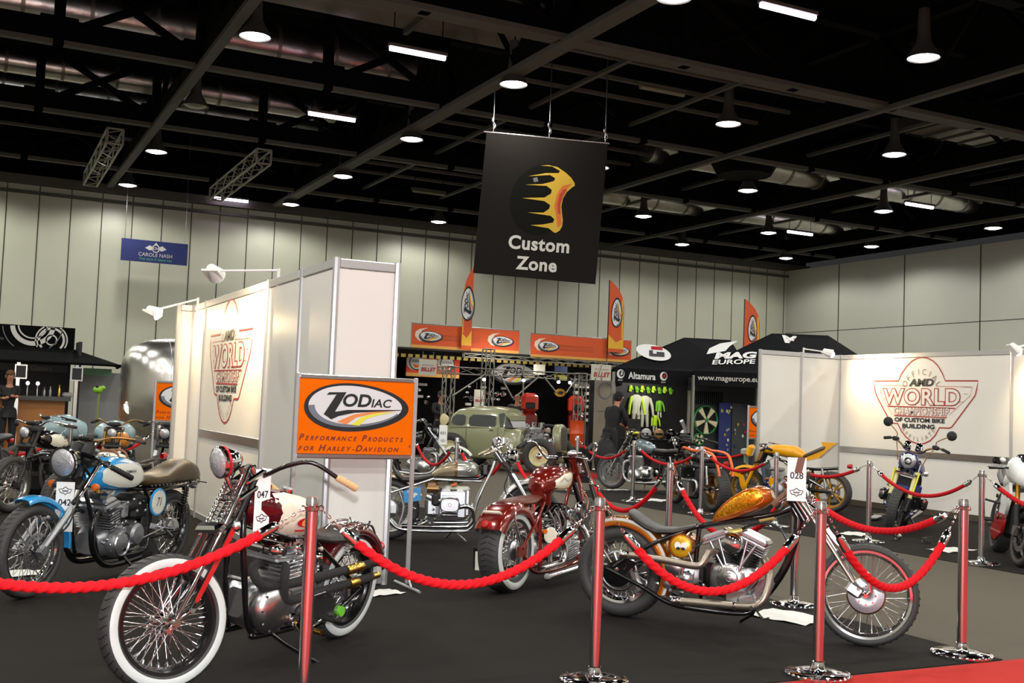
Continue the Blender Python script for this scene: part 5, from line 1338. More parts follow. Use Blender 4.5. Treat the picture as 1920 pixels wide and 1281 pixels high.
# ---------------------------------------------------------------- plainer motorcycles farther back
def gbike(label, x, y, ang, lean=0., L=1.42, Rf=.33, Rr=.33, rf=.25, rr=.25, wf=.11, wr=.15, rimm=chrome, mag=0, forkm=chrome, legm=alu, rake=28, hz=.98, tankm=blk, tanks=None, seats=None, seatm=leather, framem=blk, engm=alu, eng='twin', exm=chrome, hl=.09, barm=chrome, bar=((.0, .08, .05), (.05, .22, .1), (-.1, .36, .06)), ffm=None, rfm=None, steer=0., disc=.14, tailm=redp, fl=None, spokes=30):
    k = Bike(label, x, y, ang, lean)
    t = math.tan(rad(rake)); hx = L-.05-(hz-Rf)*t; A = V((hx, 0, hz)); d = V((-sin(rad(rake)), 0, cos(rad(rake)))); k.steer(A, d, steer)
    wheel(k, L, Rf, rf, wf, True, rimm, None, 0 if mag else spokes, mag=mag, magm=rimm, disc=disc, discside=0)
    wheel(k, 0, Rr, rr, wr, False, rimm, None, 0 if mag else spokes, mag=mag, magm=rimm, disc=disc*.8, discside=-1)
    def fork(b):
        for s in (1, -1):
            a, c = V((hx+.04, s*.1, hz+.02)), V((L, s*.1, Rf)); m_ = a+(c-a)*.5
            b.cyl(a, m_, .02, forkm, 12); b.cyl(m_-(c-a)*.06, c, .027, legm, 12); b.box(c, (.06, .04, .06), legm)
        for q in (0., .22): b.cham(A-d*q+V((.04, 0, 0)), (.1, .25, .035), .012, blkm, RY(rake))
        b.cyl(A+d*.05, A-d*.25, .03, blkm, 10); b.cyl((L, -.12, Rf), (L, .12, Rf), .014, steel, 8)
    k.part('fork', fork, True)
    if hl: k.part('headlight', lambda b: headlamp(b, (hx+.2, 0, hz-.04), (1, 0, -.1), hl, chrome if hl > .07 else blk, .12), True)
    def bars(b):
        for s in (1, -1):
            b.tube(spl([(hx, 0, hz+.04)]+[(hx+q[0], s*q[1], hz+q[2]) for q in bar], 5), .012, barm, 8); e = bar[-1]; lever(b, (hx+e[0]+.06, s*(e[1]-.06), hz+e[2]), (hx+e[0]-.06, s*(e[1]+.06), hz+e[2]-.03), blkm)
        b.cham((hx+.06, 0, hz+.07), (.08, .16, .05), .015, blkm)
    hb = k.part('handlebar', bars, True); e = bar[-1]
    for s in (1, -1): k.part('grip', lambda b: grip(b, (hx+e[0]+.02, s*(e[1]-.03), hz+e[2]), (hx+e[0]-.1, s*(e[1]+.07), hz+e[2]-.03), blkm, .018), True, hb)
    def frm(b):
        b.cyl(A+V((-.02, 0, .0)), A-d*.25-V((.02, 0, 0)), .04, framem, 12)
        b.tube(spl([A-d*.05, V((hx-.35, 0, .74)), V((.35, 0, .66)), V((-.1, 0, .7))]), .024, framem, 8)
        for s in (1, -1):
            b.tube(spl([A-d*.2+V((0, s*.03, 0)), V((hx-.02, s*.11, .5)), V((hx-.1, s*.12, .22)), V((hx-.25, s*.12, .17)), V((.4, s*.12, .18)), V((.32, s*.12, .4)), V((.35, s*.09, .66))]), .019, framem, 8)
            b.tube([(.38, s*.11, .34), (0, s*.11, Rr)], .024, framem, 8); b.cyl((.05, s*.13, .4), (.12, s*.12, .68), .02, steel, 8)
    k.part('frame', frm)
    tk = k.part('fuel_tank', lambda b: tank(b, tanks or [(.5, .78, .05, .04), (.53, .79, .11, .08), (.65, .82, .15, .11), (.8, .84, .155, .12), (hx-.08, .86, .12, .1), (hx-.02, .87, .06, .05)], tankm, 20, 2.6))
    if fl:
        def fb(b):
            for s in (1, -1):
                prof = [(.56, .79, .127, .03), (.62, .81, .146, .06), (.74, .835, .1585, .08), (.84, .845, .155, .075), (.9, .85, .145, .05)]; vs = []
                for u, z, w_, h in prof:
                    for q in range(7): tt = q/3-1; vs.append(V((u, s*(w_*(1-abs(tt)**3*.15)), z+h*tt)))
                b.add(vs, [(i*7+j, i*7+j+1, i*7+8+j, i*7+7+j) for i in range(4) for j in range(6)], fl, True)
        k.part('tank_flank', fb, parent=tk)
    k.part('seat', lambda b: b.loft([sect(u, z, w_, h, 14, 2.6) for u, z, w_, h in (seats or [(.52, .76, .06, .03), (.48, .76, .11, .045), (.25, .75, .13, .05), (.0, .78, .12, .05), (-.2, .8, .1, .04), (-.25, .8, .04, .02)])], seatm))
    def en(b):
        if eng == 'vtwin': vtwin(b, .68, .42, engm, engm, 1); vtwin(b, .68, .42, engm, engm, -1)
        elif eng == 'boxer':
            b.cham((.7, 0, .42), (.36, .24, .32), .04, engm)
            for s in (1, -1): barrel(b, (.72, s*.12, .42), (0, s, 0), 8, 0, .016, engm, square=True, sq=(.17, .18)); b.cham((.72, s*.29, .42), (.19, .09, .17), .03, polal)
        else:
            b.cham((.78, 0, .33), (.46, .3, .26), .05, engm)
            for yy in (-.07, .07): barrel(b, (.86, yy, .44), (.2, 0, 1), 7, 0, .021, engm, square=True, sq=(.17, .14))
            b.cham((.91, 0, .62), (.19, .28, .06), .02, engm)
        for s in (1, -1):
            for uu, zz, r_ in ((.84, .3, .11), (.6, .34, .085)): b.lathe([(0, .21), (r_*.7, .205), (r_, .18), (r_*1.05, .1)], (uu, 0, zz), (0, s, 0), engm, 22)
            for q in range(14): b.ell((.45+random.random()*.6, s*(.14+random.random()*.04), .25+random.random()*.4), (.02, .014, .02), random.choice((engm, steel, blk, chrome)), 6, 5)
        b.cham((.42, 0, .52), (.2, .24, .2), .03, blkm)
    k.part('engine', en)
    if exm is not None:
        k.part('exhaust_pipe', lambda b: [(b.tube(spl([(.96, s*.08, .56), (1.06, s*.13, .52), (1.07, s*.15, .32), (.95, s*.17, .19), (.6, s*.18, .17), (.1, s*.19, .22)], 5), [.024]*21+[.036]*5, exm, 10), b.cyl((.3, s*.19, .2), (-.15, s*.2, .25), .042, exm, 12)) for s in (1, -1)])
    if ffm: k.part('front_fender', lambda b: fender(b, L, Rf, Rf+.02, wf+.04, 35, 150, ffm, .015), True)
    if rfm: k.part('rear_fender', lambda b: fender(b, 0, Rr, Rr+.03, wr+.05, 30, 160, rfm, .03))
    k.part('taillight', lambda b: b.lathe([(0, .03), (.035, .025), (.04, 0), (.03, -.05)], (-.3, 0, .74), (-1, 0, 0), tailm, 14))
    k.part('kickstand', lambda b: b.tube([(.6, .12, .2), (.58, .2, .1), (.56, .27, .0)], .012, blk, 6))
    return k
yp = mat('yellow_paint', 'f0a80a', .3, 0, coat=.7, scale=20)
goldr = mat('gold_rim', 'b8862e', .35, .6, scale=20)
bluep = mat('deep_blue_paint', '22307a', .25, 0, coat=.7, scale=20)
taupe = mat('taupe_seat', '5a4c40', .5, bump=.1, scale=90)

# yellow streetfighter
k = gbike('yellow streetfighter with upswept angular tail and gold wheels, beside the grey panel', 12.43, 13.37, 118, L=1.42, Rf=.31, Rr=.32, rf=.235, rr=.235, wr=.19, wf=.12, rimm=goldr, mag=5, forkm=goldr, legm=yp, rake=24, hz=.93, tankm=yp,
  tanks=[(.4, .84, .03, .03), (.44, .86, .1, .06), (.58, .91, .15, .1), (.72, .92, .16, .105), (.95, .94, .15, .085), (1.08, .92, .1, .05), (1.16, .91, .04, .02)], seats=[(.5, .83, .05, .02), (.45, .85, .1, .03), (.3, .92, .1, .04), (.12, 1.0, .09, .045), (.04, 1.04, .06, .035)], seatm=taupe, engm=greyal, exm=None, hl=0, steer=8, disc=.155)
k.part('tail_cowl', lambda b: (b.prism([(.46, .77), (.2, .84), (-.02, 1.04), (-.1, 1.1), (.16, 1.1), (.12, 1.02), (.22, .96), (.4, .84)], frame((0, .075, 0), (1, 0, 0), (0, 0, 1)), .15, yp)))
k.part('front_cowl', lambda b: (b.cham((1.36, 0, .9), (.1, .2, .2), .03, yp, RY(-20)), b.cham((1.46, 0, .88), (.1, .16, .1), .02, mat('grey_foam', '9aa096', .8)), b.cham((1.44, 0, .76), (.05, .1, .16), .015, mat('pale_green_part', '6c8478', .6))), True)
k.part('front_fender', lambda b: (b.prism([(1.7, .5), (1.66, .56), (1.46, .5), (1.4, .3), (1.44, .22), (1.5, .3), (1.53, .46)], frame((0, .085, 0), (1, 0, 0), (0, 0, 1)), .02, yp), b.prism([(1.7, .5), (1.66, .56), (1.46, .5), (1.4, .3), (1.44, .22), (1.5, .3), (1.53, .46)], frame((0, -.065, 0), (1, 0, 0), (0, 0, 1)), .02, yp), fender(b, 1.42, .31, .325, .15, 40, 110, yp, .01)), True)
k.part('radiator', lambda b: (b.cham((1.08, 0, .55), (.06, .3, .34), .01, mat('radiator_grey', '55606a', .5, .4), RY(12)), b.cham((1.0, .12, .36), (.1, .05, .22), .02, bluep), b.cham((.9, .15, .42), (.16, .03, .14), .02, yp), b.cham((1.02, .16, .46), (.05, .02, .03), .008, zor)))
k.part('exhaust_pipe', lambda b: (b.tube(spl([(.96, .06, .5), (1.05, .1, .4), (.95, .12, .2), (.7, .12, .16), (.4, .05, .2)]), .026, steel, 8), b.tube([(.3, .17, .5), (.05, .18, .38)], .02, polal, 8)))

# black bike with orange tubular frame
ofr = mat('orange_frame_paint', 'f0641e', .3, 0, coat=.6, scale=20)
k = gbike('black bike with bright orange tubular subframe and grey silencer can behind aisle ropes', 10.4, 13.65, 80, L=1.42, rf=.23, rr=.22, wr=.19, rimm=bronze, mag=5, forkm=blk, legm=ofr, tankm=blk, seats=[(.45, .76, .06, .03), (.4, .76, .1, .04), (.2, .76, .1, .04), (.05, .78, .06, .03)], hl=.07, engm=blkm, exm=None, barm=blk)
k.part('subframe', lambda b: [b.tube(spl([(1.0, s*.1, .9), (.8, s*.17, .93), (.5, s*.17, .9), (.2, s*.14, .9), (-.1, s*.13, .86), (-.25, s*.12, .7), (-.3, s*.11, .55)], 5), .022, ofr, 8) for s in (1, -1)])
k.part('silencer', lambda b: (b.cham((.55, .2, .3), (.2, .12, .26), .02, steel), b.cham((.55, .2, .44), (.24, .15, .03), .01, polal), b.tube(spl([(.4, .2, .44), (.28, .2, .42), (.26, .2, .3), (.34, .2, .22)]), .024, polal, 8)))
k.part('light_cluster', lambda b: (b.cham((1.2, 0, 1.02), (.12, .3, .26), .05, blk), [b.lathe([(0, .012), (.022, .01), (.024, 0)], (1.26, -.1+.07*(q % 4), .94+.07*(q//4)), (.8, .1, .1), whiteb, 12) for q in range(10)], [b.lathe([(0, .012), (.02, .01), (.022, 0)], (1.12+.05*q, .155, .98+.05*(q % 2)), (0, 1, 0), whiteb, 12) for q in range(4)]), True)

# grey classic with spoked brake disc
gblue = mat('grey_blue_paint', '6c7a80', .22, .2, coat=1, scale=20)
k = gbike('grey blue bike with polished engine and big drilled front disc', 11.75, 16.55, 116, L=1.4, rf=.25, wf=.13, rimm=steel, forkm=steel, legm=polal, rake=30, hz=1.05, tankm=gblue, engm=polal, hl=0, disc=.17, exm=steel, bar=((.0, .08, .04), (.0, .22, .03), (-.06, .36, -.02)))
k.part('dash_panel', lambda b: b.cham((.93, 0, 1.06), (.1, .16, .03), .008, yel, RY(20)), True)

# round-mirrored bike facing the camera
k = Bike('bike facing the aisle with two round mirrors on stalks and round headlight, before right stand', 12.2, 11.69, -142.2, 13)
k.r['label'] = 'front facing bike with two round mirrors on stalks and round headlight, under the wall badge'
A = V((1.08, 0, 1.0)); k.steer(A, V((-.45, 0, .9)), -4)
wheel(k, 1.45, .325, .235, .13, True, blk, None, 0, mag=6, disc=.15, discside=0)
wheel(k, 0, .325, .235, .17, False, blk, None, 0, mag=6)
pale = mat('pale_yellow_fork', 'd0c88c', .4, .2, scale=20)
def fk(b):
    for s in (1, -1):
        b.cyl((1.14, s*.12, 1.0), (1.24, s*.12, .78), .024, chrome, 12); b.cyl((1.21, s*.12, .84), (1.36, s*.12, .5), .032, pale, 12); b.cyl((1.36, s*.12, .5), (1.45, s*.11, .325), .026, blkm, 12)
        b.tube([(1.36, s*.15, .6), (1.25, s*.16, .85)], .012, yel, 6)
    for z in (.98, .8): b.cham((1.16+(1-z)*.4, 0, z), (.1, .3, .04), .012, chrome)
    b.cham((1.28, 0, .6), (.06, .2, .1), .02, bluep)
k.part('fork', fk, True)
k.part('headlight', lambda b: (headlamp(b, (1.3, 0, .98), (1, 0, -.05), .1, chrome, .15, lens), b.lathe([(.03, .04), (.04, .046), (.05, .04)], (1.3, 0, .98), (1, 0, -.05), chrome, 20), b.lathe([(.1, 0), (.118, 0), (.118, -.06), (.1, -.08)], (1.29, 0, .98), (1, 0, -.05), bluep, 26)), True)
k.part('gauge_pod', lambda b: [b.lathe([(0, .05), (.045, .05), (.052, .04), (.05, -.04), (0, -.05)], (1.16, s*.075, 1.17), (-.5, 0, .85), chrome, 18) for s in (1, -1)], True)
k.part('turn_signal', lambda b: b.lathe([(0, .03), (.03, .02), (.035, 0), (0, -.03)], (1.24, .24, .86), (1, 0, 0), polal, 12), True)
def br_(b):
    for s in (1, -1):
        b.tube(spl([(1.08, 0, 1.1), (1.08, s*.1, 1.11), (1.1, s*.18, 1.18), (1.02, s*.3, 1.22), (.98, s*.36, 1.21)], 5), .013, bronze, 8); lever(b, (1.06, s*.28, 1.23), (1.03, s*.42, 1.19), blkm); b.cham((1.06, s*.26, 1.22), (.06, .09, .06), .015, blkm)
        b.tube(spl([(1.06, s*.24, 1.18), (1.14, s*.19, 1.06), (1.16, s*.16, .95)]), .007, bronze, 5)
hb = k.part('handlebar', br_, True)
for s in (1, -1):
    k.part('grip', lambda b: grip(b, (1.0, s*.33, 1.22), (.95, s*.43, 1.19), blkm, .019), True, hb)
    k.part('mirror', lambda b: (b.tube(spl([(1.05, s*.26, 1.24), (1.05, s*.26, 1.3), (1.02, s*.36, 1.38), (1.0, s*.4, 1.4)]), .007, bronze, 6), b.lathe([(0, .012), (.06, .01), (.065, 0), (.05, -.02), (0, -.03)], (1.0, s*.415, 1.42), (-1, 0, 0), blkm, 22)), True, hb)
k.part('frame', lambda b: (b.cyl((1.06, 0, 1.02), (1.18, 0, .8), .04, blk, 10), [b.tube(spl([(1.12, s*.05, .9), (.95, s*.14, .8), (.5, s*.13, .6), (.35, s*.12, .3)]), .03, blk, 8) for s in (1, -1)], [b.tube([(.4, s*.1, .34), (0, s*.1, .325)], .03, blk, 8) for s in (1, -1)]))
tkp = k.part('fuel_tank', lambda b: tank(b, [(.48, .8, .06, .04), (.52, .82, .12, .09), (.7, .87, .16, .12), (.9, .89, .17, .12), (1.0, .88, .12, .08)], bluep, 18))
k.part('seat', lambda b: b.loft([sect(u, z, w_, h, 14, 2.6) for u, z, w_, h in ((.5, .78, .06, .03), (.4, .78, .13, .05), (.1, .8, .14, .05), (-.15, .84, .1, .04))], leather))
def en(b):
    b.cham((.75, 0, .42), (.4, .26, .34), .05, blkm)
    for s in (1, -1): barrel(b, (.8, s*.13, .42), (0, s, .1), 7, 0, .014, blkm, square=True, sq=(.17, .17)); b.cham((.8, s*.27, .43), (.18, .09, .16), .03, blkm); b.lathe([(0, .05), (.04, .045), (.05, 0)], (.88, s*.26, .46), (.8, s*.4, 0), chrome, 14); b.cham((.95, s*.16, .62), (.1, .1, .12), .02, bluep)
    b.cham((1.08, 0, .6), (.06, .22, .3), .01, ink)
    for q in range(26): b.ell((1.0+random.random()*.15, -.22+random.random()*.44, .25+random.random()*.45), (.02, .02, .02), random.choice((chrome, blk, steel, bluep, goldr)), 6, 5)
k.part('engine', en)
k.part('exhaust_pipe', lambda b: [b.tube(spl([(.86, s*.22, .36), (.98, s*.18, .3), (.9, s*.12, .18), (.4, s*.14, .18), (-.1, s*.2, .25)]), .026, steel, 8) for s in (1, -1)])
k.part('kickstand', lambda b: (b.tube([(.7, .12, .22), (.72, .24, .1), (.74, .32, -.03)], .013, blk, 6)))

# sport bike cut by the right photo edge
k = Bike('white sport bike with red belly pan, only partly in view', 10.99, 9.05, -131, 6)
k.steer((1.1, 0, .95), (-.4, 0, .9), 10)
wheel(k, 1.4, .3, .22, .12, True, blk, None, 0, mag=5, disc=.15, discside=0)
wheel(k, 0, .31, .22, .18, False, blk, None, 0, mag=5)
k.part('fork', lambda b: [(b.cyl((1.15, s*.11, .95), (1.28, s*.11, .6), .024, goldr, 12), b.cyl((1.27, s*.11, .62), (1.4, s*.1, .3), .03, blkm, 12), b.box((1.36, s*.11, .36), (.06, .05, .1), steel)) for s in (1, -1)], True)
k.part('front_fender', lambda b: fender(b, 1.4, .3, .315, .15, 30, 140, blk, .02), True)
k.part('nose_fairing', lambda b: (b.loft([sect(u, z, w_, h, 18, 2.6) for u, z, w_, h in ((1.0, .98, .2, .16), (1.15, .98, .22, .15), (1.35, .92, .19, .12), (1.5, .88, .1, .07), (1.55, .87, .03, .02))], white), [b.lathe([(0, .02), (.04, .015), (.05, 0)], (1.46, s*.09, .9), (1, s*.5, .2), mat('blue_lens', '3a3ad0', .1, .3, coat=1), 14) for s in (1, -1)], b.loft([sect(u, z, w_, h, 14, 2.4) for u, z, w_, h in ((1.0, 1.12, .12, .05), (1.2, 1.08, .14, .05), (1.35, 1.0, .1, .03))], mat('smoked_screen', '202024', .1, 0, coat=.6))), True)
for s in (1, -1): k.part('clip_on_handlebar', lambda b: [(b.tube([(1.1, s*.08, 1.0), (1.12, s*.28, .98)], .013, blk, 8), grip(b, (1.12, s*.26, .98), (1.06, s*.4, .95), blkm), lever(b, (1.17, s*.28, .99), (1.12, s*.44, .96), polal), b.cham((1.1, s*.34, 1.04), (.06, .1, .07), .02, blk), b.cham((1.14, s*.3, 1.06), (.08, .05, .05), .015, whiteb))], True)
k.part('fuel_tank', lambda b: tank(b, [(.5, .8, .06, .05), (.55, .83, .14, .1), (.75, .86, .17, .11), (.95, .88, .14, .08)], white))
k.part('side_fairing', lambda b: [b.loft([[V((u, s*(y0+dy), z)) for u, z in pts] for y0, dy in ((.16, 0), (.19, 0))], m_) for s in (1, -1) for pts, m_ in (([(1.2, .85), (1.3, .7), (1.15, .5), (.8, .5), (.85, .75)], white), ([(1.15, .5), (1.05, .3), (.7, .18), (.4, .25), (.6, .45), (.8, .5)], redp))])
k.part('engine', lambda b: (b.cham((.78, 0, .45), (.5, .3, .4), .05, blkm), [b.ell((.6+random.random()*.55, -.2+random.random()*.05, .3+random.random()*.4), (.025, .015, .025), random.choice((steel, blk, chrome)), 6, 5) for q in range(14)]))
k.part('seat', lambda b: b.loft([sect(u, z, w_, h, 12, 2.6) for u, z, w_, h in ((.5, .8, .08, .03), (.3, .8, .13, .04), (0, .88, .12, .05), (-.3, .96, .06, .03))], leather))
k.part('frame', lambda b: [(b.tube(spl([(1.1, s*.08, .85), (.9, s*.16, .75), (.5, s*.15, .55), (.4, s*.12, .35)]), .035, steel, 8), b.tube([(.42, s*.11, .36), (0, s*.12, .31)], .035, steel, 8)) for s in (1, -1)])
k.part('foot_peg', lambda b: [(b.cyl((.55, s*.16, .38), (.55, s*.3, .38), .014, blkm, 8), b.cyl((.9, s*.2, .6), (.84, s*.36, .62), .012, blkm, 8)) for s in (1, -1)])

# bikes behind the blue cafe racer, left
pblue = mat('pale_blue_paint', '8fa9b2', .3, 0, coat=.7, scale=20)
oxor = mat('amber_orange_paint', 'd8882a', .3, 0, coat=.7, scale=30, var=.3)
gbike('dark bike with cream and black tank edged gold, behind blue cafe racer headlight', 1.57, 15.4, -131, rimm=steel, forkm=blkm, legm=blkm, tankm=mat('plum_black_paint', '140a12', .15, coat=1), fl=creamp, engm=blkm, hl=.07, exm=blkm, disc=0)
gbike('black and amber striped bike third in line behind blue cafe racer', 2.15, 16.1, -106, tankm=oxor, engm=greyal, hl=.06, exm=steel, forkm=bronze, barm=bronze, bar=((0, .08, .06), (-.1, .2, .12), (-.35, .3, .1)))
k = gbike('cream tanked bike with copper rods just behind blue cafe racer tank', 2.02, 13.2, -133, rimm=steel, tankm=creamp, tanks=[(.42, .66, .05, .04), (.46, .67, .12, .08), (.6, .7, .15, .1), (.78, .72, .15, .1), (.95, .74, .1, .07)], engm=greyal, hl=.07, exm=brass, hz=.9, barm=bronze, bar=((0, .08, .04), (-.1, .2, .08), (-.3, .34, .06)), seats=[(.42, .64, .05, .02), (.35, .64, .1, .03), (.1, .64, .1, .03), (-.1, .68, .06, .02)])
k.part('tank_strap', lambda b: [b.tube(spl([(u, -.15, .66), (u, -.12, .8), (u, 0, .835), (u, .12, .8), (u, .15, .66)]), .012, MATS['brown_leather'], 6) for u in (.6, .75)])
k = gbike('pale blue bike with bulbous round tail and tank, in front of beer bar', 2.2, 18.1, -158, L=1.4, rimm=blk, tankm=pblue, tanks=[(.45, .84, .08, .06), (.5, .86, .18, .14), (.75, .92, .22, .18), (1.0, .92, .2, .15), (1.15, .9, .08, .06)], seats=[(.42, .78, .05, .02), (.36, .78, .12, .03), (.3, .78, .12, .03), (.26, .78, .05, .02)], engm=blkm, hl=.06, exm=steel, rfm=pblue)
k.part('tail_fairing', lambda b: b.ell((-.05, 0, .82), (.34, .22, .2), pblue))
gbike('black bike with chrome trim beneath the orange half hidden sign by the caravan', 3.05, 16.25, -118, lean=2, tankm=blk, engm=blkm, hl=.07, forkm=blk)
k = gbike('black chopper with orange air cleaner lid, next to the beer bar', .55, 16.6, -125, tankm=blk, engm=blkm, hl=.07, forkm=steel, rimm=steel, bar=((0, .06, .1), (-.05, .2, .2), (-.15, .3, .2)))
k.part('air_cleaner', lambda b: (b.lathe([(0, .06), (.09, .05), (.12, .02), (.12, 0), (0, 0)], (.82, .1, 1.02), (0, 0, 1), mat('red_orange_cap', 'd8482a', .3, coat=.6), 24), b.cyl((.82, .1, .62), (.82, .1, 1.02), .07, blk, 16)))
gbike('plain dark bike cut off beside the blue cafe racer front wheel', -.35, 13.6, -128, tankm=blk, engm=blkm, hl=.06, exm=blkm, forkm=blk, rimm=blk, barm=blk)
# beside the big orange sign
k = gbike('dark bike with cream mudguard rings standing between orange sign and green car', 7.15, 19.6, -30, tankm=blk, engm=steel, hl=.06, exm=steel, forkm=steel, legm=steel, rake=38, hz=1.0, ffm=creamp, rfm=creamp, rimm=creamp, bar=((0, .08, .06), (-.05, .22, .16), (-.2, .34, .12)))
tag_card('white number card hanging before the green car rear', '031', (8.1, 18.87, .91), -24, .15, .36)

# ================================================================ hanging banners
fabk = mat('black_banner', '201d1b', .85, 0, scale=6, var=.1, spec=.05)
def placed(fn): return fn
BL, BR_ = V((9.63, 20.8, 7.2)), V((11.92, 19.66, 7.06))
ux = (BR_-BL).normalized(); uy = V((0, 0, 1)) - ux*ux.z; nrm = ux.cross(uy).normalized()
r = thing('hanging_banner', 'large black square banner with a flaming helmet above two white words', 'banner', tuple(BL))
BW, BH = 2.56, 2.96
M0 = frame((0, 0, 0), ux, uy)
b = MB(); b.box(V((BW/2, -BH/2, 0)), (BW, BH, .02), fabk); b.M = None
b2 = MB(M0); b2.box((BW/2, -BH/2, 0), (BW, BH, .02), fabk); b2.box((BW/2, -BH+.02, 0), (BW, .06, .05), fabk); b2.build('banner_cloth', r)
b2 = MB(M0); b2.cyl((-.06, .02, 0), (BW+.03, .02, 0), .022, polal, 10); b2.build('top_rail', r)
b2 = MB()
for px, hook in ((.14, 1), (1.32, 1), (2.5, .4)):
    p = M0 @ V((px, .02, 0)); q = V((p.x, p.y, 8.05-BL.z)); q.z = (8.15 if px < 1 else 11.5)-BL.z; b2.tube([p, q], .012, steel, 6); b2.tube(spl([p+V((0, 0, .08)), p+V((.04, 0, .16)), p+V((-.03, 0, .26)), p+V((0, 0, .34))]), .022, polal, 6)
b2.build('suspension_wire', r)
b2 = MB()
def bp(x, y):
    # banner plane coordinates of a point of the printed artwork
    X, Y = x-125, y-110; det = 860*967+125*35; u = (X*967+Y*35)/det; v = (860*Y-125*X)/det
    return (u*BW, -v*BH)
MF = M0 @ T(0, 0, .0125)
b2.flat([bp(540+222*cos(a)*(1 if cos(a) < 0 else .7), 600+245*sin(a)) for a in [q*pi/20 for q in range(40)]], MF, mat('helmet_black', '12130f', .8, spec=.08))
fl = [(520, 362), (575, 360), (640, 378), (700, 420), (740, 458), (765, 495), (768, 515), (750, 525), (715, 555), (690, 600), (682, 650), (688, 700), (697, 750), (695, 790), (680, 820), (655, 835), (640, 832), (600, 800), (470, 772), (560, 772), (630, 762), (637, 740), (610, 715), (445, 682), (560, 690), (597, 665), (602, 640), (560, 610), (405, 580), (560, 585), (603, 560), (608, 535), (570, 505), (420, 488), (540, 490), (618, 475), (628, 455), (590, 430), (438, 430), (560, 415), (650, 420), (658, 405), (600, 370)]
b2.flat([bp(*q) for q in fl], MF @ T(0, 0, .004), mat('flame_yellow', 'c9a428', .6))
b2.flat([bp(*q) for q in [(745, 500), (700, 545), (678, 600), (672, 660), (684, 720), (690, 780), (664, 800), (650, 720), (632, 650), (645, 570), (680, 510)]], MF @ T(0, 0, .007), mat('flame_orange', 'cc6a1c', .6))
b2.flat([bp(*q) for q in [(715, 535), (688, 585), (674, 640), (680, 710), (660, 700), (652, 640), (664, 570), (690, 535)]], MF @ T(0, 0, .010), mat('flame_red', 'b03a18', .6))
b2.flat([bp(x, y) for x, y in [(470, 445), (500, 440), (510, 470), (480, 475)]], MF @ T(0, 0, .004), mat('gloss_grey', '6a6a6a', .5))
wgrey = mat('white_banner_print', 'c9c7c2', .7)
R3 = MF @ T(0, 0, .006)
for s_, (x, y), sz, sx in (('Custom', (540, 912), .39, .96), ('Zone', (532, 1050), .38, .96)):
    p = bp(x, y); b2.text(s_, sz, R3 @ T(p[0], p[1], 0) @ RZ(.6), wgrey, bold=.03, space=1.08, sx=sx)
b2.build('logo', r)

r = thing('hanging_banner', 'wide navy blue banner hanging high above the bar kiosk and caravan', 'banner', (4.5, 37.5, 6.45))
navy = mat('navy_fabric', '1f2a66', .65, scale=6, var=.1)
b = MB(); b.box((1.05, 0, -.36), (2.1, .02, .72), navy); b.build('banner_cloth', r)
b = MB(); b.tube([(.1, 0, 0), (.1, 0, 5.0)], .01, steel, 5); b.tube([(2., 0, 0), (2., 0, 5.0)], .01, steel, 5); b.build('suspension_wire', r)
M = frame((1.08, -.014, -.25), (1, 0, 0), (0, 0, 1)); b = MB()
b.ribbon(ellipse(.11, .12, 24), .03, M, wgrey, True); b.text('CN', .12, M, wgrey, bold=.02)
for s in (-1, 1): b.flat([(s*.12, .06), (s*.2, .1), (s*.34, .0), (s*.2, -.07), (s*.13, -.06)], M, wgrey)
b.flat([(-.06, .13), (0, .2), (.06, .13)], M, wgrey); b.text('CAROLE NASH', .17, M @ T(0, -.22, 0), wgrey, sx=.95); b.text('The care it deserves', .115, M @ T(0, -.36, 0), mat('green_print', '4fae7a', .6), sx=1.1); b.build('logo', r)

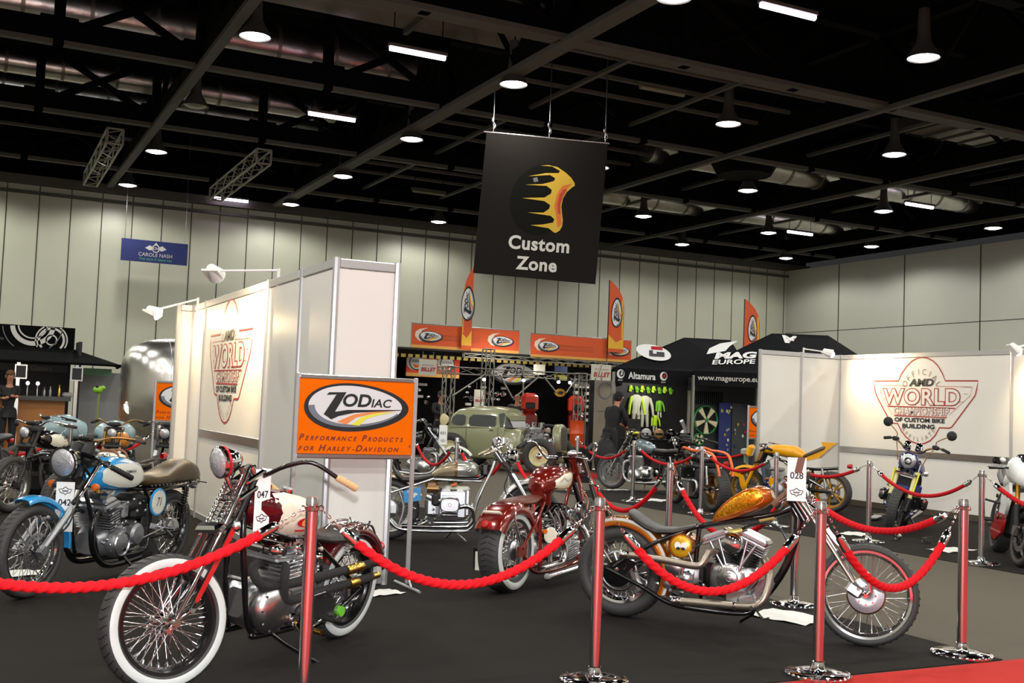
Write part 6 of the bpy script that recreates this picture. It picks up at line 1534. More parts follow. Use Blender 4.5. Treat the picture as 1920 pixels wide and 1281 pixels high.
# ================================================================ people
def skin_mesh(name, pts, edges, m, parent, sub=1):
    keys = list(pts); me = bpy.data.meshes.new(name)
    me.from_pydata([pts[k][0] for k in keys], [(keys.index(a), keys.index(c)) for a, c in edges], [])
    o = bpy.data.objects.new(name, me); COL.objects.link(o); me.materials.append(m)
    md = o.modifiers.new('skin', 'SKIN'); md.use_smooth_shade = True
    for i, k in enumerate(keys):
        sv = me.skin_vertices[0].data[i]; rr = pts[k][1]; sv.radius = rr if isinstance(rr, tuple) else (rr, rr); sv.use_root = (i == 0)
    sb = o.modifiers.new('sub', 'SUBSURF'); sb.levels = sub; sb.render_levels = sub
    o.parent = parent; return o
flesh = mat('skin_tone', 'b0785c', .55, scale=30)
def person(label, loc, rz, h=1.76, arms=((.3, .05, 1.05), (.3, .05, 1.05)), bend=0., coat='17171a', trous='15161c', hair=None, tilt=0):
    r = thing('person', label, 'person', loc, rz); k = h/1.76
    J = lambda x, y, z: (V((x, y, z))*k)
    W = lambda z: bend*max(0, z-.95)
    pel, che, nec, hd = J(0, 0, .95), J(W(1.3), 0, 1.3), J(W(1.5)+.01, 0, 1.49), J(W(1.62)+.04, 0, 1.64)
    P = {'pel': (pel, (.14*k, .1*k)), 'waist': (J(W(1.1), 0, 1.1), (.1*k, .075*k)), 'che': (che, (.11*k, .08*k)), 'nec': (nec, .055*k), 'jaw': (J(W(1.56)+.035, 0, 1.57), .062*k), 'hd': (hd, (.078*k, .092*k)), 'top': (J(W(1.7)+.03, 0, 1.72), .055*k)}
    E = [('pel', 'waist'), ('waist', 'che'), ('che', 'nec'), ('nec', 'jaw'), ('jaw', 'hd'), ('hd', 'top')]
    CP = {q: (P[q][0], (.16*k, .118*k)) for q in ('pel', 'waist', 'che')}; CP['nk'] = (J(W(1.48), 0, 1.475), .085*k); CP['hem'] = (J(0, 0, .82), (.165*k, .13*k)); CE = [('hem', 'pel'), ('pel', 'waist'), ('waist', 'che'), ('che', 'nk')]
    TP = {'pel': (pel, (.145*k, .112*k)), 'wst': (J(0, 0, 1.06), (.14*k, .105*k))}; TE = [('pel', 'wst')]
    hands = []
    for s, a in ((1, arms[0]), (-1, arms[1])):
        n = str(s); sh = J(W(1.42), s*.19, 1.42); hand = J(a[0], s*a[1], a[2]); mid = (sh+hand)/2; el = mid + J(-.1, s*.1, -.06)
        P['s'+n] = (sh, .055*k); P['e'+n] = (el, .042*k); P['h'+n] = (hand, .03*k); E += [('che', 's'+n), ('s'+n, 'e'+n), ('e'+n, 'h'+n)]
        CP['s'+n] = (sh, .073*k); CP['e'+n] = (el, .058*k); CP['w'+n] = (el+(hand-el)*.82, .046*k); CE += [('che', 's'+n), ('s'+n, 'e'+n), ('e'+n, 'w'+n)]
        hip, kn, an, toe = J(0, s*.09, .9), J(.02, s*.1, .5), J(0, s*.1, .09), J(.16, s*.12, .04)
        P['hp'+n] = (hip, .085*k); P['k'+n] = (kn, .055*k); P['a'+n] = (an, .042*k); P['t'+n] = (toe, .035*k); E += [('pel', 'hp'+n), ('hp'+n, 'k'+n), ('k'+n, 'a'+n), ('a'+n, 't'+n)]
        TP['hp'+n] = (hip, .105*k); TP['k'+n] = (kn, .075*k); TP['a'+n] = (an, .06*k); TE += [('pel', 'hp'+n), ('hp'+n, 'k'+n), ('k'+n, 'a'+n)]
        hands.append((hand, (hand-el).normalized(), s))
    skin_mesh('body', P, E, flesh, r)
    skin_mesh('jacket', CP, CE, mat('jacket_'+coat, coat, .8, bump=.2, scale=60, var=.2), r)
    skin_mesh('trousers', TP, TE, mat('trousers_'+trous, trous, .85, bump=.15, scale=60, var=.2), r)
    for hnd, d, s in hands:
        b = MB(); x, y = perp(d); b.ell(hnd+d*.04*k, (.03*k, .045*k, .03*k), flesh, 8, 6)
        for q in range(4): o = hnd+d*.06*k+x*(q-1.5)*.017*k; b.tube([o, o+d*.04*k, o+d*(.062-.006*abs(q-1))*k-y*.018*k], [.008*k, .0075*k, .006*k], flesh, 6)
        b.tube([hnd+d*.02*k+x*.03*k, hnd+d*.05*k+x*.05*k, hnd+d*.075*k+x*.045*k], [.009*k, .008*k, .006*k], flesh, 6); b.build('hand', r)
    b = MB()
    for s in (-1, 1): b.ell(hd+J(.088, s*.03, .005), (.012, .014, .009), whiteb, 8, 6); b.ell(hd+J(.098, s*.03, .005), (.006, .006, .006), ink, 6, 5); b.ell(hd+J(.0, s*.086, -.01), (.018, .012, .032), flesh, 8, 6)
    b.ell(hd+J(.105, 0, -.025), (.018, .014, .026), flesh, 8, 6); b.ell(hd+J(.09, 0, -.062), (.01, .026, .008), mat('lip_tone', '8c4c42', .5), 8, 5); b.build('face', r)
    if hair:
        b = MB(); b.ell(hd+J(-.015, 0, .045), (.1*k, .09*k, .085*k), mat('hair_'+hair, hair, .8, bump=.3, scale=120), 14, 8); b.ell(hd+J(-.05, 0, -.01), (.07*k, .082*k, .09*k), MATS['hair_'+hair], 12, 8); b.build('hair', r)
    return r
person('person in black jacket seen from behind beside the bright topped fuel pump', (13.24, 26.0, 0), 60, 1.86, ((.28, .2, 1.08), (.25, .22, 1.1)))
person('person with raised forearm looking down behind the green car', (11.3, 26.6, 0), -75, 1.82, ((.3, .12, 1.2), (.32, .1, 1.15)), hair='3a2418', coat='1a1414')
person('person in black jacket and black cap bending by the black tent front leg', (12.85, 20.7, 0), 20, 1.9, ((.4, .1, 1.1), (.42, .08, 1.05)), bend=.35, hair='0c0c0e', coat='0e0e10')
person('person with folded arms in black, standing at the beer bar', (1.0, 25.4, 0), -85, 1.84, ((.24, -.1, 1.2), (.24, -.08, 1.24)), hair='5a3a22', coat='101013')

# ================================================================ vintage car
sage = mat('sage_green_paint', '989a78', .25, 0, coat=.7, scale=15, var=.03)
cwh = mat('cream_wheel_paint', 'd8d0a0', .3, 0, coat=.4, scale=20)
winm = mat('car_window', '141a18', .25, 0, scale=3)
r = thing('car', 'sage green vintage hot rod sedan with cream wheel and exposed engine', 'car', (10.64, 23.9, 0), -46)
b = MB()
def rr(u, zb, zt, wb, wt, n=6):
    p = []
    for s in (1, -1):
        col = [(wb*.9, zb), (wb, zb+.06), (wb*1.02, (zb+zt)/2), (wt, zt-.1), (wt*.9, zt-.03), (wt*.6, zt), (.3*wt, zt+.02), (0.0, zt+.025)]
        p += [V((u, s*y, z)) for y, z in (col if s > 0 else col[-2::-1])]
    return p
b.loft([rr(*q) for q in ((-.1, .42, .95, .5, .5), (-.06, .36, 1.05, .58, .52), (.05, .3, 1.28, .64, .56), (.2, .28, 1.39, .66, .57), (.6, .27, 1.45, .67, .58), (1.1, .27, 1.45, .67, .58), (1.38, .27, 1.41, .65, .56))], sage)
b.loft([rr(*q) for q in ((1.35, .27, 1.0, .65, .62), (1.6, .27, .98, .6, .56), (1.72, .3, .95, .5, .46))], sage)
b.loft([[V((u, y, z)) for y, z in ((-.56, 1.32-(u-1.3)*.9), (.56, 1.32-(u-1.3)*.9), (.56, 1.38-(u-1.3)*.6), (-.56, 1.38-(u-1.3)*.6))] for u in (1.3, 1.48)], sage)
body = b.build('body', r)
for u0, u1, z0, z1 in ((.1, .42, 1.04, 1.28), (.52, 1.17, 1.03, 1.29)):
    for s in (1, -1):
        b = MB(); b.prism([(u0+.05, z0), (u1-.04, z0), (u1, z0+.04), (u1, z1-.04), (u1-.04, z1), (u0+.08, z1), (u0, z1-.08), (u0, z0+.05)], frame((0, s*.876, 0), (1, 0, 0), (0, -.21*s, 1)), .012*(-s), winm)
        b.build('side_window', r)
b = MB(); b.add([(1.36, -.54, 1.33), (1.36, .54, 1.33), (1.56, .52, 1.0), (1.56, -.52, 1.0)], [(0, 1, 2, 3)], winm)
for s in (1, -1): b.add([(1.34, s*.57, 1.33), (1.54, s*.55, 1.0), (1.28, s*.66, 1.0), (1.22, s*.61, 1.3)], [(0, 1, 2, 3)], winm)
b.build('windscreen', r)
b = MB()
for s in (1, -1):
    for u in (.47, 1.24): b.tube([(u, s*.682, .32), (u, s*.69, .9), (u, s*.672, 1.0)], .005, mat('shut_line', '4a5040', .6), 4)
    b.tube([(-.02, s*.665, .97), (.6, s*.69, .985), (1.5, s*.62, .96)], .01, sage, 6); b.cyl((1.13, s*.69, .93), (1.02, s*.7, .93), .012, chrome, 6)
b.build('door_trim', r)
b = MB()
for s in (1, -1): b.cham((1.95, s*.3, .42), (1.5, .06, .1), .01, blkm)
b.cyl((2.27, -.72, .4), (2.27, .72, .4), .03, blkm, 10)
for s in (1, -1): b.tube([(1.5, s*.5, .45), (2.2, s*.6, .42)], .02, steel, 6)
b.build('chassis', r)
b = MB(); b.cham((1.95, 0, .72), (.5, .42, .34), .04, greyal); b.cham((1.95, 0, .95), (.36, .3, .14), .03, steel)
for q in (-.1, .1): b.cyl((1.95+q, 0, 1.0), (1.95+q, 0, 1.14), .07, chrome, 14)
b.cham((2.0, -.3, .7), (.5, .04, .1), .012, polal)
for q in range(4): b.tube(spl([(1.76+.12*q, -.2, .76), (1.76+.12*q, -.34, .72), (1.72+.12*q, -.38, .55)]), .022, steel, 6)
for q in range(24): b.ell((1.75+random.random()*.5, -.25+random.random()*.1, .6+random.random()*.5), (.03, .03, .03), random.choice((chrome, steel, blk)), 6, 5)
b.tube([(2.1, 0, 1.08), (2.5, 0, 1.06)], .035, blkm, 8); b.build('engine', r)
b = MB(); b.loft([[V((u, y*f, .5+(z-.5)*f)) for y, z in ((-.3, .5), (-.32, .8), (-.28, 1.02), (-.15, 1.1), (0, 1.12), (.15, 1.1), (.28, 1.02), (.32, .8), (.3, .5))] for u, f in ((2.42, 1), (2.56, 1), (2.6, .93))], sage); b.cham((2.605, 0, .78), (.02, .46, .5), .01, polal); b.build('radiator_shell', r)
b = MB()
for s in (1, -1): headlamp(b, (2.5, s*.48, .72), (1, 0, 0), .1, chrome, .14)
b.build('headlamp', r)
def carwheel(u, y, R):
    b = MB(T(u, y, R)); b.lathe(tyre_prof(R, R*.55, .17)[:-1], (0, 0, 0), (0, 1, 0), rub, 40, True); w_ = b.build('tyre', r)
    b = MB(T(u, y, R)); s = 1 if y > 0 else -1
    b.lathe([(R*.57, .07), (R*.55, .075), (R*.45, .04), (R*.4, .03), (R*.2, .045)], (0, 0, 0), (0, s, 0), cwh, 32); b.lathe([(R*.2, .04), (R*.18, .06), (R*.08, .085), (0, .09)], (0, 0, 0), (0, s, 0), chrome, 24); b.build('wheel_disc', w_)
for u, R_ in ((2.27, .4), (.12, .42)):
    for s in (1, -1): carwheel(u, s*.74, R_)
b = MB(); b.lathe([(0, .012), (.12, .01), (.14, 0), (.1, -.08), (0, -.12)], (-.12, -.62, 1.12), (-.5, -1, 0), mat('cream_lamp', 'e6d8a8', .4), 20); b.cyl((-.08, -.55, 1.1), (-.02, -.5, 1.05), .02, steel, 6); b.build('spare_lamp', r)

# ================================================================ polished trailer, bar and its canopy at left
r = thing('caravan', 'polished aluminium rounded caravan parked against the hall back wall', 'caravan', (0, 0, 0))
b = MB(); mirror = mat('mirror_aluminium', 'dcdad6', .26, 1, bump=.2, scale=3.5, var=.08)
secs = []
for x, f in ((2.66, .02), (2.675, .3), (2.74, .55), (2.85, .74), (3.03, .87), (3.28, .95), (3.6, .99), (4.2, 1), (6.2, 1), (6.6, .9), (6.8, .6), (6.85, .1)):
    ring = []
    for j in range(32):
        t = 2*pi*j/32; c, s = cos(t), sin(t)
        ring.append(V((x, 21+1.15*f*math.copysign(abs(c)**.62, c), 1.5+(1.0 if s > 0 else .9)*(.35+.65*f)*math.copysign(abs(s)**.66, s))))
    secs.append(ring)
b.loft(secs, mirror); b.build('body_shell', r)
b = MB()
for x in (3.35, 4.2, 5.2, 6.2): b.tube([V((x, 21+1.155*(.95 if x < 3.5 else 1)*math.copysign(abs(cos(t))**.62, cos(t)), 1.5+(1.005 if sin(t) > 0 else .9)*(.97 if x < 3.5 else 1)*math.copysign(abs(sin(t))**.66, sin(t)))) for t in [2*pi*j/40 for j in range(40)]], .008, steel, 4, True)
b.build('panel_seam', r)
b = MB(); b.ell((2.76, 20.6, 2.1), (.03, .06, .03), redp, 8, 6); b.build('marker_lamp', r)
b = MB()
for y in (20.05, 21.95): b.lathe(tyre_prof(.34, .2, .2)[:-1], (4.8, y, .34), (0, 1, 0), rub, 28, True); b.cyl((4.8, y-.09, .34), (4.8, y+.09, .34), .2, steel, 20)
b.box((3.3, 21, .35), (.08, .08, .62), steel); b.box((6.3, 21, .35), (.08, .08, .62), steel); b.build('running_gear', r)

kfab = mat('black_awning', '0e0f0e', .9, 0, bump=.1, scale=8, var=.2, spec=.05)
wood = mat('orange_wood', 'a86a2c', .5, 0, scale=3, var=.2)
r = thing('bar_kiosk', 'black canopied beer bar kiosk with printed ring pattern fascia', 'kiosk', (0, 26, 0))
b = MB(); b.box((.3, 1.0, 1.4), (4.0, .06, 2.8), blkm); b.box((-.2, .1, 1.27), (4.9, .55, .09), mat('grey_counter', '4a4a48', .5)); b.box((-.2, .2, .62), (4.7, .4, 1.22), wood); b.box((2.42, .6, 1.3), (.06, .8, 2.5), blkm); b.build('bar_counter', r)
b = MB(); b.box((-.55, 1.0, 2.62), (5.8, .12, .52), kfab); fas = b.build('fascia_board', r)
b = MB(); MQ = frame((1.36, .93, 2.92), (1, 0, 0), (0, 0, 1))
def clipring(cx, cy, R_, wd, m, x0, x1, y0, y1):
    for seg in range(60):
        a0, a1 = 2*pi*seg/60, 2*pi*(seg+1)/60
        q = [(cx+(R_+o)*cos(a), cy+(R_+o)*sin(a)) for a, o in ((a0, -wd/2), (a0, wd/2), (a1, wd/2), (a1, -wd/2))]
        if all(x0 <= x <= x1 and y0 <= y <= y1 for x, y in q): b.flat(q, MQ, m)
for R_, wd, m in ((.62, .02, MATS['grey_ink']), (.42, .1, wgrey), (.3, .03, wgrey)): clipring(.1, -.02, R_, wd, m, -.9, .94, -.54, -.03)
for R_, wd in ((.33, .03), (.26, .05), (.11, .03)): clipring(.5, -.34, R_, wd, wgrey, -.1, .94, -.54, -.03)
b.text('AMPLIFIED', .08, MQ @ T(-.66, -.37, 0), MATS['grey_ink']); b.build('logo', fas)
b = MB(); b.add([(-3.2, .95, 2.4), (2.35, .95, 2.4), (3.2, -.6, 2.05), (-3.6, -.6, 2.05), (3.3, .95, 2.02), (2.5, .5, 2.38)], [(0, 1, 2, 3), (1, 4, 2)], kfab); b.tube([(-3.6, -.6, 2.04), (3.2, -.6, 2.04), (3.3, .95, 2.02)], .03, kfab, 6); b.build('awning', r)
b = MB(); b.box((-1.2, .6, 1.98), (3.4, .02, .14), mat('pale_green_strip', '7fae90', .7)); b.box((2.75, .6, 1.9), (.8, .02, .16), MATS['pale_green_strip']); b.build('green_valance', r)
b = MB(); b.box((1.45, .5, 1.93), (1.5, .03, .16), mat('dark_grey_sign', '3a3834', .6)); b.text('NEC Classics', .14, frame((1.5, .48, 1.93), (1, 0, 0), (0, 0, 1)), mat('faint_sign_print', '6e6a60', .6)); b.build('name_board', r)
for x in (1.15, 2.3):
    b = MB(); b.box((x, -.55, 1.02), (.07, .07, 2.04), steel); b.build('canopy_post', r)
for x, lab in ((1.2, 'chalkboard in pale frame on the bar kiosk post by the person'), (2.3, 'chalkboard in pale frame on the bar kiosk post by the grey board')):
    b = MB(); b.box((x, 25.4, 1.82), (.24, .03, .3), steel); b.box((x, 25.382, 1.82), (.19, .01, .25), ink); tag(b.build('chalkboard'), lab, 'chalkboard')
def tap(): 
    b = MB(); b.cyl((0, 0, 0), (0, 0, .22), .016, chrome, 10); b.cyl((0, 0, .2), (0, -.1, .18), .012, chrome, 8); b.ell((0, 0, .27), (.04, .03, .045), mat('tap_glow', 'fff0fa', emit=1.5), 10, 8); return b.build('beer_tap')
for i, (x, l_) in enumerate(((1.38, 'first'), (1.58, 'second'))):
    t0 = tap(); t0.location = (x, 26.05, 1.315); tag(t0, 'lit beer tap on the bar counter, %s one from the person' % l_, 'beer tap', 'beer taps on the bar')
for x, nm, lab, hgt in ((1.72, 'bottle', 'small dark bottle next to the lit beer taps', .2), (1.84, 'bottle', 'dark bottle between beer taps and pale bottle', .22), (2.02, 'bottle', 'pale tall bottle on the bar counter', .26)):
    b = MB(); b.lathe([(0, 0), (.032, 0), (.034, .02), (.034, hgt*.6), (.014, hgt*.75), (.013, hgt), (0, hgt)], (x, 26.05, 1.315), (0, 0, 1), brass if 'pale' in lab and 'tall' in lab else greyal, 14); tag(b.build(nm), lab, 'bottle', 'bottles on the bar')
b = MB(); b.cham((2.2, 26.1, 1.365), (.22, .14, .1), .03, wgrey); tag(b.build('napkin_tray'), 'white tray at the end of the bar counter beyond the bottles', 'tray')
b = MB(); b.box((2.95, 26.9, .95), (1.1, .05, 1.9), mat('grey_board', '8c8c8c', .6)); tag(b.build('display_board'), 'plain grey board between bar kiosk and caravan', 'board')
b = MB(); b.ell((2.62, 24.2, 1.5), (.1, .08, .075), mat('lime_green', '86c02e', .5), 14, 8); b.ell((2.71, 24.2, 1.54), (.06, .05, .045), MATS['lime_green'], 12, 8); b.cyl((2.64, 24.2, 0), (2.64, 24.2, 1.45), .025, mat('olive_pole', '7c8a50', .6), 8); b.ell((2.59, 24.14, 1.57), (.035, .03, .03), ink); tag(b.build('balloon_marker'), 'lime green marker on a thin pole beside the caravan', 'marker')
b = MB(); b.cyl((2.78, 20.5, 0), (2.78, 20.5, 1.1), .03, MATS['olive_pole'], 8); b.lathe([(0, .02), (.12, .0), (.14, -.03), (.1, -.1), (0, -.12)], (2.78, 20.44, 1.2), (0, -1, .2), polal, 18); tag(b.build('shaving_mirror'), 'round silver reflector on a green pole before the caravan', 'reflector')

# ================================================================ parts stand at the back
r = thing('stand_backdrop', 'black walled parts stand backdrop under the orange railing banners', 'stand', (0, 0, 0))
b = MB(); b.box((14.6, 29.6, 1.42), (8.4, .1, 2.84), mat('black_drape', '070708', .9, spec=.1)); b.box((10.45, 28.8, 1.42), (.1, 1.6, 2.84), navy); b.build('back_panel', r)
b = MB(); b.box((14.55, 28.8, 2.92), (8.3, 1.7, .12), blkm); b.box((14.55, 27.92, 2.86), (8.3, .06, .12), steelk); b.build('deck', r)
b = MB(); b.box((14.55, 27.9, 2.75), (8.3, .05, .09), mat('ochre_strip', 'a08a3c', .6)); 
for q in range(40): b.box((10.6+q*.205, 27.88, 2.75), (.06, .04, .09), steelk)
b.build('edge_strip', r)
def railbanner(label, x0, x1, ztop, hgt, logos, y=27.95):
    g = thing('railing_banner', label, 'banner', (x0, y, ztop-hgt), 0, 'orange banners of the parts stand'); L = x1-x0
    b = MB(); b.box((L/2, 0, hgt/2+.04), (L, .015, hgt-.08), zod_o); b.box((L/2, 0, .04), (L, .016, .08), mat('amber_fabric', 'd8a04c', .7)); b.build('banner_cloth', g)
    b = MB()
    for x in [L*q/4 for q in range(5)]: b.cyl((x, .03, -.1), (x, .03, hgt+.06), .02, steel, 8)
    b.cyl((0, .03, hgt+.02), (L, .03, hgt+.02), .015, steel, 6); b.build('railing', g)
    b = MB()
    for u, wd in logos:
        M = frame((u*L, -.012, hgt*.5), (1, 0, 0), (0, 0, 1)); sw = mat('pale_swoosh', 'd9cdbd', .7)
        b.flat([(-wd*.52, .0), (-wd*.5, .12), (-wd*.36, .2), (-wd*.1, .24), (-wd*.3, .16), (-wd*.36, .0), (-wd*.28, -.14), (-wd*.4, -.12)], M, sw); zodiac(b, M @ T(0, 0, .003), wd*.78, 1.)
    for q in (.44,):
        for zz in (.55, .4): b.text('PERFORMANCE PRODUCTS', .1, frame((q*L, -.012, hgt*zz), (1, 0, 0), (0, 0, 1)), mat('rust_print', 'a4502a', .7), shear=.2, sx=.95)
    b.build('logo', g); return g
railbanner('orange railing banner with two oval badges above the round badge banner', 10.95, 14.22, 3.62, .64, ((.17, .9), (.84, .9)))
railbanner('orange railing banner with two oval badges above the oval board and tent corner', 14.6, 18.0, 3.58, .66, ((.17, .9), (.88, .9)))
def feather(label, x, y, z0, hgt, wd, flip=1, drop=.35):
    g = thing('feather_flag', label, 'flag', (x, y, z0), 0, 'orange feather flags'); b = MB()
    P = [(0, 0), (wd, 0)]+[(wd*(1-.0)*(1 if t < .5 else 1-((t-.5)/.5)**3.2*.94), hgt*t) for t in [q/14 for q in range(1, 15)]]+[(0, hgt)]
    P = [(flip*p[0], p[1]) for p in P]
    b.prism(P, frame((0, 0, 0), (1, 0, 0), (0, 0, 1)), .01, zod_o); b.build('flag_cloth', g)
    b = MB(); b.cyl((0, .03, -drop), (0, .03, hgt+.02), .016, blkm, 8); b.build('flag_pole', g)
    b = MB(); M = frame((flip*wd*.5, -.016, hgt*.56), (0, 0, 1), (-1, 0, 0))
    zodiac(b, M, hgt*.42, 1.)
    yl = mat('yellow_fabric', 'dca82e', .7)
    b.flat([(0, .05*hgt), (flip*wd, .05*hgt), (flip*wd, .2*hgt), (flip*wd*.5, .14*hgt), (0, .24*hgt)], frame((0, -.014, 0), (1, 0, 0), (0, 0, 1)), yl)
    b.flat([(flip*wd*.86, .2*hgt), (flip*wd*.98, .2*hgt), (flip*wd*.9, .8*hgt), (flip*wd*.82, .7*hgt)], frame((0, -.014, 0), (1, 0, 0), (0, 0, 1)), yl); b.build('logo', g)
feather('orange feather flag standing over the banner above the green car', 12.68, 27.85, 3.0, 2.3, .3, -1)
feather('orange feather flag standing next to the white oval tent roof', 17.12, 27.85, 3.2, 2.12, .52)
feather('orange feather flag behind the black tents, top only in view', 22.15, 27.85, 3.1, 2.05, .6, drop=3.09)
# truss frame
tt = mat('truss_alloy', '9a988e', .4, .7, scale=20)
b = MB()
for x in (11.25, 12.35, 15.15): box_truss(b, (x, 26.0, 0), (x, 26.0, 2.45 if x != 12.35 else 2.95), .24, .016, tt, .45)
box_truss(b, (11.0, 26.0, 2.35), (15.4, 26.0, 2.35), .17, .016, tt, .45); box_truss(b, (12.4, 27.7, 2.84), (17.6, 27.7, 2.82), .1, .014, tt, .5)
for a, c in (((11.3, 25.8, 1.7), (12.2, 25.8, 2.3)), ((12.6, 25.8, 2.3), (13.0, 25.8, 1.7)), ((13.1, 25.8, 1.75), (13.7, 25.8, 2.25)), ((13.9, 25.8, 2.3), (14.3, 25.8, 1.9)), ((14.6, 25.8, 1.9), (14.9, 25.8, 2.3)), ((15.3, 25.8, 2.3), (15.9, 25.8, 1.7)), ((15.6, 25.9, 2.35), (15.75, 25.9, 2.75)), ((13.3, 25.8, 0), (13.3, 25.8, 2.6)), ((15.75, 25.9, 0), (15.75, 25.9, 2.4))): b.cyl(a, c, .022, tt, 6)
tag(b.build('lighting_truss'), 'alloy truss frame with slanting struts behind the green car', 'truss')
spot_e = mat('spot_glow', 'fff2f6', emit=9)
for i, (x, z) in enumerate(((12.15, 2.17), (13.3, 2.2), (14.35, 2.2), (14.7, 2.2), (15.35, 2.15), (15.55, 2.17))):
    g = thing('truss_spotlight', 'small lit spotlight under the parts stand truss, %s one counted from the green car rear' % ORD[i], 'lamp', (x, 25.8, z), 0, 'spotlights of the parts stand truss')
    b = MB(); b.cyl((0, .06, .1), (0, 0, 0), .05, blk, 10); b.cyl((0, .06, .08), (0, .1, .17), .012, blk, 6); b.build('lamp_housing', g)
    b = MB(); b.ell((0, -.01, -.02), (.045, .045, .04), spot_e, 10, 6); b.build('bulb', g)
light('stand_light', 'AREA', (13.4, 26.6, 2.6), 45, (1, .9, .78), 1.2, (13.6, 28.6, .6))
light('stand_light', 'AREA', (17.3, 28.2, 2.6), 24, (1, .9, .78), 1., (16.8, 29, .8))
# oval board
g = thing('oval_sign', 'big white oval badge board behind the truss frame', 'sign', (14.6, 28.85, 2.44))
b = MB(); b.prism(ellipse(.78, .29, 48), frame((0, 0, 0), (1, 0, 0), (0, 0, 1)), -.03, silv); b.build('board', g)
b = MB(); zodiac(b, frame((0, -.004, 0), (1, 0, 0), (0, 0, 1)), 1.5, .6); b.build('logo', g)
g = thing('hanging_banner', 'red orange banner with two round badges behind a white sign, above the green car', 'banner', (11.0, 28.4, 2.2))
b = MB(); b.box((.8, 0, .37), (1.6, .02, .66), mat('red_orange_fabric', 'd8401c', .7)); b.box((.8, -.0, .06), (1.6, .024, .1), MATS['amber_fabric']); b.build('banner_cloth', g)
b = MB()
for u in (.3, 1.22):
    M = frame((u, -.016, .4), (1, 0, 0), (0, 0, 1)); b.flat(ellipse(.24, .24, 30, -.06, .02), M, wgrey); b.flat(ellipse(.22, .22, 30), M @ T(0, 0, .004), ink); b.flat(ellipse(.19, .19, 30), M @ T(0, 0, .008), silv); b.flat([(-.12, -.05), (.0, -.08), (.1, -.05), (.05, -.14), (-.05, -.15)], M @ T(0, 0, .012), zor); b.text('ZODIAC', .09, M @ T(0, .03, .012), ink, shear=.2, bold=.02)
b.build('logo', g)
def billet(label, x, y, z, wd, hgt):
    g = thing('hanging_sign', label, 'sign', (x, y, z), 0, 'white billet signs'); b = MB(); b.box((wd/2, 0, hgt/2), (wd, .02, hgt), mat('offwhite_board', 'c4c2b4', .7)); b.tube([(wd*.2, 0, hgt), (wd*.2, 0, hgt+.2)], .006, steel, 4); b.tube([(wd*.8, 0, hgt), (wd*.8, 0, hgt+.2)], .006, steel, 4); b.build('board', g)
    b = MB(); M = frame((wd/2, -.014, hgt*.35), (1, 0, 0), (0, 0, 1)); b.text('BILLET', wd*.28, M, mat('crimson_print', 'a81828', .6), shear=.25, bold=.04); b.text('American', wd*.13, M @ T(0, wd*.24, 0), mat('mauve_print', '9a6a70', .6), shear=.3, sx=1.4); b.build('lettering', g)
billet('white sign with red lettering hanging before red orange banner', 10.82, 27.0, 2.22, .5, .42)
billet('white sign with red lettering hanging beside the black tent corner', 16.25, 27.3, 2.33, .66, .46)
billet('lower white sign lettered in red behind the truss columns', 12.4, 26.9, 1.45, .32, .45)
b = MB(); b.box((14.4, 27.0, 2.53), (.3, .12, .28), MATS['offwhite_board']); tag(b.build('hanging_box'), 'small white box hanging before the end of the oval board', 'box')
b = MB(); b.box((16.17, 28.95, 2.68), (.44, .03, .2), mat('dull_blue_board', '44588c', .6)); tag(b.build('wall_sign'), 'small dull blue sign high on the black backdrop', 'sign')
b = MB(); b.box((16.17, 28.95, 2.4), (.44, .03, .16), mat('dull_yellow_board', 'b0a838', .6)); tag(b.build('wall_sign'), 'small dull yellow sign under the dull blue one', 'sign')
b = MB(); b.prism(ellipse(.19, .12, 24), frame((16.15, 28.9, 1.95), (1, 0, 0), (0, 0, 1)), -.02, mat('amber_board', 'b8881c', .6)); b.flat(ellipse(.09, .05, 16), frame((16.15, 28.87, 1.95), (1, 0, 0), (0, 0, 1)), ink); tag(b.build('wall_sign'), 'amber oval sign above the dark red pump', 'sign')
b = MB(); b.text('TS', .22, frame((15.5, 29.5, 1.8), (1, 0, 0), (0, 0, 1)), wgrey, bold=.02, depth=.01); tag(b.build('wall_lettering'), 'two white letters on the black backdrop', 'lettering')
# parts on the walls
def parts_wall(n, x0, x1, y, z0, z1, label, group, shapes, name):
    protos = []
    for i in range(n):
        if len(protos) < shapes:
            b = MB(); q = len(protos) % 4; m = (chrome, wgrey, steel, polal)[q]
            if q == 0: b.lathe([(0, .03), (.07, .025), (.09, 0), (.05, -.01)], (0, 0, 0), (0, -1, 0), m, 14)
            elif q == 1: b.cham((0, 0, 0), (.2, .04, .08), .015, m)
            elif q == 2: b.tube(spl([(-.1, 0, 0), (-.05, -.03, .04), (.05, -.03, .04), (.1, 0, 0)]), .018, m, 6)
            else: b.ell((0, 0, 0), (.07, .03, .05), m, 10, 8)
            o = b.build(name); protos.append(o)
        else: o = protos[i % shapes].copy(); COL.objects.link(o)
        o.location = (x0+(x1-x0)*random.random(), y, z0+(z1-z0)*(random.randrange(7)+.5)/7); tag(o, label, 'spare part', group)
parts_wall(48, 13.3, 15.3, 29.51, .9, 2.1, 'small chrome part hanging on the black wall behind the truss', 'chrome parts on the black wall', 4, 'chrome_part')
parts_wall(14, 10.9, 12.2, 29.51, .9, 2.1, 'dim small part hanging on the black wall behind the green car rear', 'dim parts on the left black wall', 4, 'chrome_part')
g = thing('shelf_wall', 'dark shelf wall of pale boxed parts beside the black tent corner', 'shelves', (16.4, 28.6, 0)); b = MB(); b.box((.75, .2, 1.2), (1.5, .04, 2.2), blkm)
for q in range(6): b.box((.75, .1, 1.1+.2*q), (1.5, .2, .015), steelk)
b.build('shelf_rack', g)
k_ = None
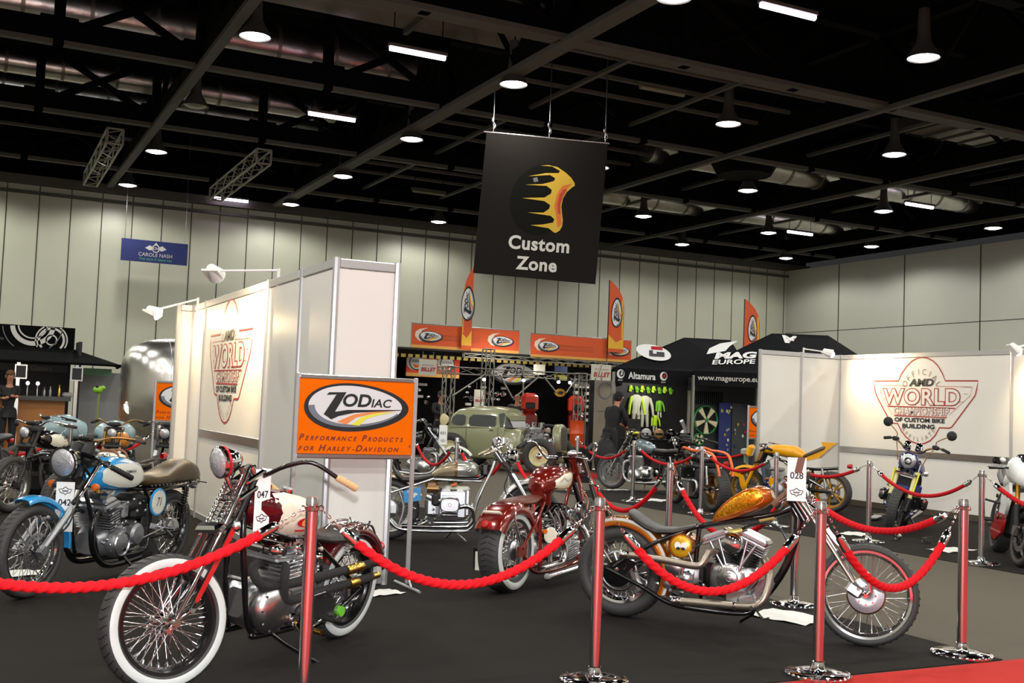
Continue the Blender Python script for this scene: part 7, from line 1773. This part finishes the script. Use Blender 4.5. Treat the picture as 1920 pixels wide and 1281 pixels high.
for q in range(6):
    for s in range(7):
        if random.random() < .82:
            if k_ is None: b = MB(); b.cham((0, 0, .045), (.15, .1, .09), .012, mat('pale_box', 'a8a49a', .7, var=.1)); k_ = b.build('boxed_part'); o = k_
            else: o = k_.copy(); COL.objects.link(o)
            o.location = (16.52+.21*s+random.random()*.04, 28.68, 1.108+.2*q); o.scale = (.7+random.random()*.5, 1, .6+random.random()*.7); tag(o, 'pale boxed part standing on the dark shelf wall', 'box', 'boxed parts on the shelf wall')
# pumps, barrel, goods in front of the stand
dred = mat('dark_red_enamel', '7a1210', .2, 0, coat=.8, scale=20)
def pump(label, x, y, hgt):
    g = thing('fuel_pump', label, 'fuel pump', (x, y, 0), -20); b = MB(); b.cham((0, 0, hgt*.36), (.4, .34, hgt*.72), .06, dred); b.build('cabinet', g)
    b = MB(); b.cham((0, 0, hgt*.86), (.44, .36, hgt*.27), .09, mat('bright_red_enamel', 'c42a12', .2, 0, coat=.8)); b.build('head', g)
    b = MB(); b.cham((0, -.19, hgt*.82), (.24, .02, .16), .02, ink); b.cham((0, -.18, hgt*.5), (.2, .02, .2), .02, wgrey); b.tube(spl([(.2, -.05, hgt*.6), (.32, -.08, hgt*.35), (.24, -.05, hgt*.15)]), .014, blk, 6); b.build('dial', g)
pump('bright topped red vintage fuel pump behind the green car bonnet', 13.35, 25.5, 1.86)
pump('dark red vintage fuel pump under the amber oval sign', 15.55, 26.9, 1.86)
b = MB(); b.lathe([(0, 0), (.17, 0), (.18, .03), (.17, .3), (.18, .32), (.17, .34), (.17, .62), (.18, .64), (0, .64)], (13.35, 23.0, .57), (0, 0, 1), mat('orange_red_drum', 'd8501c', .35, 0, coat=.4), 24); b.cham((13.35, 23, .29), (.5, .5, .57), .02, blkm); tag(b.build('oil_drum'), 'orange red drum on a black plinth behind the red chopper handlebar', 'drum')
def counter(label, x, y, wd, d, hgt, rz=0):
    b = MB(); b.box((0, 0, hgt/2), (wd, d, hgt), mat('black_cloth', '0c0c0d', .9)); b.cham((0, 0, hgt+.01), (wd+.06, d+.06, .03), .006, blkm); o = b.build('display_table'); o.location = (x, y, 0); o.rotation_euler.z = rad(rz); return tag(o, label, 'table')
counter('black display table behind the red fuel pump', 14.5, 26.2, 1.3, .6, .78)
counter('black cloth table with helmets, behind grey bike', 15.0, 21.9, 1.7, .7, .82)
for i in range(16):
    b = MB(); q = i % 4; m = (mat('tan_goods', 'b08a6a', .6), mat('rust_goods', '8c3a22', .5), chrome, wgrey)[q]
    b.cham((0, 0, .07), (.12, .1, .14), .03, m) if q % 2 else b.lathe([(0, 0), (.06, 0), (.07, .04), (.04, .14), (0, .15)], (0, 0, 0), (0, 0, 1), m, 12)
    o = b.build('display_item'); o.location = (14.0+.066*i, 26.0+.1*(i % 3), .807); tag(o, 'small item on the black display table behind red pump', 'goods', 'goods on the display table')
def mid_helmet(label, x, y, z, m):
    g = thing('helmet', label, 'helmet', (x, y, z), random.randrange(-150, -30)); b = MB(); b.ell((0, 0, .13), (.14, .12, .13), m, 16, 10); b.lathe([(.1, 0), (.115, .01), (.115, .03)], (0, 0, 0), (0, 0, 1), blk, 16); b.build('shell', g); b = MB(); b.ell((.05, 0, .13), (.105, .1, .05), winm, 12, 8); b.build('visor', g)
for i, (x, m, l) in enumerate(((14.5, wgrey, 'pale grey helmet next to the small black screen'), (14.85, mat('tan_helmet', 'b8925a', .4), 'tan helmet on the black cloth table'), (15.2, blk, 'black helmet on the black cloth table'), (15.6, whiteb, 'bright white helmet next to the white tapered stand'))): mid_helmet(l, x, 21.75, .836, m)

# ================================================================ pop-up tents
tfab = mat('black_tent_fabric', '191a1c', .9, 0, bump=.1, scale=5, var=.12, spec=.05)
tent_w = mat('white_tent_print', 'dcdcdc', .7)
def tent(label, E, Rg, vh, legs):
    o = V(E[0]); o.z = 0; g = thing('gazebo', label, 'tent', tuple(o)); Ev = [V(p)-o for p in E]; Rv = [V(p)-o for p in Rg]
    b = MB(); vs = Ev+Rv; b.add(vs, [(0, 1, 5, 4), (1, 2, 5), (2, 3, 4, 5), (3, 0, 4)], tfab); b.add([v-V((0, 0, .02)) for v in vs], [(4, 5, 1, 0), (5, 2, 1), (5, 4, 3, 2), (4, 0, 3)], tfab); b.build('canopy', g)
    for i in range(4):
        a, c = Ev[i], Ev[(i+1) % 4]; b = MB(); dn = V((0, 0, -vh)); d = (c-a).normalized(); nn = V((d.y, -d.x, 0))*.015; b.add([a, c, c+dn, a+dn, a+nn, c+nn, c+dn+nn, a+dn+nn], [(0, 1, 2, 3), (7, 6, 5, 4), (3, 2, 6, 7)], tfab); b.build('valance', g)
    for i in legs:
        p = Ev[i]; b = MB(); b.box((p.x, p.y, p.z/2-.05), (.05, .05, p.z-.1), tt); b.build('leg', g)
    return g, Ev, Rv
g, Ev, Rv = tent('black tent with red and white oval on its roof slope', [(13.02, 20.9, 2.44), (16.9, 20.9, 2.44), (18.8, 23.6, 2.44), (15.2, 23.9, 2.44)], [(15.6, 21.9, 3.3), (17.3, 22.3, 3.36)], .33, (0, 3))
b = MB(); M = frame(Ev[0]+V((0, -.022, -.17)), (1, 0, 0), (0, 0, 1)); b.text('Altamura', .21, M @ T(.74, .0, 0), tent_w, bold=.025, sx=.92)
for x in (.17, 1.32): b.flat(ellipse(.1, .1, 24, x, .03), M, tent_w); b.flat(ellipse(.065, .07, 18, x+.02, .04), M @ T(0, 0, .004), ink); b.flat([(x-.01, .0), (x+.05, .02), (x+.03, .12)], M @ T(0, 0, .008), tent_w if x < 1 else redp); b.text('REVIT', .05, M @ T(x, -.11, 0), tent_w)
n0 = (Ev[1]-Ev[0]).cross(Rv[0]-Ev[0]).normalized(); M = frame(Ev[0]+(Rv[0]-Ev[0])*.53+V((.55, 0, 0))*.12+n0*.02, (Rv[0]-Ev[0])*.6+(Ev[1]-Ev[0])*.12, (Rv[0]-Ev[0])*.3+V((-.2, .5, .4)))
M = frame(Ev[0]*.5+Rv[0]*.46+Ev[1]*.04+n0*.03, Ev[1]-Ev[0]+V((0, 0, .35))*0, n0.cross(Ev[1]-Ev[0]))
b.flat(ellipse(.46, .3, 36), M, tent_w); b.flat([(-.2, -.16), (.22, -.16), (.3, .02), (.08, .02), (.05, -.06), (-.05, -.06), (.0, .06), (-.1, .06)], M @ T(0, 0, .01), ink); b.flat([(-.02, .1), (.3, .1), (.34, .22), (.03, .22)], M @ T(0, 0, .01), redp); b.build('lettering', g)
g, Ev, Rv = tent('black tent with slanted white lettering and web address, half hidden by stand corner', [(14.75, 20.3, 2.44), (17.5, 18.9, 2.44), (21.0, 20.2, 2.44), (17.6, 22.4, 2.44)], [(17.2, 20.6, 3.45), (18.85, 20.5, 3.5)], .33, (0,))
n0 = (Ev[1]-Ev[0]).cross(Rv[0]-Ev[0]).normalized(); d0 = (Ev[1]-Ev[0]).normalized(); u0 = n0.cross(d0)
b = MB(); b.text('www.mageurope.eu', .17, frame(Ev[0]+d0*.78+V((0, 0, -.15))+V((d0.y, -d0.x, 0))*.022, d0, (0, 0, 1)), wgrey, bold=.012)
M = frame(Ev[0]+d0*1.0+u0*.55+n0*.02, d0+u0*.1, u0); b.text('MAG', .34, M @ T(0, .1, 0), tent_w, shear=.35, bold=.05, sx=1.3); b.text('EUROPE', .25, M @ T(-.1, -.16, 0), tent_w, shear=.35, bold=.02, sx=1.1); b.flat([(-.62, .18), (-.5, .42), (-.2, .62), (.25, .72), (.0, .5), (-.15, .3)], M, tent_w)
n1 = (Ev[2]-Ev[1]).cross(Rv[1]-Ev[1]).normalized()
for q, (x, z) in enumerate(((.35, 0), (1.0, 0))): 
    M = frame(Ev[1]+(Rv[0]-Ev[1])*.86+d0*0+n1*.03+V((x*.75, .0, -.02)), (1, .05, 0), (0, .8, .6)); b.text('MA'[q], .42, M, tent_w, shear=.3, bold=.06, sx=1.5)
b.build('lettering', g)
light('tent_fill_light', 'AREA', (15.4, 22.4, 2.4), 26, (1, .97, .9), .8, (15.4, 22.9, 1))  # unseen area light, added to brighten the neon goods under the tent
# goods under the tents
b = MB(); b.box((15.7, 23.4, 1.1), (3.6, .06, 2.2), blkm); tag(b.build('display_wall'), 'black wall under the tent carrying neon clothing', 'display wall')
neon = mat('neon_yellow_cloth', 'b4d82a', .7, scale=20, var=.15); ngrn = mat('neon_green_cloth', '6fae22', .7, var=.15); gwh = mat('pale_glove_cloth', 'b8b8a4', .7)
def glove(m):
    b = MB(); b.cham((0, 0, 0), (.09, .04, .11), .02, m)
    for q in range(4): b.tube([(-.033+.022*q, 0, -.05), (-.036+.024*q, -.01, -.12+.008*abs(q-1.5))], [.012, .01], m, 6)
    b.tube([(.045, 0, .0), (.075, -.01, -.05)], [.014, .011], m, 6); return b.build('glove')
gp = [glove(neon), glove(ngrn)]
for i in range(8):
    o = gp[i] if i < 2 else gp[i % 2].copy()
    if i >= 2: COL.objects.link(o)
    o.location = (15.05+.17*i, 23.33, 2.08-.02*(i % 2)); o.rotation_euler.y = .2*(-1)**i; tag(o, 'neon glove, %s in the top row counted from the grey roll up banner' % ORD[i], 'glove', 'neon gloves under the tent')
for i, (x, z, m, l) in enumerate(((15.2, 1.62, neon, 'pale grey and neon riding suit hanging on the black wall'), (15.46, 1.6, gwh, 'pale riding suit with pale sleeves next to the neon sleeved one'), (15.78, 1.25, neon, 'neon vest low on the black display wall'), (15.9, 1.62, ngrn, 'narrow neon strip garment on the black display wall by the tent leg'))):
    g = thing('riding_suit', l, 'clothing', (x, 23.3, z)); b = MB(); sz = 1 if i < 2 else .55
    b.loft([sect(0, 0, 0, 0, 4)]*0 + [[V((w_*cos(t)*sz, .05*sin(t), zz*sz)) for t in [2*pi*j/12 for j in range(12)]] for zz, w_ in ((.28, .05), (.24, .15), (.1, .13), (-.05, .11), (-.2, .13))], gwh if i < 2 else m); b.build('torso', g)
    for s in (1, -1): b = MB(); b.tube([V((s*.14*sz, 0, .22*sz)), V((s*.2*sz, -.03, .02)), V((s*.23*sz, -.05, -.22*sz))], [.045*sz, .04*sz, .03*sz], m, 8); b.build('sleeve', g)
    for s in (1, -1): b = MB(); b.tube([V((s*.06*sz, 0, -.18*sz)), V((s*.08*sz, -.02, -.5*sz))], [.055*sz, .035*sz], gwh, 8); b.build('trouser_leg', g)
g = thing('roll_up_banner', 'pale grey roll up banner with faint round print under the tent', 'banner', (14.1, 23.0, 0)); b = MB(); b.box((0, 0, 1.12), (.6, .01, 2.16), mat('beige_banner', '8f8878', .8)); b.cyl((-.3, 0, .03), (.3, 0, .03), .035, steel, 8); b.build('banner_cloth', g)
b = MB(); M = frame((0, -.009, 1.95), (1, 0, 0), (0, 0, 1)); b.ribbon(ellipse(.19, .19, 30), .04, M, MATS['grey_ink'], True); b.ribbon([(-.2, -.5), (.2, -.5)], .02, M, MATS['grey_ink']); b.build('logo', g)
b = MB(); b.box((14.42, 22.2, 1.16), (.36, .04, .28), blk, RZ(-25)); b.cham((14.42, 22.2, .93), (.3, .2, .18), .02, mat('tan_box', 'a88450', .6)); tag(b.build('laptop_screen'), 'small black screen on a tan box beside the pale grey helmet', 'screen')
b = MB(); b.tube(spl([(15.6, 21.7, .84), (15.5, 21.6, 1.1), (15.35, 21.55, 1.3)]), [.05]*13, whiteb, 8); tag(b.build('exhaust_display'), 'white tapered stand leaning beside the white helmet', 'stand')
g = thing('bag', 'large round black bag standing by the tent front leg', 'bag', (12.5, 20.3, 0)); b = MB(); b.ell((0, 0, .45), (.26, .2, .45), mat('black_nylon', '0b0b0c', .7, bump=.2, scale=30), 18, 12); b.build('bag_body', g); b = MB(); b.tube(spl([(-.1, -.1, .85), (0, -.14, .98), (.1, -.1, .85)]), .014, blk, 6); b.build('handle', g)
# wheel display inside right tent
b = MB(); b.box((15.9, 20.75, 1.15), (1.9, .05, 2.3), mat('charcoal_board', '24262a', .7)); b.box((14.93, 20.7, 1.0), (.05, .05, 2.0), tt)
for q in range(16): b.box((15.05+.055*q, 20.715, 1.85), (.012, .02, .3), steelk)
tag(b.build('display_wall'), 'charcoal display board under the tent carrying green wheels', 'display wall')
greenr = mat('green_rim', '2c7a44', .35, .2, scale=20); ivs = mat('ivory_spoke', 'cfc4a0', .4, scale=20)
def wdisp(label, x, z, R_):
    g = thing('alloy_rim_display', label, 'wheel', (x, 20.62, z), 0, 'green rimmed wheels on display'); b = MB(); b.lathe([(R_, -.05), (R_, .05), (R_-.02, .05), (R_-.025, 0), (R_-.02, -.05)], (0, 0, 0), (0, 1, 0), greenr, 40, True); b.build('rim', g)
    b = MB(); b.lathe([(0, .07), (.05, .06), (.05, -.04), (0, -.04)], (0, 0, 0), (0, -1, 0), greenr, 16); b.build('hub', g)
    for q in range(5):
        a = rad(-90+72*q); M = frame((0, -.03, 0), (cos(a), 0, sin(a)), (-sin(a), 0, cos(a))); b = MB(); b.prism([(.05*R_/.33, -.02*R_/.33), (R_-.03, -.065*R_/.33), (R_-.03, .065*R_/.33), (.05*R_/.33, .02*R_/.33)], M, .03, ivs); b.build('spoke', g)
wdisp('large green rimmed five spoke display wheel under the half hidden tent', 15.34, 1.34, .33)
wdisp('small green rimmed display wheel beneath the large one', 15.16, .9, .14)
g = thing('parts_panel', 'navy and grey boards of packaged parts beside the large green wheel', 'display panel', (16.1, 20.6, .55)); b = MB(); b.box((-.22, 0, .6), (.34, .03, 1.2), navy); b.build('navy_board', g); b = MB(); b.box((.2, 0, .6), (.44, .03, 1.2), mat('slate_board', '34383c', .7)); b.build('grey_board', g)
b = MB()
for q in range(22): b.cham((-.34+random.random()*.72, -.03, .1+random.random()*1.05), (.05, .03, .07), .01, random.choice((wgrey, steel, redp, MATS['dull_yellow_board'], navy)))
o = b.build('packaged_parts', g); o['kind'] = 'stuff'
b = MB(); b.box((15.75, 20.68, 2.2), (.42, .02, .1), MATS['charcoal_board']); b.text('Dynojet', .1, frame((15.75, 20.66, 2.2), (1, 0, 0), (0, 0, 1)), wgrey); tag(b.build('name_strip'), 'grey name strip above the large green wheel', 'sign')
b = MB(); b.box((16.3, 20.68, 2.19), (.5, .02, .1), MATS['charcoal_board']); b.text('Supersprox', .1, frame((16.3, 20.66, 2.19), (1, 0, 0), (0, 0, 1)), mat('pink_print', 'd8b8b0', .6), bold=.01); tag(b.build('name_strip'), 'brighter name strip next to the grey one above packaged parts', 'sign')
b = MB(); b.box((16.62, 20.4, 1.1), (.07, .07, 2.2), tt); tag(b.build('tent_pole'), 'pale upright pole beside the half hidden orange sign under the tent', 'pole')

# ================================================================ things on the floor
paper = mat('white_paper', 'e4e2de', .6, scale=10)
def sheet(label, x, y, rz, wd=.3, d=.42, z=.008):
    b = MB(); n = 6
    vs = [V((wd*(i/n-.5), d*(j/n-.5), .004+.010*sin(i*1.3+j*.9)**2)) for i in range(n+1) for j in range(n+1)]
    b.add(vs, [(i*(n+1)+j, i*(n+1)+j+1, (i+1)*(n+1)+j+1, (i+1)*(n+1)+j) for i in range(n) for j in range(n)], paper, True)
    o = b.build('paper_sheet'); o.location = (x, y, z); o.rotation_euler.z = rad(rz); tag(o, label, 'paper', 'paper sheets on the floor'); return o
sheet('white sheet lying before the stanchion behind gold chopper fork', 5.58, 6.42, 20, .42, .5)
sheet('white sheet lying by the foot of the stanchion before the mirrored bike', 10.45, 10.8, 30, .45, .3)
sheet('white sheet lying between mirrored bike and white sport bike', 10.45, 9.25, 10, .6, .3)
sheet('white sheet lying under the grey bike front wheel', 11.05, 17.5, 0, .5, .2)
sheet('white sheet lying beneath the black and orange bike', 10.5, 15.5, 40, .5, .45)
sheet('leaflet with brown print at the foot of the white end panel', 3.02, 8.1, 15, .3, .22)
sheet('white sheet lying beneath blue cafe racer front wheel', .48, 9.6, 20, .5, .3)
sheet('white sheet lying under the dark bike with cream and black tank', 1.0, 14.0, 40, .35, .3)
b = MB(); b.cham((12.3, 12.3, .05), (.5, .12, .03), .01, alu, RZ(35)); b.ribbon([(-.1, -.05), (.1, -.05), (.1, .05), (-.1, .05)], .02, T(12.6, 12.5, .07), mat('pale_strap', 'cfc8a8', .6), True); tag(b.build('paddock_stand'), 'low aluminium stand lying behind the yellow bike rear wheel', 'stand')
cupm = mat('clear_plastic', 'f4f6f6', .06, glass=True)
for x, y, rz, l in ((10.45, 10.1, 30, 'clear plastic cup tipped over before the mirrored bike, the one closer to its tyre'), (10.62, 9.85, -50, 'clear plastic cup tipped over before the mirrored bike, the one by the white sheet')):
    b = MB(); b.lathe([(0, 0), (.028, 0), (.042, .11), (.044, .112), (.04, .11), (.027, .004), (0, .004)], (0, 0, .042), (cos(rad(rz)), sin(rad(rz)), .06), cupm, 20); o = b.build('plastic_cup'); o.location = (x, y, .008); tag(o, l, 'cup', 'plastic cups on the floor')
